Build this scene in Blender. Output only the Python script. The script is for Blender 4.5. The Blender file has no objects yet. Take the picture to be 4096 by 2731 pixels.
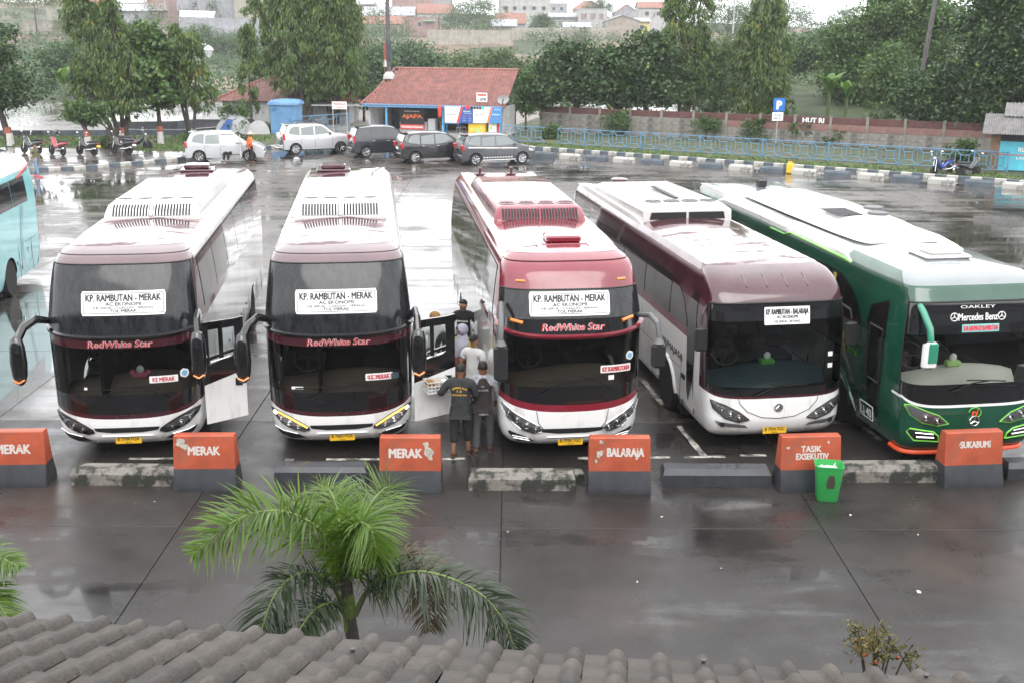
import bpy, bmesh, math, random
import numpy as np
from mathutils import Vector, Matrix
random.seed(7)
rng = np.random.default_rng(7)
sc = bpy.context.scene
COL = sc.collection
R = math.radians
PI = math.pi

# ------------------------------------------------------------------ camera
CAM_H = 7.2
cd = bpy.data.cameras.new('camera')
cam = bpy.data.objects.new('camera', cd); COL.objects.link(cam)
cd.sensor_width = 36.0; cd.lens = 39.73; cd.clip_start = 0.2; cd.clip_end = 3000
cam.matrix_world = Matrix.Translation((0, 0, CAM_H)) @ Matrix.Rotation(R(90 - 15.57), 4, 'X') @ Matrix.Rotation(R(0.214), 4, 'Z')
sc.camera = cam

# ------------------------------------------------------------------ world: bright, even overcast
SUN_EL, SUN_AZ = R(44), R(168)
w = bpy.data.worlds.new('World'); sc.world = w; w.use_nodes = True
nt = w.node_tree; nt.nodes.clear()
out = nt.nodes.new('ShaderNodeOutputWorld'); bg = nt.nodes.new('ShaderNodeBackground')
sky = nt.nodes.new('ShaderNodeTexSky'); sky.sky_type = 'NISHITA'; sky.sun_disc = False
sky.sun_elevation = SUN_EL; sky.sun_rotation = SUN_AZ; sky.dust_density = 4.0; sky.air_density = 1.0
hs = nt.nodes.new('ShaderNodeHueSaturation'); hs.inputs['Saturation'].default_value = 0.25
mx = nt.nodes.new('ShaderNodeMix'); mx.data_type = 'RGBA'; mx.inputs[0].default_value = 0.82
mx.inputs[7].default_value = (26.5, 26.8, 27.4, 1)          # the cloud deck
nt.links.new(sky.outputs[0], hs.inputs['Color']); nt.links.new(hs.outputs[0], mx.inputs[6])
nt.links.new(mx.outputs[2], bg.inputs[0]); nt.links.new(bg.outputs[0], out.inputs[0])
bg.inputs[1].default_value = 0.1
sl = bpy.data.lights.new('sun', 'SUN'); sl.energy = 1.2; sl.angle = R(40); sl.color = (1, .97, .92)
so = bpy.data.objects.new('sun', sl); COL.objects.link(so)
# the light comes from high behind the clouds at the viewer's back
so.rotation_euler = Vector((math.sin(SUN_AZ) * math.cos(SUN_EL), math.cos(SUN_AZ) * math.cos(SUN_EL), math.sin(SUN_EL))).to_track_quat('Z', 'Y').to_euler()
vs = sc.view_settings; sc.display_settings.display_device = 'sRGB'
vs.view_transform = 'Standard'; vs.look = 'None'; vs.exposure = 0.2; vs.gamma = 1; vs.use_curve_mapping = False
sc.cycles.use_denoising = True
sc.cycles.max_bounces = 8; sc.cycles.transparent_max_bounces = 12; sc.cycles.volume_bounces = 1
sc.cycles.caustics_reflective = False; sc.cycles.caustics_refractive = False
sc.cycles.sample_clamp_indirect = 4

# ------------------------------------------------------------------ materials
M = {}
def _new(name):
    m = bpy.data.materials.new(name); m.use_nodes = True
    return m, m.node_tree, m.node_tree.nodes['Principled BSDF']
def mat(name, col, rough=.5, metal=0, coat=0, var=0, vscale=3, bump=0, bscale=30, coatvar=0, objvar=0, stretch=None, alpha=1, emit=None, est=0, grime=None, spec=None):
    """principled paint with optional noise variation, bump and grime streaks"""
    m, t, b = _new(name)
    b.inputs['Base Color'].default_value = (*col, 1); b.inputs['Roughness'].default_value = rough; b.inputs['Metallic'].default_value = metal
    if spec is not None: b.inputs['Specular IOR Level'].default_value = spec
    if coat: b.inputs['Coat Weight'].default_value = coat; b.inputs['Coat Roughness'].default_value = .04
    if emit: b.inputs['Emission Color'].default_value = (*emit, 1); b.inputs['Emission Strength'].default_value = est
    if var or bump or grime or coatvar:
        g = t.nodes.new('ShaderNodeTexCoord'); src = g.outputs['Object']
        if stretch:
            mp = t.nodes.new('ShaderNodeMapping'); mp.inputs['Scale'].default_value = stretch
            t.links.new(src, mp.inputs[0]); src = mp.outputs[0]
    colsock = None
    if var:
        n = t.nodes.new('ShaderNodeTexNoise'); n.inputs['Scale'].default_value = vscale; n.inputs['Detail'].default_value = 6
        t.links.new(src, n.inputs[0])
        r = t.nodes.new('ShaderNodeMapRange'); r.inputs[1].default_value = .3; r.inputs[2].default_value = .7
        r.inputs[3].default_value = 1 - var; r.inputs[4].default_value = 1 + var
        t.links.new(n.outputs[0], r.inputs[0])
        x = t.nodes.new('ShaderNodeMix'); x.data_type = 'RGBA'; x.blend_type = 'MULTIPLY'; x.inputs[0].default_value = 1
        x.inputs[6].default_value = (*col, 1); t.links.new(r.outputs[0], x.inputs[7]); colsock = x.outputs[2]
    if grime:
        gc, gs, lo, hi = grime
        n = t.nodes.new('ShaderNodeTexNoise'); n.inputs['Scale'].default_value = gs; n.inputs['Detail'].default_value = 8; n.inputs['Roughness'].default_value = .65
        t.links.new(src, n.inputs[0])
        r = t.nodes.new('ShaderNodeMapRange'); r.inputs[1].default_value = lo; r.inputs[2].default_value = hi
        t.links.new(n.outputs[0], r.inputs[0])
        x = t.nodes.new('ShaderNodeMix'); x.data_type = 'RGBA'; t.links.new(r.outputs[0], x.inputs[0])
        if colsock: t.links.new(colsock, x.inputs[6])
        else: x.inputs[6].default_value = (*col, 1)
        x.inputs[7].default_value = (*gc, 1); colsock = x.outputs[2]
    if objvar:
        oi = t.nodes.new('ShaderNodeObjectInfo'); r = t.nodes.new('ShaderNodeMapRange'); r.inputs[3].default_value = 1 - objvar; r.inputs[4].default_value = 1 + objvar
        t.links.new(oi.outputs['Random'], r.inputs[0]); x = t.nodes.new('ShaderNodeMix'); x.data_type = 'RGBA'; x.blend_type = 'MULTIPLY'; x.inputs[0].default_value = 1
        if colsock: t.links.new(colsock, x.inputs[6])
        else: x.inputs[6].default_value = (*col, 1)
        t.links.new(r.outputs[0], x.inputs[7]); colsock = x.outputs[2]
    if colsock: t.links.new(colsock, b.inputs['Base Color'])
    if coatvar:
        n = t.nodes.new('ShaderNodeTexNoise'); n.inputs['Scale'].default_value = 1.3; n.inputs['Detail'].default_value = 7; n.inputs['Roughness'].default_value = .62
        t.links.new(src, n.inputs[0])
        for sock, lo, hi in (('Coat Weight', 1 - coatvar, 1), ('Roughness', min(1, rough + .35 * coatvar), rough)):
            r = t.nodes.new('ShaderNodeMapRange'); r.inputs[1].default_value = .36 if coatvar < .8 else .40; r.inputs[2].default_value = .52 if coatvar < .8 else .46; r.inputs[3].default_value = lo; r.inputs[4].default_value = hi
            t.links.new(n.outputs[0], r.inputs[0]); t.links.new(r.outputs[0], b.inputs[sock])
    if bump:
        n = t.nodes.new('ShaderNodeTexNoise'); n.inputs['Scale'].default_value = bscale; n.inputs['Detail'].default_value = 8
        t.links.new(src, n.inputs[0]); bp = t.nodes.new('ShaderNodeBump'); bp.inputs['Strength'].default_value = bump; bp.inputs['Distance'].default_value = .02
        t.links.new(n.outputs[0], bp.inputs['Height']); t.links.new(bp.outputs[0], b.inputs['Normal'])
    M[name] = m
    return m
def glass_mat(name, tint, rough=.02, ior=1.5, extra=0.0):
    """thin window pane: tinted see-through with a mirror reflection by angle"""
    m, t, b = _new(name); t.nodes.remove(b)
    o = t.nodes['Material Output']; tr = t.nodes.new('ShaderNodeBsdfTransparent'); gl = t.nodes.new('ShaderNodeBsdfGlossy')
    tr.inputs[0].default_value = (*tint, 1); gl.inputs['Roughness'].default_value = rough
    f = t.nodes.new('ShaderNodeFresnel'); f.inputs[0].default_value = ior
    a = t.nodes.new('ShaderNodeMath'); a.operation = 'ADD'; a.inputs[1].default_value = extra; a.use_clamp = True
    ms = t.nodes.new('ShaderNodeMixShader'); t.links.new(f.outputs[0], a.inputs[0]); t.links.new(a.outputs[0], ms.inputs[0])
    t.links.new(tr.outputs[0], ms.inputs[1]); t.links.new(gl.outputs[0], ms.inputs[2]); t.links.new(ms.outputs[0], o.inputs[0])
    M[name] = m
    return m
def leaf_mat(name, c0, c1, c2=None, rough=.45, trans=.25, nscale=.5):
    """foliage: hue differs from leaf to leaf and from bough to bough"""
    m, t, b = _new(name)
    g = t.nodes.new('ShaderNodeNewGeometry'); tc = t.nodes.new('ShaderNodeTexCoord')
    n = t.nodes.new('ShaderNodeTexNoise'); n.inputs['Scale'].default_value = nscale; n.inputs['Detail'].default_value = 3
    t.links.new(tc.outputs['Object'], n.inputs[0])
    s = t.nodes.new('ShaderNodeMath'); s.operation = 'MULTIPLY_ADD'; s.inputs[1].default_value = .45
    t.links.new(g.outputs['Random Per Island'], s.inputs[0])
    r = t.nodes.new('ShaderNodeMapRange'); r.inputs[1].default_value = .3; r.inputs[2].default_value = .7; r.inputs[3].default_value = 0; r.inputs[4].default_value = .6
    t.links.new(n.outputs[0], r.inputs[0]); t.links.new(r.outputs[0], s.inputs[2])
    cr = t.nodes.new('ShaderNodeValToRGB'); e = cr.color_ramp.elements
    e[0].position = .1; e[0].color = (*c0, 1); e[1].position = .85; e[1].color = (*c1, 1)
    if c2: k = e.new(.97); k.color = (*c2, 1)
    t.links.new(s.outputs[0], cr.inputs[0]); t.links.new(cr.outputs[0], b.inputs['Base Color'])
    b.inputs['Roughness'].default_value = rough
    tb = t.nodes.new('ShaderNodeBsdfTranslucent'); t.links.new(cr.outputs[0], tb.inputs[0])
    ms = t.nodes.new('ShaderNodeMixShader'); ms.inputs[0].default_value = trans
    t.links.new(b.outputs[0], ms.inputs[1]); t.links.new(tb.outputs[0], ms.inputs[2]); t.links.new(ms.outputs[0], t.nodes['Material Output'].inputs[0])
    M[name] = m
    return m

# ------------------------------------------------------------------ mesh builder
class MB:
    def __init__(s): s.v = []; s.f = []; s.mi = []; s.m = 0
    def add(s, vs, fs):
        o = len(s.v); s.v.extend([tuple(p) for p in vs]); s.f.extend([tuple(i + o for i in f) for f in fs]); s.mi.extend([s.m] * len(fs))
        return s
    def box(s, c, d, rz=0, rx=0, ry=0, taper=(1, 1), bev=0):
        """box of centre c and size d; taper scales the top in x, y"""
        hx, hy, hz = d[0] / 2, d[1] / 2, d[2] / 2
        if bev:
            return s.rbox(c, d, bev, rz, rx, ry)
        P = [(-hx, -hy, -hz), (hx, -hy, -hz), (hx, hy, -hz), (-hx, hy, -hz)] + [(x * taper[0], y * taper[1], hz) for x, y in ((-hx, -hy), (hx, -hy), (hx, hy), (-hx, hy))]
        if rz or rx or ry:
            mt = Matrix.Rotation(rz, 3, 'Z') @ Matrix.Rotation(rx, 3, 'X') @ Matrix.Rotation(ry, 3, 'Y'); P = [mt @ Vector(p) for p in P]
        return s.add([(p[0] + c[0], p[1] + c[1], p[2] + c[2]) for p in P], [(3, 2, 1, 0), (4, 5, 6, 7), (0, 1, 5, 4), (1, 2, 6, 5), (2, 3, 7, 6), (3, 0, 4, 7)])
    def rbox(s, c, d, b, rz=0, rx=0, ry=0):
        hx, hy, hz = d[0] / 2, d[1] / 2, d[2] / 2
        mt = Matrix.Rotation(rz, 3, 'Z') @ Matrix.Rotation(rx, 3, 'X') @ Matrix.Rotation(ry, 3, 'Y')
        L = []
        for z, k in ((-hz, b), (-hz + b, 0), (hz - b, 0), (hz, b)):
            x, y = hx - k, hy - k
            L.append([(x - b, -y, z), (x, -y + b, z), (x, y - b, z), (x - b, y, z), (-x + b, y, z), (-x, y - b, z), (-x, -y + b, z), (-x + b, -y, z)])
        return s.loft([[mt @ Vector(p) + Vector(c) for p in r] for r in L], caps=True)
    def loft(s, rings, closed=True, caps=False):
        n = len(rings[0]); V = [p for r in rings for p in r]; F = []
        for i in range(len(rings) - 1):
            for j in range(n if closed else n - 1):
                k = (j + 1) % n; F.append((i * n + j, i * n + k, (i + 1) * n + k, (i + 1) * n + j))
        if caps: F.append(tuple(range(n - 1, -1, -1))); F.append(tuple((len(rings) - 1) * n + j for j in range(n)))
        return s.add(V, F)
    def tube(s, pts, r, n=8, caps=True, flat=1):
        """round bar along points; r a number or one radius per point; flat squeezes it sideways"""
        pts = [Vector(p) for p in pts]; rs = r if hasattr(r, '__len__') else [r] * len(pts); rings = []; up = None
        for i, p in enumerate(pts):
            d = (pts[min(i + 1, len(pts) - 1)] - pts[max(i - 1, 0)]).normalized()
            if up is None: up = Vector((0, 0, 1)) if abs(d.z) < .9 else Vector((0, 1, 0))
            x = d.cross(up).normalized(); y = x.cross(d).normalized(); up = y
            rings.append([p + (x * math.cos(a) * flat + y * math.sin(a)) * rs[i] for a in [2 * PI * k / n for k in range(n)]])
        return s.loft(rings, caps=caps)
    def cyl(s, c, r, h, axis='Z', n=20, r2=None, caps=True):
        r2 = r if r2 is None else r2
        A = {'Z': lambda a, q, t: (q * math.cos(a), q * math.sin(a), t), 'X': lambda a, q, t: (t, q * math.cos(a), q * math.sin(a)), 'Y': lambda a, q, t: (q * math.sin(a), t, q * math.cos(a))}[axis]
        rings = [[Vector(A(2 * PI * k / n, q, t)) + Vector(c) for k in range(n)] for q, t in ((r, -h / 2), (r2, h / 2))]
        return s.loft(rings, caps=caps)
    def lathe(s, c, prof, axis='Z', n=20):
        """prof: (radius, height) pairs turned about the axis through c"""
        A = {'Z': lambda a, q, t: (q * math.cos(a), q * math.sin(a), t), 'X': lambda a, q, t: (t, q * math.cos(a), q * math.sin(a)), 'Y': lambda a, q, t: (q * math.sin(a), t, q * math.cos(a))}[axis]
        return s.loft([[Vector(A(2 * PI * k / n, max(q, 1e-4), t)) + Vector(c) for k in range(n)] for q, t in prof], caps=True)
    def ball(s, c, r, n=12, m=8):
        r = r if hasattr(r, '__len__') else (r, r, r)
        return s.loft([[(c[0] + r[0] * math.sin(max(t, .01)) * math.cos(a), c[1] + r[1] * math.sin(max(t, .01)) * math.sin(a), c[2] - r[2] * math.cos(t)) for a in [2 * PI * k / n for k in range(n)]] for t in [min(PI * i / m, PI - .01) for i in range(m + 1)]], caps=True)
    def grid(s, P):
        """P: rows of equal length"""
        n = len(P[0]); return s.add([p for r in P for p in r], [(i * n + j, i * n + j + 1, (i + 1) * n + j + 1, (i + 1) * n + j) for i in range(len(P) - 1) for j in range(n - 1)])
    def prism(s, poly, mapf, t0, t1):
        """polygon (2-D) extruded from t0 to t1; mapf(u, v, t) -> point"""
        n = len(poly); V = [mapf(u, v, t) for t in (t0, t1) for u, v in poly]
        return s.add(V, [tuple(range(n - 1, -1, -1)), tuple(range(n, 2 * n))] + [(j, (j + 1) % n, n + (j + 1) % n, n + j) for j in range(n)])
    def mesh(s, name, mats, smooth=None):
        me = bpy.data.meshes.new(name); me.from_pydata(s.v, [], s.f)
        for q in (mats if isinstance(mats, (list, tuple)) else [mats]): me.materials.append(M[q] if isinstance(q, str) else q)
        if len(me.materials) > 1: me.polygons.foreach_set('material_index', s.mi)
        if smooth:
            me.polygons.foreach_set('use_smooth', [True] * len(me.polygons)); me.set_sharp_from_angle(angle=R(smooth))
        me.update(); return me
    def build(s, name, mats, parent=None, loc=None, rz=0, smooth=35, label=None, kind=None):
        o = bpy.data.objects.new(name, s.mesh(name, mats, smooth)); COL.objects.link(o)
        if parent: o.parent = parent
        if loc: o.location = loc
        if rz: o.rotation_euler = (0, 0, rz)
        if label: o['label'] = label
        if kind: o['kind'] = kind
        return o
def islands(mb):
    par = list(range(len(mb.v)))
    def fd(i):
        while par[i] != i: par[i] = par[par[i]]; i = par[i]
        return i
    for f in mb.f:
        a = fd(f[0])
        for k in f[1:]: par[fd(k)] = a
    g = {}
    for f, m in zip(mb.f, mb.mi): g.setdefault(fd(f[0]), []).append((f, m))
    out_ = []
    for fs in g.values():
        ids = sorted({i for f, _ in fs for i in f}); mp = {i: k for k, i in enumerate(ids)}
        q = MB(); q.v = [mb.v[i] for i in ids]; q.f = [tuple(mp[i] for i in f) for f, _ in fs]; q.mi = [m for _, m in fs]; out_.append(q)
    return out_
def build_each(mb, name, mats, parent=None, **kw):
    """every loose piece of mb becomes an object of its own"""
    return [q.build(name, mats, parent, **kw) for q in islands(mb)]
def place(me, name, parent=None, loc=(0, 0, 0), rot=(0, 0, 0), scale=None):
    o = bpy.data.objects.new(name, me); COL.objects.link(o); o.parent = parent; o.location = loc; o.rotation_euler = rot
    if scale: o.scale = scale
    return o
def tag(o, label, cat, group=None):
    o['label'] = label; o['category'] = cat
    if group: o['group'] = group
    return o
def thing(name, label, cat, loc=(0, 0, 0), rz=0, group=None):
    o = bpy.data.objects.new(name, None); COL.objects.link(o); o.location = loc; o.rotation_euler = (0, 0, rz); o.empty_display_size = .2
    return tag(o, label, cat, group)
def kids(o): return [c for c in bpy.data.objects if c.parent == o]
_KIDS = {}
def copy_tree(o, parent=None, label=None):
    c = o.copy(); COL.objects.link(c)
    if parent: c.parent = parent
    if label: c['label'] = label
    for ch in kids(o): copy_tree(ch, c)
    return c
def lerp(a, b, t): return a + (b - a) * t
_txt = {}
def text_geo(s, h, bold=0.0, shear=0.0, space=1.0, width=1.0, align='CENTER'):
    """flat lettering as vertices and faces, cap height h, centred on 0"""
    key = (s, shear, space, align)
    if key not in _txt:
        cu = bpy.data.curves.new('lettering', 'FONT'); cu.body = s; cu.size = 1; cu.shear = shear; cu.space_character = space; cu.resolution_u = 3; cu.align_x = 'LEFT'
        o = bpy.data.objects.new('lettering', cu); COL.objects.link(o)
        me = o.to_mesh(); V = np.array([tuple(v.co) for v in me.vertices]); F = [tuple(p.vertices) for p in me.polygons]; o.to_mesh_clear()
        bpy.data.objects.remove(o); bpy.data.curves.remove(cu)
        if align == 'CENTER': V[:, 0] -= (V[:, 0].min() + V[:, 0].max()) / 2
        else: V[:, 0] -= V[:, 0].min()
        _txt[key] = (V, F)
    V, F = _txt[key]; k = h / .72
    return V[:, :2] * np.array([k * width, k]) - np.array([0, h / 2]), F
def text_on(mb, mapf, s, h, w=None, **kw):
    """write s through mapf(u, v) -> point; w forces the overall width"""
    V, F = text_geo(s, h, **kw); V = V.copy(); b = kw.get('bold', 0) * h / .72
    if w: V[:, 0] *= (w - 2 * b) / (V[:, 0].max() - V[:, 0].min())
    c = Vector(mapf(0, 0)); n = (Vector(mapf(.01, 0)) - c).cross(Vector(mapf(0, .01)) - c); n = n.normalized() if n.length > 0 else Vector((0, 0, 0))
    for k, (du, dv) in enumerate(((0, 0), (-b, 0), (b, 0), (0, b * .7), (0, -b * .7)) if b > 0 else ((0, 0),)):      # heavier strokes: the letter laid again, a hair apart
        mb.add([Vector(mapf(u + du, v + dv)) + n * (.0004 * k) for u, v in V], F)
    return mb
# ------------------------------------------------------------------ ground
def wet_ground(name, dry, puddle_lo, puddle_hi, rough_dry):
    m, t, b = _new(name); L = t.links.new
    g = t.nodes.new('ShaderNodeNewGeometry')
    def noise(scale, detail=5, rough=.55, stretch=None):
        n = t.nodes.new('ShaderNodeTexNoise'); n.inputs['Scale'].default_value = scale; n.inputs['Detail'].default_value = detail; n.inputs['Roughness'].default_value = rough
        if stretch:
            mp = t.nodes.new('ShaderNodeMapping'); mp.inputs['Scale'].default_value = stretch; mp.inputs['Rotation'].default_value = (0, 0, .25); L(g.outputs['Position'], mp.inputs[0]); L(mp.outputs[0], n.inputs[0])
        else: L(g.outputs['Position'], n.inputs[0])
        return n.outputs[0]
    def rng_(src, a, b_, c, d):
        r = t.nodes.new('ShaderNodeMapRange'); r.inputs[1].default_value = a; r.inputs[2].default_value = b_; r.inputs[3].default_value = c; r.inputs[4].default_value = d; L(src, r.inputs[0]); return r.outputs[0]
    def mix(f, a, b_):
        x = t.nodes.new('ShaderNodeMix'); x.data_type = 'RGBA'
        L(f, x.inputs[0])
        for s, i in ((a, 6), (b_, 7)):
            if isinstance(s, tuple): x.inputs[i].default_value = (*s, 1)
            else: L(s, x.inputs[i])
        return x.outputs[2]
    pa = t.nodes.new('ShaderNodeMath'); pa.operation = 'MULTIPLY_ADD'; pa.inputs[1].default_value = .35; L(noise(.75, 7, .62, (.35, 1.6, 1)), pa.inputs[0]); pz = t.nodes.new('ShaderNodeMath'); pz.operation = 'MULTIPLY'; pz.inputs[1].default_value = .65; L(noise(.16, 6, .6, (1, .55, 1)), pz.inputs[0]); L(pz.outputs[0], pa.inputs[2])
    pud = rng_(pa.outputs[0], puddle_lo, puddle_hi, 0, 1)
    stain = rng_(noise(.35, 6, .65), .42, .66, 0, 1)
    fine = rng_(noise(26, 6, .8), .3, .7, .60, 1.38)
    c1 = mix(stain, dry, tuple(x * .42 for x in (dry[0] * 1.05, dry[1] * .95, dry[2] * .88)))
    x = t.nodes.new('ShaderNodeMix'); x.data_type = 'RGBA'; x.blend_type = 'MULTIPLY'; x.inputs[0].default_value = 1; L(c1, x.inputs[6]); L(fine, x.inputs[7])
    rust = rng_(noise(.22, 4, .6), .55, .68, 0, .45)
    c2 = mix(rust, x.outputs[2], (.072, .050, .040))
    c3 = mix(pud, c2, tuple(v * .42 for v in dry))
    oi = t.nodes.new('ShaderNodeObjectInfo'); ov = rng_(oi.outputs['Random'], 0, 1, .86, 1.14); y2 = t.nodes.new('ShaderNodeMix'); y2.data_type = 'RGBA'; y2.blend_type = 'MULTIPLY'; y2.inputs[0].default_value = 1; L(c3, y2.inputs[6]); L(ov, y2.inputs[7])
    L(y2.outputs[2], b.inputs['Base Color'])
    rd = rng_(noise(1.6, 5, .6), .35, .65, rough_dry * .75, rough_dry * 1.2)
    rr = t.nodes.new('ShaderNodeMix'); rr.data_type = 'FLOAT'; L(pud, rr.inputs[0]); L(rd, rr.inputs[2]); rr.inputs[3].default_value = .035
    L(rr.outputs[0], b.inputs['Roughness']); b.inputs['IOR'].default_value = 1.4
    cw = rng_(pud, 0, 1, .0, 1.0); L(cw, b.inputs['Coat Weight']); b.inputs['Coat Roughness'].default_value = .05; b.inputs['Coat IOR'].default_value = 1.34
    h = t.nodes.new('ShaderNodeMix'); h.data_type = 'FLOAT'; L(pud, h.inputs[0]); L(noise(38, 6, .7), h.inputs[2]); L(noise(1.1, 2, .5), h.inputs[3])
    bp = t.nodes.new('ShaderNodeBump'); bp.inputs['Strength'].default_value = .16; bp.inputs['Distance'].default_value = .012
    L(h.outputs[0], bp.inputs['Height']); L(bp.outputs[0], b.inputs['Normal'])
    M[name] = m
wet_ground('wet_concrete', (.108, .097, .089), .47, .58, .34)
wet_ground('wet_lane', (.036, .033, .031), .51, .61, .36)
mat('joint_dirt', (.02, .019, .018), .6)
mat('soil', (.07, .055, .04), .95, var=.4, vscale=2, bump=.5)
mat('hill_soil', (.17, .125, .09), .95, var=.35, vscale=.25)
mat('hill_green', (.045, .062, .028), .95, var=.7, vscale=.25, bump=.6, bscale=2)

def slab_mesh(dx, dy, name):
    mb = MB(); g = .005; z = 0; e = .006
    x, y = dx / 2 - g, dy / 2 - g
    mb.loft([[(x, -y, -.06), (x, y, -.06), (-x, y, -.06), (-x, -y, -.06)], [(x, -y, -e), (x, y, -e), (-x, y, -e), (-x, -y, -e)],
             [(x - e, -y + e, 0), (x - e, y - e, 0), (-x + e, y - e, 0), (-x + e, -y + e, 0)]])
    mb.add([(x - e, -y + e, 0), (x - e, y - e, 0), (-x + e, y - e, 0), (-x + e, -y + e, 0)], [(0, 1, 2, 3)])
    return mb
# terrain sheet: flat round the terminal, climbing to the kampung behind
HK = 1.8       # the hillside stands well back from the terminal
def hill_z(x, y):
    if y <= 112: return -.03
    far = CAM_H + (hill_0(x / HK, y / HK) - CAM_H) * HK
    return max(-.03, far) if y > 225 else lerp(-.03, max(-.03, CAM_H + (hill_0(x / HK, 225 / HK) - CAM_H) * HK), (y - 112) / 113)
def hill_0(x, y):
    h = np.interp(y, [0, 108, 128, 150, 165, 190, 215, 260, 330, 420, 900, 2500], [-.03, -.03, 1.7, 5.0, 5.8, 7.1, 8.7, 9.6, 10.0, 10.2, 10.5, 10.5])
    k = np.interp(x, [-70, -45, -10, 20, 40, 70, 110], [1.25, 1.2, 1.0, .97, .85, .7, .6])
    return h * k if h > 0 else h
def terrain():
    ys = np.concatenate([np.arange(-40, 110, 12), np.arange(112, 420, 7), np.arange(420, 620, 20), [640, 700, 800, 1000, 1500, 2400]])
    xs = np.concatenate([[-1600, -900, -500, -320], np.arange(-240, 241, 10), [320, 500, 900, 1600]])
    P = []
    for y in ys:
        row = []
        for x in xs:
            z = hill_z(x, y)
            if z > 0: z += .35 * math.sin(x * .13 + y * .05) * min(1, (y - 112) / 30)
            row.append((x, y, z))
        P.append(row)
    mb = MB(); mb.grid(P)
    for i, f in enumerate(mb.f):
        c = np.mean([mb.v[k] for k in f], axis=0)
        mb.mi[i] = 0 if c[1] < 110 else (2 if (math.sin(c[0] * .09 + 1) + math.sin(c[1] * .11) > -.1) else 1)
    o = mb.build('terrain', ['joint_dirt', 'hill_soil', 'hill_green'], smooth=80); o['kind'] = 'structure'
    return o
terrain()
# the paved apron: concrete slabs 4.8 m by 4.7 m laid with open joints
gr = bpy.data.objects.new('ground', None); COL.objects.link(gr); gr['kind'] = 'structure'
SX, SY, X0, Y0 = 4.8, 4.68, -.15, 15.5
sm_far = slab_mesh(SX, SY, 'slab').mesh('slab', 'wet_concrete')
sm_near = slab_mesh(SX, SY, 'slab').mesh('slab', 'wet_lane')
for j in range(-3, 12):
    for i in range(-9, 9):
        x, y = X0 + (i + .5) * SX, Y0 + (j + .5) * SY
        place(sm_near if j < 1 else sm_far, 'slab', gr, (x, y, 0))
# the strip in front of the verge, and the far lot on the left beyond the kerb
mb = MB(); xa, xb = X0 - 9 * SX, X0 + 9 * SX; ya = Y0 + 12 * SY
mb.grid([[(xa, ya, -.004), (xb, ya, -.004)], [(xa, 111, -.004), (xb, 111, -.004)]])
mb.grid([[(-140, 20, -.004), (xa, 20, -.004)], [(-140, 111, -.004), (xa, 111, -.004)]])
mb.grid([[(xb, 1, -.004), (140, 1, -.004)], [(xb, 111, -.004), (140, 111, -.004)]])
o = mb.build('pavement', 'wet_concrete', smooth=None); o['kind'] = 'structure'
# ------------------------------------------------------------------ coaches
mat('maroon_paint', (.058, .012, .018), .12, coat=1, var=.12, vscale=2, coatvar=.3)
mat('maroon_roof', (.075, .016, .022), .12, coat=1, var=.2, vscale=2, coatvar=.9, stretch=(.8, 2.2, 1))
mat('maroon_dusty', (.125, .075, .082), .16, coat=1, var=.15, vscale=2, coatvar=.2)  # forehead maroon, paler and greyer: the sky's reflection put into the colour
mat('wiper_black', (.006, .006, .006), .6, spec=.2)
mat('red_paint', (.20, .014, .028), .12, coat=1, var=.1, vscale=2, coatvar=.3)
mat('white_paint', (.87, .87, .86), .3, coat=.8, grime=((.50, .47, .43), 2.4, .52, .76), stretch=(1.2, 1, .4))
mat('green_paint', (.006, .066, .036), .12, coat=1, var=.12, vscale=2, coatvar=.3)
mat('turquoise_paint', (.23, .58, .60), .3, coat=1, var=.06, vscale=2)
mat('turquoise_dark', (.10, .33, .38), .3, coat=1)
mat('black_gloss', (.006, .006, .007), .12, coat=1)
mat('black_plastic', (.022, .022, .024), .4)
mat('grey_plastic', (.12, .12, .125), .45)
mat('rubber', (.014, .014, .014), .7, bump=.2, bscale=60)
mat('chrome', (.75, .75, .76), .12, metal=1)
mat('steel_rim', (.33, .32, .30), .4, metal=.8, var=.4, vscale=9)
mat('plate_yellow', (.85, .50, .03), .4)
mat('print_white', (.86, .86, .85), .45)
mat('print_black', (.012, .012, .014), .5)
mat('print_red', (.55, .012, .03), .4)
mat('print_blue', (.03, .16, .5), .4)
mat('sticker_blue', (.22, .48, .68), .4)
mat('amber_lens', (.85, .22, .015), .15, coat=1)
mat('red_lens', (.5, .012, .015), .15, coat=1)
mat('lime_trim', (.22, .75, .06), .35, coat=.5)
mat('orange_skirt', (.85, .10, .03), .4)
mat('drl_lit', (1, .55, .1), .3, emit=(1, .50, .06), est=2.2)
mat('lamp_lit', (1, .9, .7), .3, emit=(1, .82, .55), est=1.6)
mat('sill_rubber', (.012, .012, .013), .5)
mat('interior_dark', (.018, .015, .014), .8)
mat('dash_brown', (.20, .14, .11), .6)
mat('dash_blue', (.05, .09, .11), .4, coat=.3)
mat('dash_cream', (.72, .71, .62), .6)
mat('seat_cloth', (.06, .03, .03), .9)
mat('curtain_gold', (.42, .32, .06), .9, var=.3, vscale=20)
# dusty upper front glass: wash streaks run down it
mat('dusty_glass', (.010, .011, .013), .10, grime=((.034, .036, .039), 1.0, .42, .72), stretch=(9, 9, .7))
mat('side_glass', (.012, .012, .013), .06, coat=1, var=.4, vscale=1.2)
glass_mat('windscreen', (.55, .60, .58), .02, 1.45, .0)
glass_mat('clear_pane', (.88, .92, .91), .02)
glass_mat('lamp_cover', (.85, .86, .86), .02)
mat('lamp_bowl', (.20, .20, .22), .25, metal=.7)
mat('lamp_silver', (.62, .63, .65), .25, metal=.75)
mat('tissue_pink', (.60, .12, .22), .8)
mat('tissue_white', (.82, .82, .80), .9)
mat('tissue_green', (.10, .42, .06), .7)

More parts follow.
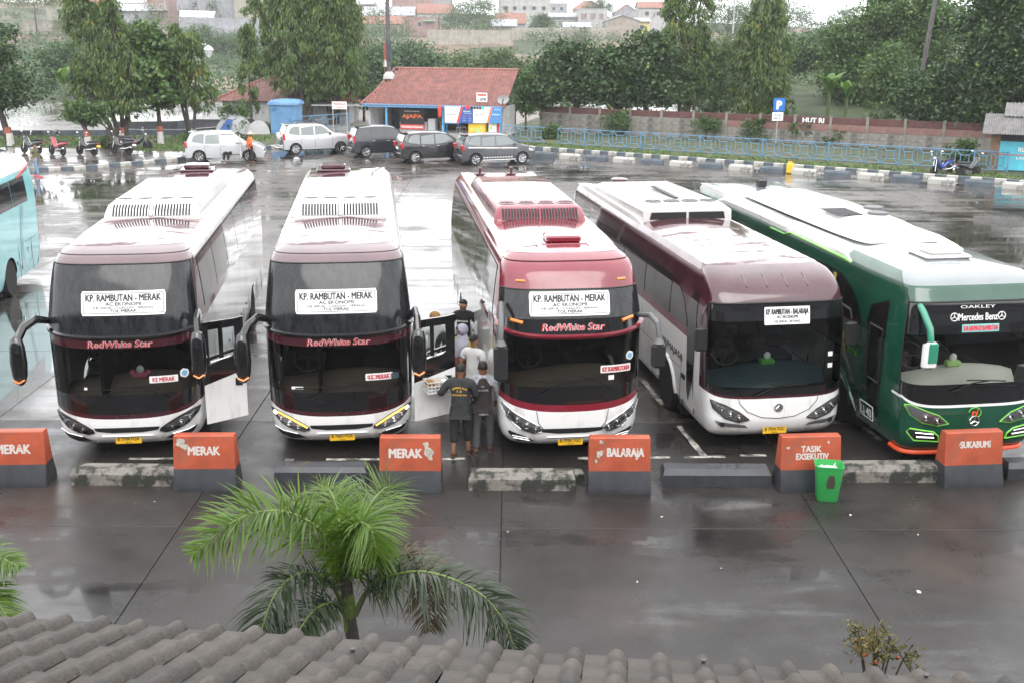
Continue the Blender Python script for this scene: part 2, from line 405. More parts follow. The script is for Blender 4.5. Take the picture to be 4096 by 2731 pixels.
N_EXP = 3.2
class Shell:
    """coach body surface: rows of (z, half width, front setback, corner depth); length L"""
    def __init__(s, rows, L=12.0, n=N_EXP):
        a = np.array(rows, float); s.z, s.w, s.fz, s.d = a.T; s.L = L; s.n = n
    def W(s, z): return float(np.interp(z, s.z, s.w))
    def F(s, z): return float(np.interp(z, s.z, s.fz))
    def D(s, z): return float(np.interp(z, s.z, s.d))
    def xy(s, a, W, F, D):
        p = abs(a) * PI / 2; e = 2 / s.n
        return (math.copysign(W * math.sin(p) ** e, a) if a else 0.0, F + D * (1 - max(math.cos(p), 0) ** e))
    def front(s, a, z, off=0):
        x, y = s.xy(a, s.W(z), s.F(z), s.D(z))
        if off:
            h = .004; a1 = min(a + .01, .999); a0 = max(a - .01, -.999)
            p0 = Vector((*s.xy(a0, s.W(z), s.F(z), s.D(z)), z)); p1 = Vector((*s.xy(a1, s.W(z), s.F(z), s.D(z)), z))
            q1 = Vector((*s.xy(a, s.W(z + h), s.F(z + h), s.D(z + h)), z + h)); q0 = Vector((x, y, z))
            n = (p1 - p0).cross(q1 - q0).normalized()
            return Vector((x, y, z)) + n * off
        return Vector((x, y, z))
    def a_of(s, x, z):
        q = min(abs(x) / s.W(z), .9999) ** (s.n / 2)
        return math.copysign(2 / PI * math.asin(q), x)
    def fx(s, x, z, off=.005): return s.front(s.a_of(x, z), z, off)
    def side(s, sg, y, z, off=0): return Vector((sg * (s.W(z) + off), y, z))
    def ys(s, z): return s.F(z) + s.D(z)

AG = [i / 20 for i in range(-20, 21)]
def front_patch(mb, S, a0, a1, zlo, zhi, nz=6, off=0):
    A = [a for a in AG if a0 - 1e-6 <= a <= a1 + 1e-6]
    mb.grid([[S.front(a, lerp(zlo(a), zhi(a), k / nz), off) for a in A] for k in range(nz + 1)]); return mb
def side_patch(mb, S, sg, Y, zlo, zhi, nz=4, off=0):
    """Y: list of y stations; a first entry None means the end of the front corner"""
    rows = []
    for k in range(nz + 1):
        r = []
        for y in Y:
            yy = S.ys(lerp(zlo(.9), zhi(.9), k / nz)) if y is None else y
            z = lerp(zlo(yy), zhi(yy), k / nz); r.append(S.side(sg, yy, z, off))
        rows.append(r if sg < 0 else r)
    mb.grid(rows if sg > 0 else [list(r)[::-1] for r in rows]); return mb
def strips(poly, rows=8, cols=6):
    """fill a polygon that each level line crosses twice with a grid of points (u, v)"""
    vs = [p[1] for p in poly]; v0, v1 = min(vs), max(vs); out_ = []
    for k in range(rows + 1):
        v = lerp(v0 + 1e-5, v1 - 1e-5, k / rows); xs = []
        for i in range(len(poly)):
            (ua, va), (ub, vb) = poly[i], poly[(i + 1) % len(poly)]
            if (va - v) * (vb - v) < 0: xs.append(lerp(ua, ub, (v - va) / (vb - va)))
        if len(xs) < 2: continue
        out_.append([(lerp(min(xs), max(xs), c / cols), v) for c in range(cols + 1)])
    return out_
def decal(mb, mapf, poly, rows=8, cols=6, flip=False):
    G = [[mapf(u, v) for u, v in r] for r in strips(poly, rows, cols)]
    mb.grid([r[::-1] for r in G] if flip else G); return mb
def oct_(u, v, w, h, c):
    return [(u - w / 2 + c, v - h / 2), (u + w / 2 - c, v - h / 2), (u + w / 2, v - h / 2 + c), (u + w / 2, v + h / 2 - c), (u + w / 2 - c, v + h / 2), (u - w / 2 + c, v + h / 2), (u - w / 2, v + h / 2 - c), (u - w / 2, v - h / 2 + c)]
def rect(u, v, w, h): return [(u - w / 2, v - h / 2), (u + w / 2, v - h / 2), (u + w / 2, v + h / 2), (u - w / 2, v + h / 2)]

def roof_loops(mb, S, z0, W0, F0, D0, crown, ny=22):
    """roof skin: crowned across, easing down to the forehead edge"""
    G = []
    ysv = [0, .02, .05, .1, .18, .28, .4, .6, .9, 1.3] + [1.3 + (S.L - 1.3) * k / 14 for k in range(1, 15)]
    for t in ysv:
        row = []
        for a in AG:
            x, y = S.xy(a, W0, F0, D0)
            u = abs(x) / W0
            yy = lerp(y, S.L, t / S.L)
            rise = min(1, (yy - F0) / 1.1); rise = 1 - (1 - rise) ** 2
            end = min(1, (S.L - yy) / .5 + .0)
            row.append((x, yy, z0 + crown * (1 - u ** 2.2) * rise * (1 - (1 - end) ** 2)))
        G.append(row)
    mb.grid(G); return mb

def wheel_set(root, r, hw, y, twin=False, cap=False):
    """four-bolt coach wheel: tyre and rim on each side at station y"""
    for sg in (-1, 1):
        wt = MB(); x = sg * (hw - .16)
        wt.lathe((x, y, r), [(r * .58, -.14), (r * .93, -.15), (r, -.10), (r, .10), (r * .93, .15), (r * .58, .14)], 'X', 28)
        wh = wt.build('wheel', 'rubber', root, smooth=40)
        rm = MB()
        pr = [(.02, .10), (r * .20, .10), (r * .24, .05), (r * .46, .02), (r * .52, .09), (r * .59, .10), (r * .59, -.12), (.02, -.12)]
        if cap: pr = [(.02, .15), (r * .3, .14), (r * .42, .09), (r * .55, .08), (r * .59, .10), (r * .59, -.12), (.02, -.12)]
        rm.lathe((x, y, r), [(q, t * sg) for q, t in pr][::sg], 'X', 24)
        for k in range(10):
            a = 2 * PI * k / 10
            rm.cyl((x + sg * (.045 if not cap else .1), y + math.cos(a) * r * .33, r + math.sin(a) * r * .33), .018, .05, 'X', 6)
        rm.build('rim', 'steel_rim', wh, smooth=40)
        if cap:
            hm = MB()
            for k in range(8):
                a = 2 * PI * k / 8; hm.cyl((x + sg * .095, y + math.cos(a) * r * .5, r + math.sin(a) * r * .5), .028, .03, 'X', 8)
            hm.build('rim_hole', 'print_black', wh)

def skirt(mb, S, sg, zlo, zhi, arches, y_from=None, nz=5):
    """lower side panel with wheel arches cut into its lower edge"""
    Y = [y_from]; y = 1.15 if y_from is None else y_from + .1
    st = set()
    for c, r in arches:
        for k in range(0, 17): st.add(round(c - r * math.cos(PI * k / 16), 3))
    st |= {round(v, 3) for v in np.arange(1.2, S.L - .36, .6)} | {S.L - .35}
    Y += sorted(v for v in st if v > (1.0 if y_from is None else y_from + .02))
    def lo(yy):
        z = zlo
        for c, r in arches:
            d = r * r - (yy - c) ** 2
            if d > 0: z = max(z, min(.5 + math.sqrt(d), zhi(yy) - .05))
        return z
    side_patch(mb, S, sg, Y, lo, zhi, nz); return Y
def rear_end(mb, S, z0, z1, nz=10):
    G = []
    for k in range(nz + 1):
        z = lerp(z0, z1, k / nz); W = S.W(z)
        G.append([(S.xy(a, W, 0, .35)[0], S.L - S.xy(a, W, 0, .35)[1], z) for a in AG[::-1]])
    mb.grid(G); return mb
def sign_card(root, S, name, x, z, w, h, rows, back='print_white', ink='print_black', border=True, label=None, off=.012, cr=.02):
    mp = lambda u, v, o=off: S.fx(u, v, o)
    m = MB(); decal(m, mp, oct_(x, z, w, h, cr), 8, 10); card = m.build(name, back, root, smooth=None, label=label)
    t = MB(); mt = lambda u, v: S.fx(u + x, v, off + .004)
    for zc, hh, ww, s, bold in rows: text_on(t, lambda u, v, zc=zc: S.fx(u + x, v + zc, off + .004), s, hh, ww, bold=bold)
    if border:
        b = .016; bw, bh = w - .07, h - .07
        for cx, cz, ww, hh in ((x, z + bh / 2, bw, .008), (x, z - bh / 2, bw, .008), (x - bw / 2, z, .008, bh), (x + bw / 2, z, .008, bh)):
            decal(t, lambda u, v: S.fx(u, v, off + .004), rect(cx, cz, ww, hh), 3, 8)
    t.build('lettering', ink, card, smooth=None)
    return card
def number_plate(root, S, x, z, s, sub, w=.43, h=.135, off=.03):
    m = MB(); y = S.fx(x, z, off).y
    m.box((x, y, z), (w, .012, h)); pl = m.build('number_plate', 'plate_yellow', root, smooth=None)
    t = MB(); q = lambda u, v: Vector((u + x, y - .009, v + z + .018))
    text_on(t, q, s, .062, .36, bold=.012); text_on(t, lambda u, v: Vector((u + x, y - .009, v + z - .046)), sub, .024, .09, bold=.01)
    t.build('lettering', 'print_black', pl, smooth=None)
def headlamp(root, S, poly, bulbs, lit=None, trim=None, cover=True, bowl='lamp_bowl'):
    m = MB(); decal(m, lambda u, v: S.fx(u, v, .006), poly, 10, 10); hl = m.build('headlight', bowl, root, smooth=40)
    cx0 = sum(p[0] for p in poly) / len(poly); cz0 = sum(p[1] for p in poly) / len(poly)
    b = MB(); decal(b, lambda u, v: S.fx(u, v, .010), [(lerp(cx0, u, .74), lerp(cz0, v, .62)) for u, v in poly], 6, 8); b.build('reflector', 'lamp_silver', hl, smooth=40)
    b = MB()
    for x, z, r in bulbs:
        p = S.fx(x, z, .008); n = (S.fx(x, z, .1) - p).normalized(); u = n.cross(Vector((0, 0, 1))).normalized(); v = u.cross(n)
        ring = [[p + (u * math.cos(a) + v * math.sin(a)) * rr + n * d for a in [2 * PI * k / 14 for k in range(14)]] for rr, d in ((r, 0), (r * .96, .022), (r * .78, .024), (r * .7, .006), (r * .35, .02), (.002, .026))]
        b.loft([[q for q in rg][::-1] for rg in ring])
    if bulbs: build_each(b, 'projector', 'chrome', hl, smooth=40)
    cx = sum(p[0] for p in poly) / len(poly); cz = sum(p[1] for p in poly) / len(poly)
    # bright reflector slats between the bulbs, and the rim round the lens
    sl_ = MB(); n = len(poly)
    for i in range(n):
        a, c = poly[i], poly[(i + 1) % n]
        sl_.tube([S.fx(*a, .016), S.fx((a[0] + c[0]) / 2, (a[1] + c[1]) / 2, .016), S.fx(*c, .016)], .009, 6)
    sl_.build('lens_rim', trim or 'black_plastic', hl)
    if lit:
        for nm, mt_, pts, rad in lit:
            q = MB(); q.tube([S.fx(u, v, .024) for u, v in pts], rad, 6); q.build(nm, mt_, hl)
    if cover:
        c = MB(); sh = [(lerp(cx, u, .985), lerp(cz, v, .985)) for u, v in poly]; decal(c, lambda u, v: S.fx(u, v, .032), sh, 10, 10); c.build('lens', 'lamp_cover', hl, smooth=40)
def wiper(root, S, pts, blade):
    m = MB(); m.tube([S.fx(u, v, .05) for u, v in pts], [.016, .012, .010][:len(pts)], 6)
    m.tube([S.fx(u, v, .035) for u, v in blade], .011, 6); m.build('wiper', 'wiper_black', root)
def interior(root, S, zf, dash_mat, W=1.1, dash_z=1.25, bulk=3.6, right=True):
    m = MB(); m.box((0, 5, zf - .02), (2 * W, 9.4, .04)); m.box((0, bulk, zf + 1.0), (2 * W, .05, 2.0)); m.build('cabin_floor_light_stop', 'interior_dark', root)  # floor, plus a dark sheet added across the cabin to stop light
    d = MB(); pr = []
    for i in range(21):
        x = lerp(-W + .02, W - .02, i / 20); k = .10 * math.sin(x * 2.2 + .9)
        pr.append([(x, .38 + .22 * abs(x) ** 2, dash_z - .15), (x, .5 + .2 * abs(x) ** 2, dash_z + .02 + k * .6), (x, .8, dash_z + .1 + k), (x, 1.12, dash_z + .06 + k * .7), (x, 1.2, dash_z - .3)])
    d.grid([[r[j] for r in pr] for j in range(5)]); d.build('dashboard', dash_mat, root, smooth=60)
    sw = MB(); c = Vector((-.6, 1.2, dash_z + .28)); u = Vector((1, 0, 0)); v = Vector((0, .5, .86)).normalized()
    pts = [c + (u * math.cos(a) + v * math.sin(a)) * .23 for a in [2 * PI * k / 18 for k in range(19)]]
    sw.tube(pts, .016, 6, caps=False); sw.tube([c - u * .22, c, c + u * .22], .014, 6); sw.tube([c, c + Vector((0, .1, -.35))], .03, 6); sw.build('steering_wheel', 'black_plastic', root)
    for i, (x, y) in enumerate([q for q in [(-.6, 1.75)] + [(x, 2.35 + .8 * r) for r in range(2) for x in (-.78, -.33, .33, .78)] if right or q[0] < 0]):
        s = MB(); s.box((x, y, zf + .45), (.42, .44, .14), bev=.03); s.box((x, y + .24, zf + .85), (.42, .12, .75), rx=-.18, bev=.03); s.box((x, y + .33, zf + 1.28), (.26, .09, .18), bev=.03); s.build('seat', 'seat_cloth', root)
def roof_hatch(root, x, y, z, mt='white_paint', s=1.0):
    m = MB(); m.rbox((x, y, z + .03), (.86 * s, .72 * s, .07), .03); m.rbox((x, y - .02, z + .12), (.62 * s, .5 * s, .12), .03); return m.build('roof_hatch', mt, root)
def ac_unit(root, mt, x0, x1, y0, y1, z, h, grille, fans=4, slat='print_white', vents=True):
    """roof air-conditioning pod: bevelled cover with a slatted front mouth and fan rings on top"""
    m = MB(); xc = (x0 + x1) / 2; w = x1 - x0
    def ring(zz, ix, f, b): return [(x0 + ix, y0 + f + .06, zz), (x0 + ix + .06, y0 + f, zz), (xc, y0 + f - .05, zz), (x1 - ix - .06, y0 + f, zz), (x1 - ix, y0 + f + .06, zz), (x1 - ix, y1 - b, zz), (x0 + ix, y1 - b, zz)]
    m.loft([ring(z - .08, 0, 0, 0), ring(z + .02, 0, 0, 0), ring(z + h * .35, .02, .04, .1), ring(z + h * .8, .06, .20, .3), ring(z + h, .14, .34, .55)], caps=True)
    ac = m.build('air_conditioner', mt, root, smooth=30)
    if grille:
        g = MB(); s = MB(); nn = 26
        def q(u, t, o):   # u across, t up the sloping mouth
            zz = z + lerp(h * .18, h * .84, t); uu = lerp(.16, w - .16, u) / w; f = float(np.interp(zz - z, [.02, h * .35, h * .8, h], [0, .04, .20, .34])) - .05 * (1 - abs(2 * uu - 1)) - o
            return (lerp(x0 + .16, x1 - .16, u), y0 + f, zz + o * .3)
        for a, b in ((0, .49), (.51, 1)):
            g.grid([[q(lerp(a, b, i / 10), t, .008) for i in range(11)] for t in (0, .12, .26, .4, .55, .7, .85, 1)])
        gm = build_each(g, 'grille', 'print_black', ac, smooth=None)
        for k in range(nn + 1):
            u = k / nn; s.tube([q(u, -.02, .022), q(u, .5, .026), q(u, 1.02, .022)], .011 if abs(u - .5) > .02 else .03, 5)
        s.build('grille_slat', slat, ac)
    f = MB(); fr = MB()
    for k in range(fans):
        cx = lerp(x0 + .32, x1 - .32, k / max(fans - 1, 1)); cy = y0 + (.62 if vents else .8)
        f.lathe((cx, cy, z + h), [(.17, -.02), (.19, .012), (.165, .016), (.15, .006)], 'Z', 20)
        for j in range(-2, 3): fr.box((cx, cy + j * .055, z + h + .008), (2 * math.sqrt(max(.15 ** 2 - (j * .055) ** 2, .001)), .012, .008))
        for j in (-1, 1): fr.box((cx + j * .05, cy, z + h + .012), (.01, .28, .006))
    if fans:
        build_each(f, 'fan_ring', mt, ac); fr.build('fan_guard', 'grey_plastic', ac, smooth=None)
    return ac
def rail(root, S, sg, y0, y1, z, mt, w=.14, h=.1, name='roof_rail'):
    m = MB(); x = S.W(z) - .07
    rows = []
    for y in np.linspace(y0, y1, 10):
        k = 1 if .01 < (y - y0) / (y1 - y0) < .99 else .3
        rows.append([(sg * (x - w / 2), y, z - .03), (sg * (x - w / 2), y, z + h * .7 * k), (sg * (x - w / 4), y, z + h * k), (sg * (x + w / 4), y, z + h * .9 * k), (sg * (x + w / 2), y, z - .03)][::sg])
    m.loft(rows, caps=True); return m.build(name, mt, root, smooth=30)

ROWS_A = [(.26, 1.10, .22, .70), (.32, 1.14, .12, .72), (.42, 1.185, .04, .75), (.60, 1.215, 0, .75), (.9, 1.23, 0, .74), (1.2, 1.24, .03, .72), (1.6, 1.245, .05, .70), (2.0, 1.25, .06, .68), (2.12, 1.25, .05, .68), (2.24, 1.25, .07, .68), (2.5, 1.235, .14, .66), (2.9, 1.195, .27, .62), (3.26, 1.15, .42, .58), (3.36, 1.13, .50, .56), (3.44, 1.09, .60, .52), (3.50, 1.03, .76, .48), (3.55, .96, .98, .44)]
ARCH = [(2.75, .56), (8.9, .56)]

def finish_body(S, root, zside, low_mat, glass, sides=(-1, 1), y_glass0=1.2, glass_z=None, cut=None, arches=ARCH, low_hi=None, stripe=None, top_mat=None, zlow=.30):
    """side panels, window bands, arch boxes, underbody and tail shared by the coaches"""
    zl = glass_z[0]
    for sg in sides:
        m = MB(); Y = skirt(m, S, sg, zlow, (lambda y: zl) if not (cut and sg > 0) else (lambda y: cut if y < 3.25 else zl), arches); m.build('side_panel', low_mat, root, smooth=30)
    u = MB(); u.box((0, S.L / 2 + .3, .55), (1.9, S.L - 1.6, .5))
    for c, r in arches:
        for sg in (-1, 1): u.box((sg * .72, c, .62), (.7, 2 * r + .12, 1.1))
    build_each(u, 'underbody', 'interior_dark', root)
    r_ = MB(); rear_end(r_, S, zlow + .05, zside); r_.build('rear_panel', low_mat, root, smooth=40)
def window_band(root, S, sg, y0, y1, z0, z1, n, gap=.025, mt='side_glass', slant=0):
    """n flush panes between y0 and y1"""
    for k in range(n):
        a, b = lerp(y0, y1, k / n) + gap, lerp(y0, y1, (k + 1) / n) - gap
        m = MB(); sh = slant if k == 0 else 0
        poly = [(a + sh, z0), (b, z0), (b, z1), (a, z1)]
        decal(m, lambda u, v: S.side(sg, u, v, .008), poly, 6, 3, flip=sg < 0); m.build('window', mt, root, smooth=None)

def coach_a(name, label, loc, rz, paint, plate, kind, group, door):
    """white coach with a two-deck front: kind 'A' (rabbit-ear mirrors) or 'B' (hanging box mirrors)"""
    rows = ROWS_A if kind == 'A' else [(z if z < 2.3 else 2.3 + (z - 2.3) * .93, w_, f * (1.0 if z < 2.3 else .92), d) for z, w_, f, d in ROWS_A]
    S = Shell(rows); root = thing(name, label, 'bus', loc, rz, group)
    up = (lambda z: z) if kind == 'A' else (lambda z: 2.3 + (z - 2.3) * .93)
    c = lambda v: (lambda a: v)
    z_mar = (lambda a: .76 + .30 * min(abs(a), .75) ** 1.6) if kind == 'A' else (lambda a: .90 + .28 * min(abs(a), .78) ** 1.5)
    t_m = .075 if kind == 'A' else .12
    z_blk = lambda a: z_mar(a) + t_m
    z_ws = (lambda a: 1.18 + .10 * a * a) if kind == 'A' else (lambda a: 1.34 + .06 * a * a)
    rid = (lambda a: 2.17 + .16 * abs(a) ** 1.6) if kind == 'A' else (lambda a: 2.23 + .20 * abs(a) ** 1.6)
    vis = (lambda a: rid(a) - .19) if kind == 'A' else (lambda a: rid(a) - .05)
    ug0 = (lambda a: rid(a) + .02) if kind == 'A' else (lambda a: max(2.49, rid(a) + .05))
    ug1 = c(up(3.33)) if kind == 'A' else c(2.96)
    aw = .80
    # skin, bottom to top
    b = MB(); front_patch(b, S, -1, 1, c(S.z[0]), z_mar, 10); b.build('front_bumper', 'white_paint', root, smooth=40)
    b = MB(); front_patch(b, S, -1, 1, z_mar, z_blk, 2); b.build('front_stripe', paint, root, smooth=40)
    b = MB(); front_patch(b, S, -aw, aw, z_blk, z_ws, 4); b.build('wiper_panel', 'black_gloss', root, smooth=40)
    b = MB(); front_patch(b, S, -aw, aw, z_ws, vis, 8); b.build('windscreen', 'windscreen', root, smooth=40)
    b = MB(); front_patch(b, S, -aw, aw, vis, rid, 3); b.build('visor_band', paint if kind == 'A' else 'black_gloss', root, smooth=40)
    b = MB(); front_patch(b, S, -aw, aw, rid, ug0, 2); b.build('ridge_trim', 'black_gloss', root, smooth=40)
    b = MB(); front_patch(b, S, -.85, .85, ug0, ug1, 8); b.build('upper_glass', 'dusty_glass', root, smooth=40)
    b = MB()
    for s0, s1 in ((-1, -aw), (aw, 1)):
        front_patch(b, S, s0, s1, z_blk, rid, 8); front_patch(b, S, s0, s1, rid, ug0, 1)
    build_each(b, 'corner_pillar', 'black_gloss', root, smooth=40)
    b = MB()
    for s0, s1 in ((-1, -.85), (.85, 1)): front_patch(b, S, s0, s1, ug0, ug1, 6)
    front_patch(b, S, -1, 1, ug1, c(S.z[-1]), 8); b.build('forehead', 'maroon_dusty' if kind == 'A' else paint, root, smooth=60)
    sm = MB(); zf = up(3.46)
    sm.tube([S.front(a, zf, .004) for a in AG], .008, 5, caps=False)
    sm.tube([S.front(a, ug1(a) + .0, .006) for a in AG if abs(a) <= .851], .013, 5, caps=False)
    for s_ in (-1, 1): sm.tube([S.front(s_ * .85, lerp(ug0(.85), ug1(.85), k / 6), .006) for k in range(7)], .012, 5)
    build_each(sm, 'gasket', 'sill_rubber', root)
    # eyebrow ridge over the windscreen
    e = MB(); R_ = []
    for a in AG:
        z = rid(a) - (0 if kind == 'A' else .03); k = .055 if kind == 'A' else .07
        k *= 1 if abs(a) < .9 else .5
        R_.append([S.front(a, z - .055, .0), S.front(a, z - .03, k * .8), S.front(a, z + .005, k), S.front(a, z + .035, .0)])
    e.loft(R_, closed=True, caps=True); e.build('brow_ridge', 'black_gloss' if kind == 'A' else paint, root, smooth=50)
    # roof and sides
    r = MB(); zt = S.z[-1]; roof_loops(r, S, zt, S.w[-1], S.fz[-1], S.d[-1], .075); r.build('roof', 'maroon_roof' if kind == 'A' else paint, root, smooth=60)
    zg0, zg1 = (2.36 if kind == 'A' else 2.16), up(3.30)
    finish_body(S, root, zt, 'white_paint', None, glass_z=(zg0 - .12,))
    Yl = [None] + [1.2 + .6 * k for k in range(18)] + [S.L - .35]
    for sg in (-1, 1):
        m = MB(); side_patch(m, S, sg, Yl, c(zg0 - .12), c(zg0), 1); m.build('side_stripe', 'red_paint', root, smooth=None)
        m = MB(); side_patch(m, S, sg, Yl, c(zg0), c(zg1), 6); m.build('window_surround', paint, root, smooth=None)
        window_band(root, S, sg, 1.25, S.L - .5, zg0 + .02, zg1 - .04, 6)
        m = MB(); side_patch(m, S, sg, Yl, c(zg1), c(zt), 6); m.build('roof_edge', 'white_paint' if kind == 'A' else paint, root, smooth=50)
        rail(root, S, sg, 1.6, S.L - .6, up(3.44), 'white_paint' if kind == 'A' else paint, w=.16, h=.07)
        # panel joints and flap catches low on the side
        j = MB()
        for y in (1.55, 3.6, 4.7, 5.8, 6.9, 8.0, 9.9, 11): j.box((sg * (S.W(.9) + .002), y, .85), (.006, .012, .95))
        for y in (4.2, 5.3, 6.4, 7.4): j.box((sg * (S.W(.9) + .006), y, .95), (.02, .12, .03))
        build_each(j, 'flap_seam', 'sill_rubber', root, smooth=None)
    wheel_set(root, .5, 1.22, 2.75); wheel_set(root, .5, 1.22, 8.9)
    tl = MB()
    for sg in (-1, 1): tl.box((sg * 1.08, S.L - .12, 1.0), (.16, .12, .5), bev=.03)
    build_each(tl, 'tail_light', 'red_lens', root)
    # lamps
    for sg in (-1, 1):
        if kind == 'A':
            poly = [(sg * u, v) for u, v in ((.54, .53), (.64, .50), (.80, .53), (1.0, .62), (1.15, .77), (1.185, .86), (1.08, .85), (.86, .76), (.68, .66), (.56, .58))]
            lit = None
            if plate[2]:
                lit = [('indicator', 'drl_lit', [(sg * u, v) for u, v in ((.58, .575), (.70, .645), (.87, .74), (1.07, .825))], .014), ('lamp', 'lamp_lit', [(sg * 1.09, .79), (sg * 1.13, .82)], .03)]
            headlamp(root, S, poly, [(sg * .74, .58, .045), (sg * .89, .64, .055), (sg * 1.02, .72, .045)], lit, cover=not plate[2])
            f = MB(); decal(f, lambda u, v: S.fx(u, v, .012), [(sg * u, v) for u, v in ((.60, .36), (.86, .33), (1.06, .42), (1.13, .55), (.98, .49), (.74, .45))], 6, 6); fo = f.build('fog_lamp', 'print_black', root)
            f = MB(); f.tube([S.fx(sg * u, v, .03) for u, v in ((.74, .46), (.98, .50), (1.12, .555))], .013, 6); f.build('fog_trim', 'chrome', fo)
        else:
            poly = [(sg * u, v) for u, v in ((.52, .56), (.66, .53), (.88, .60), (1.08, .76), (1.19, .98), (1.15, 1.02), (1.0, .90), (.78, .78), (.58, .67))]
            headlamp(root, S, poly, [(sg * .63, .60, .055), (sg * .78, .66, .075), (sg * .94, .75, .07), (sg * 1.07, .86, .055)], None, trim='chrome', bowl='lamp_silver')
            f = MB(); decal(f, lambda u, v: S.fx(u, v, .012), [(sg * u, v) for u, v in ((.62, .36), (.92, .34), (1.08, .50), (1.06, .54), (.78, .46))], 6, 6); fo = f.build('fog_lamp', 'print_black', root)
            f = MB(); f.tube([S.fx(sg * .72, .40, .03), S.fx(sg * .98, .42, .03)], .014, 6); f.tube([S.fx(sg * .74, .435, .03), S.fx(sg * 1.0, .46, .03)], .012, 6); f.build('fog_trim', 'chrome', fo)
            g2 = MB(); decal(g2, lambda u, v: S.fx(u, v, .012), rect(sg * .93, rid(.7) + .06, .2, .045), 3, 4); 
            am = MB(); am.tube([S.fx(sg * .84, 2.43, .012), S.fx(sg * 1.04, 2.47, .012)], .030, 8); am.build('marker_lamp', 'amber_lens', root)
            am = MB(); am.tube([S.fx(sg * .78, 3.09, .008), S.fx(sg * .93, 3.09, .008)], .022, 8); am.build('marker_lamp', 'amber_lens', root)
    g = MB(); gp = [(-.52, .585), (-.3, .535), (0, .52), (.3, .535), (.52, .585), (.5, .64), (.3, .60), (0, .585), (-.3, .60), (-.5, .64)]
    decal(g, lambda u, v: S.fx(u, v, .008), [(-.52, .55), (-.25, .515), (.25, .515), (.52, .55), (.54, .61), (.25, .575), (-.25, .575), (-.54, .61)], 6, 16); g.build('grille_slot', 'black_plastic', root)
    g = MB(); g.tube([S.fx(x, .45, .012) for x in (-.42, -.2, 0, .2, .42)], .012, 6)
    for sg in (-1, 1): g.tube([S.fx(sg * .42, .45, .008), S.fx(sg * .55, .30, .008)], .008, 5)
    build_each(g, 'bumper_fold', 'white_paint', root)
    if kind == 'B':
        g = MB()
        for sg in (-1, 1): g.tube([S.fx(sg * .62, .92, .004), S.fx(sg * .58, .70, .004), S.fx(sg * .5, .6, .004)], .006, 5)
        build_each(g, 'bonnet_seam', 'sill_rubber', root)
    number_plate(root, S, (0.0 if kind == 'A' else -.02), .37 if kind == 'A' else .345, plate[0], plate[1])
    # route sign, brand lettering
    z0 = 2.72 if kind == 'A' else 2.73; sx = {'7704': .08, '7683': -.02, '7938': -.05}[plate[3]]
    sign_card(root, S, 'route_sign', sx, z0, 1.36, .39, [(z0 + .09, .112, 1.22, 'KP. RAMBUTAN - MERAK', .030), (z0 - .010, .056, .58, 'AC EKONOMI', .028), (z0 - .070, .038, .96, 'KB. JERUK - CILEGON - SERANG', .012), (z0 - .120, .046, .44, 'TOL MERAK', .028)])
    zt_ = vis(0) + .085 if kind == 'A' else rid(0) + .035
    for o_, mt_, bo in ((.014, 'print_white', .05), (.019, 'print_red', .012)):
        t = MB(); zz = zt_ if kind == 'A' else 2.36
        text_on(t, lambda u, v: S.fx(u, v + zz, o_ + (.0 if kind == 'A' else .006)), 'RedWhite Star', .115, 1.08, bold=bo, shear=.18, space=1.02); t.build('lettering', mt_, root, smooth=None)
    # things behind the glass
    interior(root, S, .95, 'dash_brown', dash_z=1.17 if kind == 'A' else 1.3)
    for sg in (-1, 1): m = MB(); m.rbox((sg * 1.10, .86, 1.62), (.10, .16, .9), .03); m.build('pillar_lining', 'dash_cream', root)
    wiper(root, S, [(-.55, z_ws(0) - .13), (-.2, z_ws(0) + .06), (.1, z_ws(0) + .10)], [(-.75, z_ws(0) + .09), (.15, z_ws(0) + .11), (.35, z_ws(0) + .14)])
    wiper(root, S, [(.72, z_ws(0) - .10), (.45, z_ws(0) + .07), (.15, z_ws(0) + .17)], [(-.05, z_ws(0) + .19), (.15, z_ws(0) + .17), (.6, z_ws(0) + .09)])
    zc = 1.43 if kind == 'A' else 1.62
    if plate[3] != '7938':
        cc = sign_card(root, S, 'destination_card', .66, zc, .46, .12, [(zc, .075, .36, 'KE MERAK' if plate[3] == '7704' else 'KE. MERAK', .03)], ink='print_red', border=plate[3] == '7683', off=.006, cr=.005)
    else:
        cc = sign_card(root, S, 'destination_card', .74, zc, .54, .13, [(zc, .08, .48, 'KP RAMBUTAN', .03)], ink='print_red', border=True, off=.008, cr=.005)
    st = MB()
    if plate[3] in ('7704', '7938'):
        zz = 1.5 if plate[3] == '7704' else 1.82
        decal(st, lambda u, v: S.fx(u, v, .008), [(.99 + .07 * math.cos(k * PI / 6 + .2), zz + .085 * math.sin(k * PI / 6 + .2)) for k in range(12)], 6, 4); s1 = st.build('round_sticker', 'print_white', root, smooth=None)
        st = MB(); decal(st, lambda u, v: S.fx(u, v, .012), [(.99 + .045 * math.cos(k * PI / 6 + .2), zz + .055 * math.sin(k * PI / 6 + .2)) for k in range(12)], 6, 4); st.build('sticker_print', 'sticker_blue', s1, smooth=None)
    st = MB(); p = {'7704': rect(-.62, 1.30, .05, .05), '7683': rect(-.72, 1.27, .2, .05), '7938': rect(.66, 1.47, .1, .08)}[plate[3]]
    decal(st, lambda u, v: S.fx(u, v, .008), p, 2, 2); build_each(st, 'permit_sticker', 'print_white', root, smooth=None)
    if plate[3] == '7683':
        st = MB(); decal(st, lambda u, v: S.fx(u, v, .008), rect(.93, 1.42, .13, .1), 2, 2); build_each(st, 'permit_sticker', 'dash_blue', root, smooth=None)
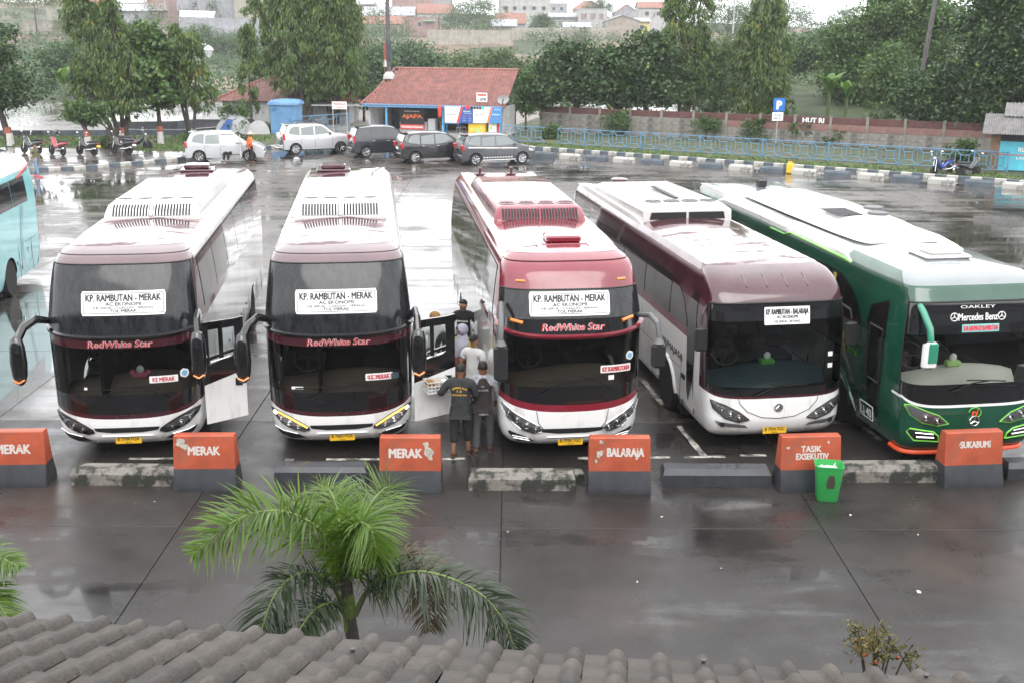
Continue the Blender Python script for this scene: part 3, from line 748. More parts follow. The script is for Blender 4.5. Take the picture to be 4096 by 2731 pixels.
    # mirrors
    for sg in (-1, 1):
        m = MB()
        if kind == 'A':
            if sg < 0: P = [(-1.20, .42, 2.40), (-1.33, .15, 2.50), (-1.47, -.08, 2.42), (-1.57, -.20, 2.22)]
            else: P = [(1.20, .42, 2.36), (1.30, .12, 2.56), (1.32, -.18, 2.50), (1.33, -.34, 2.26)]
            m.tube(P, [.055, .07, .075, .085], 10, flat=.8); arm = m.build('mirror_arm', 'black_gloss', root)
            q = Vector(P[-1]); h = MB()
            h.loft([[(q.x + sx_ * math.cos(a), q.y + sy_ * math.sin(a), q.z + dz) for a in [2 * PI * k / 14 for k in range(14)]] for dz, sx_, sy_ in ((.10, .03, .03), (.06, .09, .07), (-.08, .125, .10), (-.35, .14, .11), (-.58, .12, .10), (-.70, .08, .07), (-.74, .03, .03))][::-1], caps=True)
            h.build('mirror', 'black_gloss', root)
            h = MB(); h.tube([(q.x - .09, q.y - .075, q.z - .64), (q.x, q.y - .10, q.z - .68), (q.x + .09, q.y - .075, q.z - .63)], .018, 6); h.build('mirror_lamp', 'amber_lens', root)
        else:
            P = [(sg * 1.19, .40, 2.46), (sg * 1.30, .05, 2.54), (sg * 1.36, -.22, 2.46), (sg * 1.37, -.30, 2.26), (sg * 1.37, -.30, 2.20)]
            if sg < 0: P = [(-1.18, .40, 2.72), (-1.22, .08, 2.62), (-1.25, -.16, 2.45), (-1.26, -.22, 2.26), (-1.26, -.22, 2.22)]
            m.tube(P, [.045, .048, .048, .042, .042], 10); m.lathe((P[-1][0], P[-1][1], P[-1][2]), [(.05, .04), (.07, 0), (.09, -.03), (.10, -.05)][::-1], 'Z', 14); m.build('mirror_arm', 'grey_plastic', root)
            h = MB(); q = P[-1]; hh_ = .42 if sg > 0 else .60; h.rbox((q[0], q[1], q[2] - .05 - hh_ / 2), (.23, .17, hh_), .04); h.build('mirror', 'black_plastic', root)
    # nearside door: swung open square to the side, or shut
    if door:
        d = thing_part(root, S)
    if kind == 'B':
        m = MB()
        decal(m, lambda u, v: S.side(-1, u, v, .010), [(1.0, .42), (1.9, .42), (1.9, 2.3), (1.0, 2.3)], 6, 3, flip=True); m.build('door', 'white_paint', root, smooth=None)
    return root, S
def thing_part(root, S):
    """open passenger door: white lower panel, black upper frame with three openings, recessed handle, inner grab bar"""
    d = bpy.data.objects.new('door', None); COL.objects.link(d); d.parent = root; d.location = (1.27, .46, 0); d.rotation_euler = (0, 0, R(-2)); d.scale = (.72, 1, 1)
    w = 1.0; t = .05; E = lambda u, v, k: (u, k, v)
    m = MB(); m.prism([(0, .46), (w, .62), (w, 1.46), (0, 1.17)], E, -t / 2, t / 2); m.build('door_panel', 'white_paint', d)
    f = MB()
    for poly in ([(0, 1.17), (w, 1.46), (w, 1.80), (0, 1.50)], [(0, 1.50), (.16, 1.555), (.16, 2.30), (0, 2.28)], [(w - .22, 1.735), (w, 1.80), (w, 2.40), (w - .22, 2.36)], [(.16, 2.16), (w - .22, 2.22), (w - .22, 2.36), (.16, 2.30)], [(.40, 1.57), (.50, 1.61), (.50, 2.19), (.40, 2.18)], [(.16, 1.62), (.40, 1.69), (.40, 1.74), (.16, 1.68)], [(.50, 1.72), (.78, 1.79), (.78, 1.84), (.50, 1.77)]):
        f.prism(poly, E, -t / 2 - .002, t / 2 + .002)
    f.build('door_frame', 'black_gloss', d, smooth=None)
    g = MB()
    for poly in ([(.16, 1.74), (.40, 1.76), (.40, 2.17), (.16, 2.16)], [(.50, 1.84), (.78, 1.86), (.78, 2.21), (.50, 2.19)]): g.prism(poly, E, -.004, .004)
    build_each(g, 'door_window', 'clear_pane', d, smooth=None)
    h = MB(); h.rbox((w - .17, -t / 2 - .004, 1.24), (.17, .03, .13), .012); h.build('door_handle', 'black_plastic', d)
    b = MB(); b.tube([(.2, -t / 2 - .03, 1.60), (.72, -t / 2 - .03, 1.72)], .018, 6); b.build('grab_bar', 'chrome', d)
    s = MB(); s.box((-.15, .55, .48), (.5, .8, .05)); s.box((-.3, .6, .75), (.3, .8, .05)); s.box((-.35, .55, 1.35), (.05, .95, 1.7)); build_each(s, 'door_step', 'interior_dark', root)
    return d
mat('maroon_ac', (.64, .63, .61), .35, coat=.5, grime=((.5, .48, .45), 3, .5, .8))
mat('grey_roof', (.20, .225, .23), .25, coat=.9, grime=((.22, .23, .24), 1.2, .45, .7), var=.2, vscale=1)
mat('sign_teal', (.25, .62, .58), .5)
mat('print_red_light', (.75, .05, .10), .4)
mat('lime_dark', (.10, .38, .03), .4)
mat('lime_pale', (.42, .62, .22), .7)
mat('green_light', (.03, .26, .16), .3, coat=1)
BUS_GROUP = 'coaches parked nose-on in the terminal bays'
def tissue_box(loc, rz, mt, label, tall=False):
    """tissue box on a dashboard: a thing of its own"""
    t = thing('tissue_box', label, 'tissue box', loc, rz, 'tissue boxes on the dashboards')
    m = MB(); m.rbox((0, 0, .05), (.26, .15, .10), .02); m.build('box_body', mt, t)
    m = MB(); m.loft([[(.05 * k * math.cos(a), .035 * k * math.sin(a), z) for a in [2 * PI * i / 9 for i in range(9)]] for z, k in ((.09, .8), (.13, 1.3), (.18, 1.0 + .3), (.22, .5))], caps=True); m.build('tissue', 'tissue_white', t, smooth=None)
    if tall:
        for s in (-1, 1):
            m = MB(); m.ball((s * .13, 0, .1), (.05, .05, .05), 8, 6); m.build('bow', mt, t)
    return t
def local(root, p):
    c, s = math.cos(root.rotation_euler.z), math.sin(root.rotation_euler.z); l = root.location
    return (l.x + c * p[0] - s * p[1], l.y + s * p[0] + c * p[1], p[2])
b1, S1 = coach_a('coach', 'white coach with a maroon roof, open door and pink tissue box behind its windscreen', (-6.55, 18.13, 0), R(6.8), 'maroon_paint', ('B 7704 FGA', '06 24', False, '7704'), 'A', BUS_GROUP, True)
b2, S2 = coach_a('coach', 'white coach with a maroon roof, open door and headlights lit amber', (-2.92, 18.32, 0), R(7.0), 'maroon_paint', ('B 7683 FGA', '06 24', True, '7683'), 'A', BUS_GROUP, True)
b3, S3 = coach_a('coach', 'white coach with a bright red roof and brow, people gathered at its side', (1.04, 18.19, 0), R(7.0), 'red_paint', ('B 7938 TGC', '03 23', False, '7938'), 'B', BUS_GROUP, False)
tissue_box(local(b1, (.17, .62, 1.30)), b1.rotation_euler.z, 'tissue_pink', 'pink tissue box with white tissue behind the leftmost white coach windscreen', True)
for rt, S in ((b1, S1), (b2, S2)):
    ac_unit(rt, 'maroon_ac', -.90, .90, 3.55, 8.0, 3.60, .29, True)
    roof_hatch(rt, -.2 if rt is b1 else -.35, 11.0, 3.61, 'maroon_paint')
ac_unit(b3, 'red_paint', -.92, .92, 4.0, 9.4, 3.46, .30, True, slat='red_paint')
roof_hatch(b3, .05, 1.75, 3.46, 'red_paint')
for x in (-.55, .25):
    m = MB(); m.cyl((x, 10.9, 3.58), .035, .22, 'Z', 8); m.ball((x, 10.9, 3.7), (.05, .05, .05), 8, 6); m.cyl((x, 10.9, 3.53), .12, .03, 'Z', 12); m.tube([(x - .16, 10.9, 3.56), (x + .16, 10.9, 3.56)], .02, 6); m.build('roof_vent', 'maroon_paint', b3)
sm = MB()
for y in (1.35, 2.6): sm.tube([(lerp(-.95, -.45, k / 4), y + .02, 3.453 + .062 * (1 - abs(lerp(-.95, -.45, k / 4) / .96) ** 2.2)) for k in range(5)], .008, 5)
for x in (-.45, .45): sm.tube([(x, y, 3.453 + .064 * (1 - abs(x / .96) ** 2.2)) for y in (1.3, 2.6, 3.9)], .008, 5)
build_each(sm, 'roof_seam', 'sill_rubber', b3)
ROWS_C = [(.30, 1.10, .25, .72), (.36, 1.15, .14, .75), (.46, 1.19, .05, .78), (.62, 1.22, 0, .80), (.95, 1.235, .02, .80), (1.2, 1.24, .05, .78), (1.7, 1.245, .10, .72), (2.2, 1.24, .16, .62), (2.62, 1.21, .24, .50), (2.74, 1.19, .28, .46), (2.86, 1.185, .36, .44), (3.0, 1.165, .54, .44), (3.10, 1.12, .80, .44), (3.16, 1.04, 1.08, .44)]
def coach_c(name, label, loc, rz, green):
    """older coach with one tall windscreen under a heavy brow"""
    rows = [(z, w_, f, d * .78) for z, w_, f, d in ROWS_C] if not green else [(z * 1.03, w_, f * (.75 if z < 2.9 else .62), d * .66) for z, w_, f, d in ROWS_C]
    S = Shell(rows, n=4.6 if not green else 5.4); root = thing(name, label, 'bus', loc, rz, BUS_GROUP); c = lambda v: (lambda a: v)
    paint, low = ('green_paint', 'green_paint') if green else ('maroon_paint', 'white_paint')
    z_mar = (lambda a: 1.02 + .14 * min(abs(a), .8) ** 1.6) if not green else (lambda a: 1.10 + .22 * min(abs(a), .8) ** 1.6)
    z_blk = lambda a: z_mar(a) + .045
    z_ws = (lambda a: 1.20 + .10 * a * a) if not green else (lambda a: 1.50 + .06 * a * a)
    z_wt = c(2.66) if not green else c(2.86)
    z_hd = c(2.36) if not green else c(2.34)
    aw = .85 if not green else .90
    b = MB(); front_patch(b, S, -1, 1, c(S.z[0]), z_mar, 12); b.build('front_bumper', low, root, smooth=40)
    b = MB(); front_patch(b, S, -1, 1, z_mar, z_blk, 1); b.build('front_stripe', 'maroon_paint' if not green else 'white_paint', root, smooth=40)
    b = MB(); front_patch(b, S, -aw, aw, z_blk, z_ws, 5); b.build('wiper_panel', 'black_gloss', root, smooth=40)
    b = MB(); front_patch(b, S, -aw, aw, z_ws, z_hd, 8); b.build('windscreen', 'windscreen' if not green else 'clear_pane', root, smooth=40)
    b = MB(); front_patch(b, S, -aw, aw, z_hd, z_wt, 4); b.build('header_glass', 'black_gloss', root, smooth=40)
    b = MB()
    for s0, s1 in ((-1, -aw), (aw, 1)): front_patch(b, S, s0, s1, z_blk, z_wt, 8)
    build_each(b, 'corner_pillar', paint, root, smooth=40)
    zfh = S.z[-1] if not green else 3.11
    b = MB(); front_patch(b, S, -1, 1, z_wt, c(zfh), 8); b.build('forehead', paint, root, smooth=60)
    if green: b = MB(); front_patch(b, S, -1, 1, c(zfh), c(S.z[-1]), 4); b.build('roof_front', 'grey_roof', root, smooth=60)
    g = MB(); g.tube([S.front(a, z_wt(a), .008) for a in AG if abs(a) <= aw + .01], .016, 6)
    for s_ in (-1, 1): g.tube([S.front(s_ * aw, lerp(z_blk(aw), z_wt(aw), k / 8), .006) for k in range(9)], .014, 6)
    build_each(g, 'gasket', 'sill_rubber', root)
    zt = S.z[-1]; r = MB(); roof_loops(r, S, zt, S.w[-1], S.fz[-1], S.d[-1], .08); r.build('roof', 'maroon_roof' if not green else 'grey_roof', root, smooth=60)
    zg0, zg1 = (1.92, 2.82) if not green else (2.02, 2.86)
    finish_body(S, root, zt, low, None, glass_z=(zg0 - .14,), arches=[(2.7, .58), (8.8, .58)], cut=.95 if green else None)
    Yl = [None] + [1.2 + .6 * k for k in range(18)] + [S.L - .35]
    for sg in (-1, 1):
        m = MB(); side_patch(m, S, sg, Yl if not (green and sg > 0) else [3.3] + Yl[6:], c(zg0 - .14), c(zg0), 1); m.build('side_stripe', 'red_paint' if not green else 'green_paint', root, smooth=None)
        m = MB(); side_patch(m, S, sg, Yl if not (green and sg > 0) else [3.3] + Yl[6:], c(zg0), c(zg1), 6); m.build('window_surround', paint, root, smooth=None)
        if green and sg > 0: m = MB(); side_patch(m, S, sg, [None, 1.2, 1.8, 2.5, 3.3], c(.95), c(zg1), 8); m.build('driver_window', 'clear_pane', root, smooth=None)
        m = MB(); side_patch(m, S, sg, Yl, c(zg1), c(zt), 6); m.build('roof_edge', paint, root, smooth=50)
        if not green:
            window_band(root, S, sg, 2.55, S.L - .4, zg0 + .03, zg1 - .14, 5)
            poly = [(1.45, zg0 + .03), (2.5, zg0 + .03), (2.5, zg1 - .14), (2.15, zg1 - .2), (1.75, zg1 - .40), (1.5, zg1 - .70)]
            m = MB(); decal(m, lambda u, v: S.side(sg, u, v, .008), poly, 8, 4, flip=sg < 0); m.build('window', 'side_glass', root, smooth=None)
            # glazed front quarter and door, sweeping down to the bumper
            poly = [(1.28, .62), (1.36, .72), (1.42, 2.2), (1.4, 2.72), (1.0, 2.74), (.93, 1.9), (1.0, 1.1)]
            m = MB(); decal(m, lambda u, v: S.side(sg, u, v, .009), poly, 10, 3, flip=sg < 0); m.build('door', 'black_gloss', root, smooth=None)
        else:
            window_band(root, S, sg, 3.3, S.L - .4, zg0 + .03, zg1 - .04, 5)
            if sg > 0: continue
            poly = [(1.85, zg0 - .25), (3.25, zg0 - .1), (3.25, zg1 - .04), (3.0, zg1 - .04), (2.4, zg1 - .20), (2.0, zg1 - .50), (1.84, zg1 - .85)]
            m = MB(); decal(m, lambda u, v: S.side(sg, u, v, .010), poly, 10, 4, flip=sg < 0); m.build('window', 'side_glass', root, smooth=None)
            poly = [(1.02, .62), (1.30, .68), (1.50, 1.0), (1.62, 1.5), (1.62, 2.3), (1.55, 2.66), (.95, 2.74), (.94, 1.6)]
            m = MB(); decal(m, lambda u, v: S.side(sg, u, v, .009), poly, 10, 4, flip=sg < 0); dr = m.build('door', 'black_gloss', root, smooth=None)
            m = MB()
            for q in ((1.02, 1.25, 1.02, 2.2), (1.5, 1.25, 1.5, 2.2), (1.02, 2.2, 1.5, 2.2), (1.02, 1.25, 1.5, 1.25)): m.tube([S.side(sg, q[0], q[1], .014), S.side(sg, q[2], q[3], .014)], .016, 5)
            m.build('door_window_frame', 'sill_rubber', dr)
            m = MB(); decal(m, lambda u, v: S.side(sg, u, v, .013), [(3.0, zg0 + .05), (3.25, zg0 + .05), (3.22, zg1 - .1), (3.08, zg1 - .1)], 8, 3, flip=sg < 0); m.build('curtain', 'curtain_gold', root, smooth=None)
            m = MB(); decal(m, lambda u, v: S.side(sg, u, v, .013), [(4.6, zg0 + .05), (4.82, zg0 + .05), (4.8, zg1 - .1), (4.66, zg1 - .1)], 8, 3, flip=sg < 0); m.build('curtain', 'curtain_gold', root, smooth=None)
        j = MB(); W_ = S.W(.9)
        for y in (1.75, 3.6, 4.7, 5.8, 6.9, 8.0, 10): j.box((sg * (W_ + .003), y, .8), (.006, .012, .9))
        j.box((sg * (W_ + .003), 6, 1.1), (.006, 8.4, .012))
        j.tube([S.side(sg, .99, .45, .004), S.side(sg, 1.0, 1.0, .004), S.side(sg, .98, 2.0, .004)], .01, 5); j.tube([S.side(sg, 1.72, .4, .004), S.side(sg, 1.72, 1.3, .004)], .01, 5)
        build_each(j, 'flap_seam', 'sill_rubber', root, smooth=None)
        h = MB(); h.box((sg * (W_ + .01), 1.56, 1.0), (.025, .2, .09)); h.build('door_handle', 'black_plastic', root)
        a = MB(); a.tube([S.side(sg, 2.7 - .60 * math.cos(PI * k / 12), .5 + .60 * math.sin(PI * k / 12), .0) for k in range(13)], .035, 6); a.build('wheel_arch', low, root)
    wheel_set(root, .5, 1.22, 2.7, cap=green); wheel_set(root, .5, 1.22, 8.8)
    tl = MB()
    for sg in (-1, 1): tl.box((sg * 1.08, S.L - .12, 1.0), (.16, .12, .5), bev=.03)
    build_each(tl, 'tail_light', 'red_lens', root)
    # lamps and bumper
    for sg in (-1, 1):
        if not green:
            poly = [(sg * u, v) for u, v in ((.52, .66), (.70, .62), (.95, .70), (1.13, .86), (1.17, 1.0), (.95, .93), (.70, .80))]
            headlamp(root, S, poly, [(sg * .70, .70, .055), (sg * .85, .76, .06), (sg * 1.0, .84, .05)], bowl='lamp_silver')
            f = MB(); decal(f, lambda u, v: S.fx(u, v, .010), [(sg * u, v) for u, v in ((.52, .50), (1.02, .54), (1.10, .64), (.98, .62), (.6, .57))], 5, 6); fo = f.build('bumper_slot', 'grey_plastic', root)
            f = MB(); f.cyl(S.fx(sg * .98, .58, .014), .045, .03, 'Y', 12); f.build('fog_lamp', 'print_black', fo)
        else:
            poly = [(sg * u, v) for u, v in ((.46, .83), (.66, .80), (.92, .86), (1.12, 1.00), (1.19, 1.16), (1.12, 1.17), (.88, 1.07), (.64, .98))]
            headlamp(root, S, poly, [(sg * .66, .88, .06), (sg * .86, .94, .065)], trim='lime_trim', bowl='lamp_silver')
            f = MB(); poly = [(sg * u, v) for u, v in ((.60, .52), (1.02, .55), (1.14, .70), (1.10, .76), (.72, .70), (.62, .62))]
            decal(f, lambda u, v: S.fx(u, v, .010), poly, 5, 6); fo = f.build('fog_lamp', 'print_black', root)
            f = MB(); f.tube([S.fx(*q, .014) for q in poly + poly[:1]], .014, 6); f.build('fog_trim', 'lime_trim', fo)
            f = MB(); f.tube([S.fx(sg * .70, .60, .02), S.fx(sg * 1.0, .62, .02)], .02, 6); f.tube([S.fx(sg * .72, .66, .02), S.fx(sg * 1.02, .69, .02)], .014, 6); build_each(f, 'fog_bar', 'chrome', fo)
    if green:
        k = MB(); k.loft([[S.front(a, .33, .015), S.front(a, .28, .06), S.front(a, .25, .055), S.front(a, .31, .0)] for a in AG], caps=True); k.build('lip_skirt', 'orange_skirt', root)
        e = MB(); p0 = S.fx(0, .86, .02)
        pts = [(p0.x + .085 * math.cos(a), p0.y, p0.z + .085 * math.sin(a)) for a in [2 * PI * i / 20 for i in range(21)]]
        e.tube(pts, .012, 6, caps=False)
        for a in (PI / 2, PI * 7 / 6, -PI / 6): e.tube([p0, (p0.x + .085 * math.cos(a), p0.y, p0.z + .085 * math.sin(a))], .010, 6)
        e.build('star_emblem', 'chrome', root)
        e = MB(); text_on(e, lambda u, v: S.fx(u, v + 1.0, .012), 'tj', .13, .13, bold=.03, shear=.2); e.build('lettering', 'orange_skirt', root, smooth=None)
        e = MB(); e.tube([S.fx(.11 * math.cos(a), 1.0 + .09 * math.sin(a), .012) for a in [PI * (-.35 + 1.3 * i / 14) for i in range(15)]], .007, 5); e.build('emblem_ring', 'lime_trim', root)
    else:
        e = MB(); p0 = S.fx(0, .86, .015); e.lathe((p0.x, p0.y, p0.z), [(.001, -.01), (.075, -.012), (.07, .01), (.05, .012)], 'Y', 16); e.tube([(p0.x - .05, p0.y - .012, p0.z - .02), (p0.x, p0.y - .016, p0.z + .03), (p0.x + .05, p0.y - .012, p0.z - .02)], .014, 6); e.build('maker_emblem', 'chrome', root)
        e = MB(); e.tube([S.fx(x, z, .004) for x, z in ((-.72, 1.03), (-.70, .95), (-.56, .80), (-.3, .69), (0, .66), (.3, .69), (.56, .80), (.70, .95), (.72, 1.03))], .006, 5); build_each(e, 'bonnet_seam', 'sill_rubber', root)
        number_plate(root, S, -.03, .44, 'B 7934 TGC', '03 24')
        rg = MB()
        for x in (-.55, -.18, .18, .55):
            rg.tube([S.fx(x + .06, 3.12, .0) + Vector((0, .25, .045)), S.fx(x, 3.05, .012), S.fx(x, 2.90, .012)], .010, 5)
        build_each(rg, 'roof_rib', paint, root)
    interior(root, S, .95, 'dash_blue' if not green else 'dash_cream', dash_z=1.25 if not green else 1.40, bulk=3.6 if not green else 5.4, right=not green)
    zb = z_ws(0)
    wiper(root, S, [(-.45, zb - .12), (-.1, zb + .02), (.2, zb + .05)], [(-.2, zb + .07), (.2, zb + .05), (.5, zb + .03)])
    if green: wiper(root, S, [(.95, zb - .14), (.6, zb - .05), (.3, zb - .02)], [(0, zb - .03), (.3, zb - .02), (.7, zb - .06)])
    if not green:
        z0 = 2.44; sign_card(root, S, 'route_sign', .12, z0, .82, .30, [(z0 + .07, .095, .77, 'KP. RAMBUTAN - BALARAJA', .030), (z0 - .02, .05, .38, 'AC EKONOMI', .028), (z0 - .095, .038, .46, 'KB. JERUK - BITUNG', .012)], border=False, cr=.005)
        st = MB()
        for x, z in ((.93, 1.75), (.93, 1.55)): decal(st, lambda u, v: S.fx(u, v, .008), rect(x, z, .09, .08), 2, 2)
        build_each(st, 'permit_sticker', 'print_white', root, smooth=None)
        # logo and name low on the side
        for sg in (-1, 1):
            mp = lambda u, v: S.side(sg, u if sg < 0 else u, v, .008)
            q = MB(); decal(q, mp, [(3.25 + .16 * math.cos(k * PI / 8 + .1), 1.50 + .17 * math.sin(k * PI / 8 + .1)) for k in range(16)], 8, 4, flip=sg < 0); lg = q.build('logo_disc', 'red_paint', root, smooth=None)
            q = MB(); k = -sg
            for du in (-.05, .05): q.tube([S.side(sg, 3.25 + du, 1.41 + du * .6, .012), S.side(sg, 3.25 + du, 1.58 + du * .6, .012)], .014, 5); q.tube([S.side(sg, 3.25 + du + .04 * math.cos(a), 1.57 + du * .6 + .04 * math.sin(a), .012) for a in [PI * i / 5 for i in range(11)]], .012, 5)
            q.build('logo_print', 'print_white', lg, smooth=None)
            q = MB(); text_on(q, lambda u, v: S.side(sg, 2.30 + sg * u, v + 1.34, .008), 'PRIMAJASA', .13, 1.35, bold=.02, shear=.1); q.build('lettering', 'maroon_paint', root, smooth=None)
    else:
        t = MB(); text_on(t, lambda u, v: S.fx(u - .05, v + 2.78, .010), 'OAKLEY', .05, .62, bold=.0, width=2); text_on(t, lambda u, v: S.fx(u - .05, v + 2.62, .010), 'Mercedes Benz', .12, .70, bold=.02)
        for x in (-.47, .37):
            t.tube([S.fx(x + .065 * math.cos(a), 2.62 + .065 * math.sin(a), .012) for a in [2 * PI * i / 18 for i in range(19)]], .008, 5, caps=False)
            for a in (PI / 2, PI * 7 / 6, -PI / 6): t.tube([S.fx(x, 2.62, .012), S.fx(x + .065 * math.cos(a), 2.62 + .065 * math.sin(a), .012)], .007, 5)
        t.build('lettering', 'print_white', root, smooth=None)
        z0 = 2.43; sign_card(root, S, 'route_sign', 0, z0, .66, .13, [(z0, .085, .62, 'SUKABUMI-KP.RAMBUTAN', .03)], back='sign_teal', ink='print_red_light', border=False, cr=.005)
        for sg in (-1, 1):
            q = MB(); mp = lambda du, dz: (lambda u, v: S.side(sg, du + sg * u, v + dz, .014))
            text_on(q, mp(2.50, 1.62), 'A', .36, .26, bold=.03); text_on(q, mp(3.05, 1.68), 'J', .30, .18, bold=.03); text_on(q, mp(3.65, 1.74), 'NA', .28, .46, bold=.03); q.build('lettering', 'curtain_gold', root, smooth=None)
            q = MB(); text_on(q, mp(2.10, 1.54), 'PRIMA', .13, .42, bold=.02); q.build('lettering', 'lime_dark', root, smooth=None)
            q = MB(); q.tube([S.side(sg, 3.55, 1.20, .004), S.side(sg, 3.0, 1.06, .004), S.side(sg, 2.4, .92, .004), S.side(sg, 2.0, .62, .004), S.side(sg, 1.9, .45, .004)], [.05, .06, .045, .03, .01], 6, flat=.3); q.build('white_swoosh', 'white_paint', root)
            q = MB(); text_on(q, mp(1.42, .62), 'LJ 40', .16, .42, bold=.03, shear=-.05); nb = q.build('lettering', 'print_white', root, smooth=None)
            q = MB()
            for a_, b_ in (((1.17, .50), (1.67, .50)), ((1.67, .50), (1.67, .76)), ((1.67, .76), (1.17, .76)), ((1.17, .76), (1.17, .50))): q.tube([S.side(sg, a_[0], a_[1], .012), S.side(sg, b_[0], b_[1], .012)], .007, 4)
            q.build('number_frame', 'print_white', root, smooth=None)
    return root, S
b4, S4 = coach_c('coach', 'older white coach with a maroon roof, tall windscreen and a Balaraja route sign', (4.63, 18.58, 0), R(8.9), False)
b5, S5 = coach_c('coach', 'dark green coach with lime trimmed headlights and a grey roof', (7.76, 17.92, 0), R(8.7), True)
tissue_box(local(b4, (.06, .82, 1.40)), R(10), 'tissue_green', 'dark green tissue box behind the windscreen of the older maroon topped coach')
tissue_box(local(b5, (-.02, .82, 1.58)), R(9), 'lime_pale', 'pale green tissue box on the cream dashboard of the green coach')
# mirrors of the two older coaches
for sg in (-1, 1):
    m = MB(); P = [(sg * 1.10, .45, 2.78), (sg * 1.28, .10, 2.62), (sg * 1.34, -.12, 2.42), (sg * 1.34, -.14, 2.25)]
    if sg < 0: P = [(-1.02, .50, 2.92), (-1.05, .12, 2.74), (-1.02, -.10, 2.5), (-1.01, -.14, 2.30)]
    m.tube(P, [.045, .055, .055, .05], 10); m.build('mirror_arm', 'green_light', b5)
    q = P[-1]; h = MB(); h.rbox((q[0], q[1], q[2] - .22), (.25, .15, .47), .05); h.build('mirror', 'white_paint', b5)
    h = MB(); h.rbox((q[0] + .02, q[1] - .075, q[2] - .17), (.16, .03, .34), .015); h.build('mirror_cap', 'green_light', b5)
    m = MB(); P = [(sg * 1.16, .62, 2.6), (sg * 1.34, .35, 2.46), (sg * 1.36, .32, 2.3)]; m.tube(P, .022, 8); m.build('mirror_arm', 'black_plastic', b4)
    h = MB(); h.rbox((sg * 1.36, .30, 2.05), (.22, .10, .42), .03); h.build('mirror', 'black_plastic', b4)
# roof gear
m = MB(); x0, x1, y0, y1, z = -.98, .98, 5.6, 10.3, 3.20
m.loft([[(x0, y0, z - .05), (x1, y0, z - .05), (x1, y1, z - .05), (x0, y1, z - .05)], [(x0, y0 + .02, z + .2), (x1, y0 + .02, z + .2), (x1, y1, z + .12), (x0, y1, z + .12)], [(x0 + .16, y0 + .22, z + .33), (x1 - .16, y0 + .22, z + .33), (x1 - .16, y1 - .3, z + .25), (x0 + .16, y1 - .3, z + .25)]], caps=True)
ac = m.build('air_conditioner', 'maroon_ac', b4, smooth=25)
m = MB(); m.prism([(-.84, z + .02), (-.03, z + .02), (-.03, z + .17), (-.80, z + .17)], lambda u, v, t: (u, t, v), y0 - .006, y0 + .02); m.prism([(.03, z + .02), (.84, z + .02), (.80, z + .17), (.03, z + .17)], lambda u, v, t: (u, t, v), y0 - .006, y0 + .02); build_each(m, 'intake', 'print_black', ac, smooth=None)
m = MB(); fr = MB()
for k in range(4):
    cx = lerp(-.62, .62, k / 3); m.lathe((cx, y0 + .55, z + .325), [(.17, -.02), (.185, .015), (.16, .018), (.15, 0), (.06, 0), (.055, .02), (.001, .02)], 'Z', 20)
build_each(m, 'fan', 'grey_plastic', ac)
m = MB(); m.box((.02, y0 + 1.9, z + .335), (.10, 1.9, .02)); m.build('cable_tray', 'print_black', ac)
m = MB(); m.lathe((-.1, 11.2, 3.2), [(.17, -.05), (.17, .08), (.22, .1), (.22, .16), (.15, .19), (.01, .19)], 'Z', 20); m.build('roof_vent', 'maroon_paint', b4)
rail(b4, S4, -1, 5.4, 11.6, 3.12, 'maroon_ac', w=.12, h=.12)
# green coach: domed pod, hatch, side fairings
m = MB(); G = []
for y, hh, ww in ((2.95, .0, .66), (3.0, .10, .72), (3.3, .2, .80), (4.2, .27, .86), (6.5, .28, .88), (8.9, .2, .86), (9.4, .02, .82)):
    G.append([(x * ww, y, 3.33 + hh * (1 - abs(x) ** 4)) for x in [i / 10 for i in range(-10, 11)]])
m.grid(G); ac = m.build('air_conditioner', 'maroon_ac', b5, smooth=60)
m = MB(); 
for i in range(9):
    for j in range(6): m.box((-.62 + i * .062, 4.55 + j * .15, 3.612), (.05, .12, .012))
m.build('louvre', 'print_black', ac, smooth=None)
m = MB()
for x, y in ((.25, 4.6), (.5, 5.3)): m.lathe((x, y, 3.61), [(.2, -.02), (.2, .03), (.17, .04), (.1, .03), (.001, .03)], 'Z', 18)
build_each(m, 'fan', 'grey_plastic', ac)
roof_hatch(b5, .05, 1.75, 3.325, 'maroon_ac', 1.0)
for sg in (-1, 1):
    m = MB(); rows = []
    for y, k in ((2.6, .1), (2.9, .7), (3.6, 1), (5.5, 1), (5.9, .8), (7.5, .9), (9.6, .8), (10.2, .1)):
        rows.append([(sg * 1.16, y, 3.06), (sg * 1.18, y, 3.06 + .14 * k), (sg * 1.06, y, 3.12 + .22 * k), (sg * .86, y, 3.22 + .06 * k), (sg * .84, y, 3.2)][::sg])
    m.loft(rows, caps=True); m.build('side_fairing', 'white_paint', b5, smooth=50)
    m = MB(); m.tube([(sg * 1.185, y, 3.06 + .02 * k) for y, k in ((2.6, 0), (2.9, 1), (5.5, 2), (5.8, -2), (6.6, -2))], .014, 5); m.build('fairing_trim', 'lime_trim', b5)
rail(b5, S5, -1, 9.8, 11.8, 3.18, 'maroon_ac', w=.12, h=.14)
m = MB(); m.box((.1, 10.6, 3.42), (.2, .2, .16)); m.build('roof_vent', 'print_black', b5)
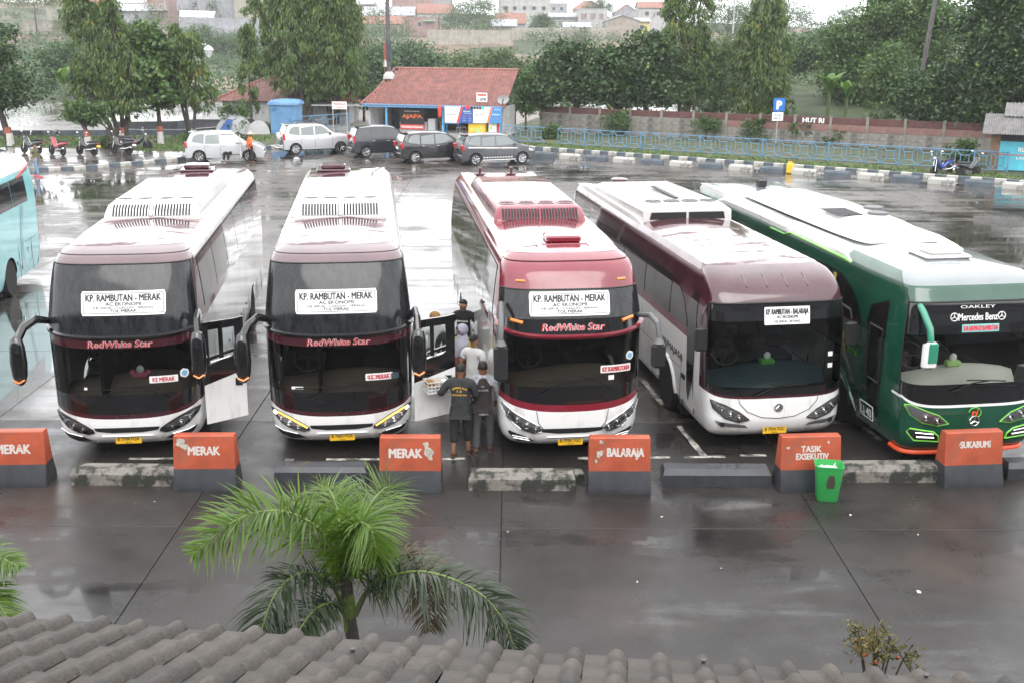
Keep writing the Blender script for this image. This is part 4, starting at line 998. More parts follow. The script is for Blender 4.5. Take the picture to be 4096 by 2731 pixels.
# turquoise coach on the far left: only its tail is in the picture
def coach_tail():
    S = Shell(ROWS_A); root = thing('coach', 'turquoise coach showing only its tail end at the frame edge', 'bus', (-13.85, 21.3, 0), R(6.9), BUS_GROUP); c = lambda v: (lambda a: v); zt = S.z[-1]
    for nm, z0, z1, mt_, k in (('front_bumper', S.z[0], 1.25, 'turquoise_paint', 8), ('windscreen', 1.25, 3.3, 'dusty_glass', 8), ('forehead', 3.3, zt, 'white_paint', 6)):
        b = MB(); front_patch(b, S, -1, 1, c(z0), c(z1), k); b.build(nm, mt_, root, smooth=50)
    r = MB(); roof_loops(r, S, zt, S.w[-1], S.fz[-1], S.d[-1], .08); r.build('roof', 'white_paint', root, smooth=60)
    finish_body(S, root, zt, 'turquoise_paint', None, glass_z=(2.30,))
    Yl = [None] + [1.2 + .6 * k for k in range(18)] + [S.L - .35]
    for sg in (-1, 1):
        m = MB(); side_patch(m, S, sg, Yl, c(2.30), c(3.2), 6); m.build('window_surround', 'turquoise_paint', root, smooth=None)
        m = MB(); side_patch(m, S, sg, Yl, c(3.2), c(zt), 6); m.build('roof_edge', 'white_paint', root, smooth=50)
        window_band(root, S, sg, 1.25, S.L - 1.0, 2.33, 3.05, 7)
        m = MB(); m.tube([S.side(sg, 10.3, 3.05, .02), S.side(sg, 11.2, 3.2, .03), S.side(sg, 11.75, 3.3, .0)], [.03, .07, .02], 8, flat=.5); m.build('side_marker', 'red_lens', root)
        m = MB(); decal(m, lambda u, v: S.side(sg, u, v, .006), [(10.0, .5), (10.35, .5), (10.15, 1.0), (10.2, 1.6), (10.5, 2.28), (10.2, 2.28), (9.95, 1.5), (9.9, .9)], 8, 3, flip=sg < 0); m.build('side_swoosh', 'turquoise_dark', root, smooth=None)
        j = MB()
        for y in (9.7, 10.9): j.box((sg * (S.W(1.0) + .004), y, 1.1), (.008, .014, 1.5))
        for y in (10.5,): j.box((sg * (S.W(1.0) + .004), y + .4, 1.25), (.008, 1.2, .012))
        build_each(j, 'flap_seam', 'sill_rubber', root, smooth=None)
        j = MB(); j.box((sg * (S.W(1.0) + .01), 10.62, 1.0), (.03, .10, .14)); j.box((sg * (S.W(1.0) + .01), 9.55, .8), (.03, .08, .12)); build_each(j, 'flap_catch', 'chrome', root)
    wheel_set(root, .5, 1.22, 8.9); wheel_set(root, .5, 1.22, 2.75)
    tl = MB()
    for sg in (-1, 1): tl.box((sg * 1.14, S.L - .14, 1.25), (.14, .16, .5), bev=.04)
    build_each(tl, 'tail_light', 'red_lens', root)
coach_tail()
# ------------------------------------------------------------------ bays: paint lines, barriers, wheel stops, bin
mat('worn_line', (.50, .48, .42), .6, grime=((.09, .085, .08), 3.5, .45, .58))
mat('orange_concrete', (.42, .080, .034), .55, var=.22, vscale=3, bump=.25, bscale=40, grime=((.20, .10, .07), 2.6, .52, .74), coat=.15)
mat('black_concrete', (.040, .043, .050), .5, var=.3, vscale=4, bump=.3, bscale=35, coat=.3)
mat('white_concrete', (.44, .43, .40), .6, bump=.3, bscale=30, grime=((.12, .12, .11), 3, .52, .66))
mat('slate_concrete', (.085, .105, .125), .55, var=.3, vscale=4, bump=.25, bscale=30, grime=((.22, .22, .2), 2.5, .66, .8))
mat('mossy_concrete', (.27, .25, .22), .7, var=.25, vscale=3, bump=.5, bscale=30, grime=((.035, .038, .03), 3.2, .44, .56))
mat('old_kerb', (.20, .18, .16), .7, var=.3, vscale=2, bump=.4, bscale=20)
mat('stencil_white', (.62, .57, .53), .6, grime=((.40, .085, .036), 11, .61, .66))
mat('chipped_concrete', (.45, .41, .36), .8, var=.3, vscale=20, bump=.5, bscale=40)
mat('bin_green', (.035, .36, .085), .4, var=.08, vscale=4, coat=.2)
mat('bag_plastic', (.72, .74, .72), .3, alpha=.6)
mat('mud', (.06, .05, .035), .9)
mat('litter_white', (.55, .55, .52), .7)
mat('litter_tan', (.5, .42, .28), .8)
def ribbon(name, pts, w, m_, z=.0042, parent=None, jag=.012):
    """painted line lying on the paving, its edge a little ragged"""
    rows = []; n = len(pts)
    for i in range(n - 1):
        a, b = Vector(pts[i] + (z,)), Vector(pts[i + 1] + (z,)); k = max(2, int((b - a).length / .12))
        d = (b - a).normalized(); s = Vector((-d.y, d.x, 0))
        for j in range(k + (i == n - 2)):
            p = a.lerp(b, j / k); rows.append([p + s * (w / 2 + random.uniform(-jag, jag)), p - s * (w / 2 + random.uniform(-jag, jag))])
    m = MB(); m.grid(rows); o = m.build(name, m_, parent, smooth=None)
    if not parent: o['kind'] = 'structure'
    return o
for a, b in (((-6.6, 18.22), (-5.75, 18.25)), ((-3.9, 18.2), (-3.75, 18.2)), ((-3.2, 18.23), (-.8, 18.28)), ((1.15, 18.33), (1.45, 18.34)), ((2.2, 18.36), (2.75, 18.39)), ((3.0, 18.40), (3.72, 18.44)), ((4.0, 18.5), (4.45, 18.5)), ((4.75, 18.52), (5.0, 18.53))): ribbon('parking_line', [a, b], .10, 'worn_line')
for a, b in (((3.36, 18.45), (3.13, 20.0)), ((3.0, 21.2), (2.76, 23.0)), ((2.7, 23.6), (2.5, 25.2)), ((-.35, 21.6), (-.55, 23.2)), ((6.7, 19.2), (6.5, 20.6))): ribbon('bay_line', [a, b], .11, 'worn_line')
BARR = 'orange and black concrete barriers across the bay heads'
def barrier(label, loc, rz, lines, chips=()):
    t = thing('concrete_barrier', label, 'barrier', loc, R(rz), BARR); w = 1.0
    m = MB(); m.loft([[(-w / 2 * k, -d, z), (w / 2 * k, -d, z), (w / 2 * k, d, z), (-w / 2 * k, d, z)] for z, d, k in ((0, .25, 1), (.09, .25, 1), (.36, .165, .985))], caps=True)
    m.build('base', 'black_concrete', t)
    m = MB(); m.loft([[(-w / 2 * k, -d, z), (w / 2 * k, -d, z), (w / 2 * k, d, z), (-w / 2 * k, d, z)] for z, d, k in ((.362, .163, .984), (.885, .085, .965), (.90, .07, .95))], caps=True)
    m.build('upper_block', 'orange_concrete', t)
    fy = lambda z: -lerp(.163, .085, (z - .362) / .523) - .004
    s = MB()
    for z, x, h, ww, txt in lines: text_on(s, lambda u, v: (u + x, fy(z + v), z + v), txt, h, ww, bold=.045)
    s.build('stencil_lettering', 'stencil_white', t, smooth=None)
    for x, z, r in chips:
        c = MB(); c.add([(x, fy(z) - .002, z)] + [(x + q * math.cos(a), fy(z + q * math.sin(a)) - .0015, z + q * math.sin(a)) for a, q in [(2 * PI * k / 11, r * random.uniform(.55, 1.2)) for k in range(11)]], [(0, 1 + k, 1 + (k + 1) % 11) for k in range(11)]); c.build('chipped_patch', 'chipped_concrete', t, smooth=None)
    return t
barrier('orange barrier cut off by the frame edge, reading only ERAK', (-8.03, 17.2, 0), 3, [(.62, -.01, .15, .56, 'MERAK')])
barrier('orange MERAK barrier with a broken corner, before the coach with the pink tissue box', (-4.92, 17.05, 0), 1, [(.66, .0, .14, .52, 'MERAK')], [(-.38, .78, .09), (-.30, .72, .06)])
barrier('orange MERAK barrier with a bare patch after the K, near the standing men', (-1.62, 17.0, 0), 0, [(.65, -.07, .15, .54, 'MERAK')], [(.30, .66, .085), (.26, .78, .05), (.33, .57, .04)])
barrier('orange BALARAJA barrier before the red roofed coach', (1.73, 17.02, 0), 0, [(.67, .09, .14, .60, 'BALARAJA')], [(-.32, .64, .06), (-.30, .83, .04), (-.38, .52, .03)])
barrier('orange TASIK EXSEKUTIV barrier with the green bin at its foot', (4.80, 17.12, 0), 4, [(.70, -.0, .10, .34, 'TASIK'), (.58, .02, .10, .54, 'EXSEKUTIV')], [(-.38, .72, .03), (.28, .80, .025)])
barrier('orange SUKABUMI barrier before the green coach', (7.50, 17.35, 0), 6, [(.70, .02, .11, .52, 'SUKABUMI')], [(-.25, .70, .02)])
def stop_block(label, x, y, ln, m_, rz=0, d=.36, h=.27, group='wheel stops at the bay heads', slope=.05):
    m = MB(); w = ln / 2
    m.loft([[(-w, -d / 2, 0), (w, -d / 2, 0), (w, d / 2, 0), (-w, d / 2, 0)], [(-w, -d / 2, h * .7), (w, -d / 2, h * .7), (w, d / 2, h * .7), (-w, d / 2, h * .7)], [(-w + .03, -d / 2 + slope, h), (w - .03, -d / 2 + slope, h), (w - .03, d / 2 - slope, h), (-w + .03, d / 2 - slope, h)]], caps=True)
    o = m.build('wheel_stop', m_, None, (x, y, 0), R(rz), smooth=None); tag(o, label, 'wheel stop', group); return o
stop_block('mossy grey concrete wheel stop under the coach with the pink tissue box', -6.30, 17.22, 1.70, 'mossy_concrete', -1)
stop_block('black wheel stop behind the palm, under the coach with lit headlights', -3.12, 17.35, 1.5, 'black_concrete')
stop_block('mossy grey concrete wheel stop under the red roofed coach', .17, 17.08, 1.72, 'mossy_concrete')
stop_block('black chamfered wheel stop between the BALARAJA and TASIK barriers', 3.34, 17.3, 1.75, 'black_concrete', 0, .42, .28, slope=.09)
stop_block('mossy two piece wheel stop between the TASIK and SUKABUMI barriers', 6.22, 17.48, 1.62, 'mossy_concrete', 1, .38, .27)
stop_block('black wheel stop cut off by the frame beyond the SUKABUMI barrier', 9.05, 17.65, 1.7, 'black_concrete', 2, .4, .28, slope=.08)
stop_block('short broken concrete block beside the BALARAJA barrier', 1.08, 17.45, .22, 'mossy_concrete', 10, .2, .14, group=None)
# green bin
t = thing('waste_bin', 'bright green plastic bin holding a clear bag, by the TASIK barrier', 'bin', (5.0, 16.62, 0), R(-8))
def rrect(w, d, c, z): return [(sx * (w / 2 - c) + c * math.cos(a), sy * (d / 2 - c) + c * math.sin(a), z) for sx, sy, a0 in ((1, 1, 0), (-1, 1, 90), (-1, -1, 180), (1, -1, 270)) for a in [R(a0 + 90 * k / 4) for k in range(5)]]
m = MB(); m.loft([rrect(.30, .24, .05, 0), rrect(.33, .26, .06, .02), rrect(.42, .34, .07, .56), rrect(.44, .36, .07, .56), rrect(.445, .365, .07, .60), rrect(.42, .34, .07, .60), rrect(.40, .32, .06, .55), rrect(.30, .22, .05, .04)], caps=True)
m.build('bin_body', 'bin_green', t, smooth=40)
m = MB(); m.loft([[(q[0] * .9 + random.uniform(-.01, .01), q[1] * .9, .46 + random.uniform(-.03, .05)) for q in rrect(.40, .32, .06, 0)], [(q[0] * .5 + random.uniform(-.03, .03), q[1] * .5, .56 + random.uniform(-.05, .05)) for q in rrect(.40, .32, .06, 0)], [(q[0] * .1, q[1] * .1, .5) for q in rrect(.40, .32, .06, 0)]]); m.build('bin_bag', 'bag_plastic', t, smooth=None)
m = MB(); m.prism([(-.05, .24), (.06, .24), (.07, .34), (.05, .46), (-.03, .46), (-.06, .34)], lambda u, v, k: (u + .02, -lerp(.125, .17, v / .56) + k, v), -.012, .0); m.build('faded_sticker', 'mud', t, smooth=None)
# litter on the paving: each scrap its own thing would be a speck, so it is one scatter
lit = MB()
for x, y, s in ((-2.2, 13.6, .02), (5.4, 13.55, .05), (2.9, 14.2, .02), (6.0, 15.3, .02), (-.05, 15.35, .02), (3.2, 18.0, .03), (5.7, 18.7, .035), (6.0, 18.2, .045), (1.7, 13.8, .02), (6.6, 12.6, .025), (-2.9, 15.8, .02), (-5.6, 16.4, .02), (5.2, 16.0, .03), (2.3, 15.9, .03)):
    a = random.uniform(0, 6); p = [(x + s * q * math.cos(a + k * 1.26), y + s * q * math.sin(a + k * 1.26), .006 + .01 * (k % 2)) for k, q in enumerate((1, .6, 1.1, .5, .8))]
    lit.add(p + [(x, y, .02)], [(k, (k + 1) % 5, 5) for k in range(5)])
o = lit.build('litter', 'litter_white', smooth=None); o['kind'] = 'stuff'

# ------------------------------------------------------------------ kerbs, verges and wheel stops round the lot
mat('grass_ground', (.055, .070, .030), .95, var=.5, vscale=1.5, bump=.6, bscale=14, grime=((.10, .085, .06), .8, .5, .64))
mat('grass_blade', (.09, .15, .03), .7, var=.4, vscale=2)
def kerb(pts, L, mats, h=.2, w=.18):
    k = bpy.data.objects.new('kerb', None); COL.objects.link(k); k['kind'] = 'structure'; n = 0; cache = {}
    for i in range(len(pts) - 1):
        a, b = Vector(pts[i]), Vector(pts[i + 1]); d = b - a; c = max(1, round(d.length / L)); ang = math.atan2(d.y, d.x); ln = d.length / c
        for j in range(c):
            p = a.lerp(b, (j + .5) / c); key = (round(ln, 3), mats[n % len(mats)])
            if key not in cache:
                m = MB(); m.loft([[(-ln / 2 + .008, -w / 2, -.02), (ln / 2 - .008, -w / 2, -.02), (ln / 2 - .008, w / 2, -.02), (-ln / 2 + .008, w / 2, -.02)], [(-ln / 2 + .008, -w / 2, h - .03), (ln / 2 - .008, -w / 2, h - .03), (ln / 2 - .008, w / 2, h - .03), (-ln / 2 + .008, w / 2, h - .03)], [(-ln / 2 + .03, -w / 2 + .03, h), (ln / 2 - .03, -w / 2 + .03, h), (ln / 2 - .03, w / 2 - .01, h), (-ln / 2 + .03, w / 2 - .01, h)]], caps=True); cache[key] = m.mesh('kerb_stone', key[1])
            place(cache[key], 'kerb_stone', k, (p.x, p.y, 0), (0, 0, ang)); n += 1
    return k
KR = [(0, 70.0), (25.2, 53.6), (34, 47.9)]
kerb(KR, .56, ('white_concrete', 'slate_concrete'))
KL = [(-24.2, 57.6), (-22.5, 58.1), (-20.3, 60.4), (-18.4, 62.3), (-17.6, 64), (-15.0, 68.4), (-13.6, 70.6), (-7, 71.2), (0, 70.0)]
kerb(KL, .6, ('slate_concrete', 'white_concrete'))
kerb([(-40, 62.5), (-29, 59.2), (-24.2, 57.6)], 1.6, ('old_kerb',))
def sheet(name, poly, z, m_, kind='structure', base=-.05):
    m = MB(); n = len(poly); m.add([(x, y, z) for x, y in poly] + [(x, y, base) for x, y in poly], [tuple(range(n))] + [(j, n + j, n + (j + 1) % n, (j + 1) % n) for j in range(n)]); o = m.build(name, m_, smooth=None); o['kind'] = kind; return o
sheet('verge', [(.05, 70.1), (25.25, 53.7), (34.1, 48), (60, 60), (60, 100), (4, 100), (-.1, 84)], .13, 'grass_ground')
sheet('forecourt', [(-13.6, 70.72), (-7, 71.3), (0, 70.12), (-.1, 84), (4, 100), (-14, 100), (-15.2, 76)], .12, 'old_kerb')
sheet('walkway', [(-40, 62.6), (-29, 59.3), (-24.2, 57.72), (-22.5, 58.2), (-20.3, 60.5), (-18.5, 62.4), (-18.6, 66.0), (-22.6, 66.6), (-23.4, 67.3), (-31, 68.2), (-40, 69)], .12, 'wet_concrete')
sheet('verge', [(-40, 69.05), (-31, 68.25), (-23.4, 67.35), (-22.6, 66.65), (-18.6, 66.05), (-18.4, 62.5), (-17.6, 64.1), (-15.0, 68.5), (-13.65, 70.75), (-15.2, 76), (-14, 100), (-18.6, 100), (-19.0, 80), (-22, 76.5), (-40, 75)], .13, 'grass_ground')
for nm, pts in (('low dark kerb wall behind the parked motorcycles', [(-40, 75.1), (-31, 75.6), (-22, 76.6), (-19.2, 80)]), ('low dark wall bending across the far wet lot', [(-28.6, 82.6), (-24.5, 83.4), (-23.6, 85.2), (-19.2, 85.0)])):
    w_ = thing('low_wall', nm, 'wall', (pts[0][0], pts[0][1], 0))
    for i in range(len(pts) - 1):
        a, b = Vector(pts[i]), Vector(pts[i + 1]); d = b - a; m = MB(); m.box((*((a + b) / 2 - Vector(pts[0])), .22), (d.length, .3, .5), rz=math.atan2(d.y, d.x)); m.build('wall_length', 'slate_concrete' if i % 2 else 'black_concrete', w_, smooth=None)
# blocks standing in front of the painted kerb, white and slate in turn
s0, s1 = Vector((-.15, 66.0)), Vector((32, 47.6)); dv = (s1 - s0).normalized(); ang = math.degrees(math.atan2(dv.y, dv.x)); NAMES = 'first second third fourth fifth sixth seventh eighth ninth tenth eleventh twelfth'.split()
for k in range(19):
    p = s0 + dv * (1.66 * k + .6); wh = k % 2 == 0
    stop_block('%s %s parking block along the painted kerb, counted from the parked cars' % (NAMES[k // 2], 'white' if wh else 'slate grey'), p.x, p.y, 1.24, 'white_concrete' if wh else 'slate_concrete', ang, .34, .30, 'parking blocks along the painted kerb')
def grass(name, areas, n, h=.22, m_='grass_blade'):
    """short tufts over rectangles (x0, x1, y0, y1, base z)"""
    V = []; F = []
    tot = sum((a[1] - a[0]) * (a[3] - a[2]) for a in areas)
    for x0, x1, y0, y1, z in areas:
        for _ in range(int(n * (x1 - x0) * (y1 - y0) / tot)):
            x, y = random.uniform(x0, x1), random.uniform(y0, y1); a = random.uniform(0, 6.3); hh = h * random.uniform(.4, 1.3); i = len(V)
            V += [(x - .04 * math.cos(a), y - .04 * math.sin(a), z), (x + .04 * math.cos(a), y + .04 * math.sin(a), z), (x + random.uniform(-.1, .1), y + random.uniform(-.1, .1), z + hh)]; F.append((i, i + 1, i + 2))
    m = MB(); m.v = V; m.f = F; m.mi = [0] * len(F); o = m.build(name, m_, smooth=None); o['kind'] = 'stuff'; return o
grass('grass', [(-40, -23, 68.4, 75, .13), (-22.5, -18.7, 66.3, 76, .13), (-18.4, -15.6, 69, 76, .13), ], 6000, .15)
# grass along the fence foot on the right
gv = []
for k in range(16):
    p = Vector((1.5, 70.2)).lerp(Vector((27, 53.6)), k / 15); gv.append((p.x - .9, p.x + .9, p.y - .9, p.y + 1.6, .13))
grass('grass', gv, 5000, .09)
# ------------------------------------------------------------------ parked cars
mat('car_silver', (.56, .57, .58), .3, metal=.5, coat=1)
mat('car_white', (.48, .49, .50), .3, coat=1)
mat('car_black', (.008, .009, .012), .25, coat=1)
mat('car_navy', (.012, .015, .022), .3, coat=1)
mat('car_grey', (.075, .08, .09), .3, metal=.3, coat=1)
mat('car_glass', (.03, .035, .035), .04, coat=1)
mat('car_glass_pale', (.16, .185, .18), .04, coat=1)
mat('decal_orange', (.7, .25, .08), .4)
class CarShape:
    def __init__(s, suv):
        s.suv = suv; s.w0 = .84; s.arch = [(-1.32, .37), (1.33, .37)]
        if suv: s.top = [(-2.0, .58), (-1.98, 1.05), (-1.90, 1.18), (-1.72, 1.62), (-1.60, 1.68), (-.8, 1.73), (.1, 1.71), (.42, 1.64), (1.02, 1.16), (1.62, 1.08), (1.95, .98), (2.05, .78), (2.07, .5)]
        else: s.top = [(-2.08, .55), (-2.06, .95), (-1.98, 1.12), (-1.78, 1.54), (-1.66, 1.60), (-.8, 1.65), (.2, 1.62), (.58, 1.54), (1.28, 1.08), (1.72, .97), (2.0, .84), (2.10, .66), (2.11, .5)]
        s.tx = [p[0] for p in s.top]; s.tz = [p[1] for p in s.top]; s.roof = 1.73 if suv else 1.65
    def zt(s, x): return float(np.interp(x, s.tx, s.tz))
    def w(s, x, z):
        k = float(np.interp(z, [.2, .35, .6, .95, 1.1, s.roof], [.95, .985, 1, .985, .94, .74]))
        e = max(0, (abs(x) - 1.45) / .65)
        return s.w0 * k * (1 - .16 * e * e)
    def zb(s, x):
        z = .30 if s.suv else .25
        for c, r in s.arch:
            d = r * r - (x - c) ** 2
            if d > 0: z = max(z, .33 + math.sqrt(d))
        return z
    def side(s, sg, x, z, off=.008): return Vector((x, sg * (s.w(x, z) + off), z))
def car(name, label, loc, rz, paint, suv=False, glass='car_glass_pale', spare=False, rails=False, open_door=False, tail='tall'):
    S = CarShape(suv); t = thing(name, label, 'car', loc, R(rz), 'cars parked round the lot')
    xs = sorted(set([round(v, 3) for v in np.linspace(-2.07 if not suv else -1.99, 2.1 if not suv else 2.06, 44)] + [round(c + r * math.cos(PI * k / 12), 3) for c, r in S.arch for k in range(13)]))
    rows = []
    for x in xs:
        zt, zb = S.zt(x), S.zb(x); zb = min(zb, zt - .1); half = []
        for k in range(9):
            z = lerp(zb, zt - .03, k / 8); half.append((S.w(x, z), z))
        half += [(S.w(x, zt) - .05, zt - .008), (S.w(x, zt) * .6, zt + .012), (0, zt + .02)]
        rows.append([(x, -y, z) for y, z in half] + [(x, y, z) for y, z in half[-2::-1]])
    m = MB(); m.grid(rows); n = len(rows[0]); m.add(rows[0], [tuple(range(n))]); m.add(rows[-1], [tuple(range(n - 1, -1, -1))])
    m.build('body', paint, t, smooth=38)
    u = MB(); u.box((0, 0, .38), (3.9, 1.3, .3)); u.build('underbody', 'interior_dark', t)
    for sg in (-1, 1):
        zlo = 1.02 if not suv else 1.10; zhi = S.roof - .13
        polys = [[(-1.72, zlo + .1), (-1.05, zlo), (-1.02, zhi), (-1.35, zhi), (-1.55, zhi - .08)], [(-.97, zlo), (-.22, zlo), (-.22, zhi + .01), (-.95, zhi)], [(-.15, zlo), (.98 if not suv else .80, zlo + .03), (.95 if not suv else .78, zlo + .08), (.50 if not suv else .34, zhi - .02), (.3 if not suv else .2, zhi + .01), (-.15, zhi + .01)]]
        for i, p in enumerate(polys):
            if open_door and sg < 0 and i == 2:
                m = MB(); m.prism([(-.15, .42), (.85, .42), (.98, zlo), (.5, zhi), (-.15, zhi)], lambda a, b, k: (a, -S.w(a, b) + k, b), -.006, .01); m.build('door_opening', 'interior_dark', t, smooth=None); continue
            m = MB(); decal(m, lambda a, b: S.side(sg, a, b), p, 6, 5, flip=sg > 0); m.build('window', glass, t, smooth=None)
        m = MB()
        for x in (-1.0, -.18, .86): m.tube([S.side(sg, x, z, .002) for z in (.42, .7, 1.0)], .008, 4)
        build_each(m, 'door_seam', 'sill_rubber', t)
        for x in (-.85, .0):
            m = MB(); m.rbox(S.side(sg, x, .92, .01), (.16, .03, .035), .01); m.build('door_handle', 'chrome' if not open_door else paint, t)
        m = MB(); p = S.side(sg, .88 if not suv else .72, 1.1 if not suv else 1.17, .09); m.rbox(p, (.12, .2, .13), .03); m.build('wing_mirror', paint if paint != 'car_silver' else 'black_plastic', t)
        m = MB(); decal(m, lambda a, b: S.side(sg, a, b, .01), [(1.72, .70), (2.0, .68), (1.98, .80), (1.68, .88)], 4, 4, flip=sg > 0); m.build('headlight', 'lamp_cover_grey', t, smooth=None)
        z0, z1 = (.80, 1.12) if tail == 'wide' else (.82, 1.22)
        m = MB(); m.rbox((-2.02 if not suv else -1.95, sg * .66, (z0 + z1) / 2), (.14, .22 if tail == 'tall' else .34, z1 - z0), .04, ry=-.2); m.build('tail_light', 'red_lens', t)
        for c, r in S.arch:
            y = sg * .74; m = MB(); m.lathe((c, y, .325), [(.20, -.1), (.31, -.1), (.325, -.06), (.325, .06), (.31, .1), (.20, .1)], 'Y', 22); wh = m.build('wheel', 'rubber', t, smooth=40)
            m = MB(); y1 = y + sg * .075
            m.lathe((c, y, .325), [(.19, .10 * sg), (.21, .102 * sg), (.21, -.08 * sg), (.03, -.02 * sg)][::-sg], 'Y', 20)
            for k in range(6):
                a = 2 * PI * k / 6 + .3; m.tube([(c + .03 * math.cos(a), y1, .325 + .03 * math.sin(a)), (c + .195 * math.cos(a), y1 + sg * .012, .325 + .195 * math.sin(a))], [.032, .024], 5)
            m.build('rim', 'chrome', wh)
        if rails:
            m = MB(); m.tube([(-1.2, sg * .5, S.roof + .02), (-1.0, sg * .52, S.roof + .11), (.1, sg * .52, S.roof + .10), (.3, sg * .5, S.roof)], .022, 6); m.build('roof_rail', 'black_plastic', t)
    x0, x1 = (.60, 1.25) if not suv else (.45, 1.0)
    m = MB(); m.grid([[(lerp(x0, x1, i / 5), yy * S.w(lerp(x0, x1, i / 5), S.zt(lerp(x0, x1, i / 5))) * .92, S.zt(lerp(x0, x1, i / 5)) + .028 - .012 * abs(yy)) for yy in (-1, -.5, 0, .5, 1)] for i in range(6)]); m.build('windscreen', 'car_glass', t, smooth=None)
    x0, x1 = (-1.96, -1.80) if not suv else (-1.88, -1.74)
    m = MB(); m.grid([[(lerp(x0, x1, i / 4) - .02, yy * .66 * (1 - .1 * i / 4), S.zt(lerp(x0, x1, i / 4)) + .006) for yy in (1, .5, 0, -.5, -1)] for i in range(5)]); m.build('rear_window', glass, t, smooth=None)
    m = MB(); m.rbox((-1.74, 0, S.roof - .03), (.25, 1.12, .05), .02); m.build('spoiler', paint, t)
    m = MB(); m.rbox((-2.07, 0, .46), (.14, 1.5, .24), .05); m.build('rear_bumper', paint, t)
    m = MB(); m.box((-2.10 if not suv else -2.03, 0 if not spare else .45, .80), (.015, .42, .13)); m.build('number_plate', 'print_black' if paint != 'car_black' else 'print_white', t)
    m = MB(); m.rbox((2.08, 0, .44), (.14, 1.4, .26), .05); m.build('front_bumper', paint, t)
    if spare:
        m = MB(); m.lathe((-2.12, 0, .92), [(.02, -.13), (.24, -.13), (.33, -.09), (.35, 0), (.33, .09)], 'X', 24); m.build('spare_wheel', paint, t, smooth=40)
        m = MB(); m.tube([(-2.0, -.5, .42), (-2.3, -.35, .42), (-2.3, .35, .42), (-2.0, .5, .42)], .03, 8); m.build('tow_bar', 'chrome', t)
    if open_door:
        d = bpy.data.objects.new('door', None); COL.objects.link(d); d.parent = t; d.location = (.88, -.84, 0); d.rotation_euler = (0, 0, R(98))
        m = MB(); m.prism([(-1.0, .42), (0, .42), (.04, 1.02), (-1.0, 1.0)], lambda a, b, k: (a, k, b), -.04, .04); m.build('door_panel', paint, d)
        m = MB(); m.tube([(.04, 0, 1.02), (-.42, 0, 1.52), (-1.0, 0, 1.52), (-1.0, 0, 1.0)], .025, 6); m.build('door_frame', paint, d)
        m = MB(); m.rbox((.02, .13, 1.1), (.12, .2, .13), .03); m.build('wing_mirror', paint, d)
    return t, S
mat('lamp_cover_grey', (.55, .57, .6), .1, coat=1)
car('suv', 'silver off-roader with a spare wheel on its tail, beside the blue cabin', (-11.6, 66.9, 0), 24, 'car_silver', True, spare=True, rails=True)
car('minivan', 'dark navy people carrier parked between the silver off-roader and the black car', (-7.35, 65.6, 0), 22, 'car_navy', True, glass='car_glass')
car('minivan', 'black people carrier with a white rear plate, in front of the food stall', (-4.35, 62.9, 0), 22, 'car_black', False, tail='wide')
t, S = car('minivan', 'grey people carrier with orange and white side stripes, by the banners', (-1.0, 61.9, 0), 20, 'car_grey', False, tail='wide')
for sg in (-1, 1):
    m = MB(); decal(m, lambda a, b: S.side(sg, a, b, .012), [(-1.75, .93), (1.1, .86), (1.3, .88), (.9, .91), (-1.72, .99)], 3, 8, flip=sg > 0); m.build('side_stripe', 'print_white', t, smooth=None)
    m = MB(); decal(m, lambda a, b: S.side(sg, a, b, .013), [(-1.4, .985), (-.8, .955), (-.5, .945), (-1.3, 1.01)], 2, 6, flip=sg > 0); decal(m, lambda a, b: S.side(sg, a, b, .013), [(-.1, .95), (.5, .93), (.9, .915), (.2, .965)], 2, 6, flip=sg > 0); build_each(m, 'stripe_flash', 'decal_orange', t, smooth=None)
    m = MB()
    for k in range(11): m.box(S.side(sg, -.85 + k * .155, .42, .01), (.09, .012, .05))
    o = m.build('dotted_trim', 'print_white', t, smooth=None); o['kind'] = 'stuff'
    m = MB(); m.box(S.side(sg, 0, .29, .01), (1.9, .03, .035)); m.build('sill_trim', 'print_white', t, smooth=None)
wc, WS = car('minivan', 'white people carrier with its front door open and a man inside', (-15.75, 62.6, 0), 6, 'car_white', False, open_door=True, tail='wide')
car('car', 'dark grey saloon cut off by the frame behind the turquoise coach', (-27.6, 57.6, 0), 8, 'car_grey', False)

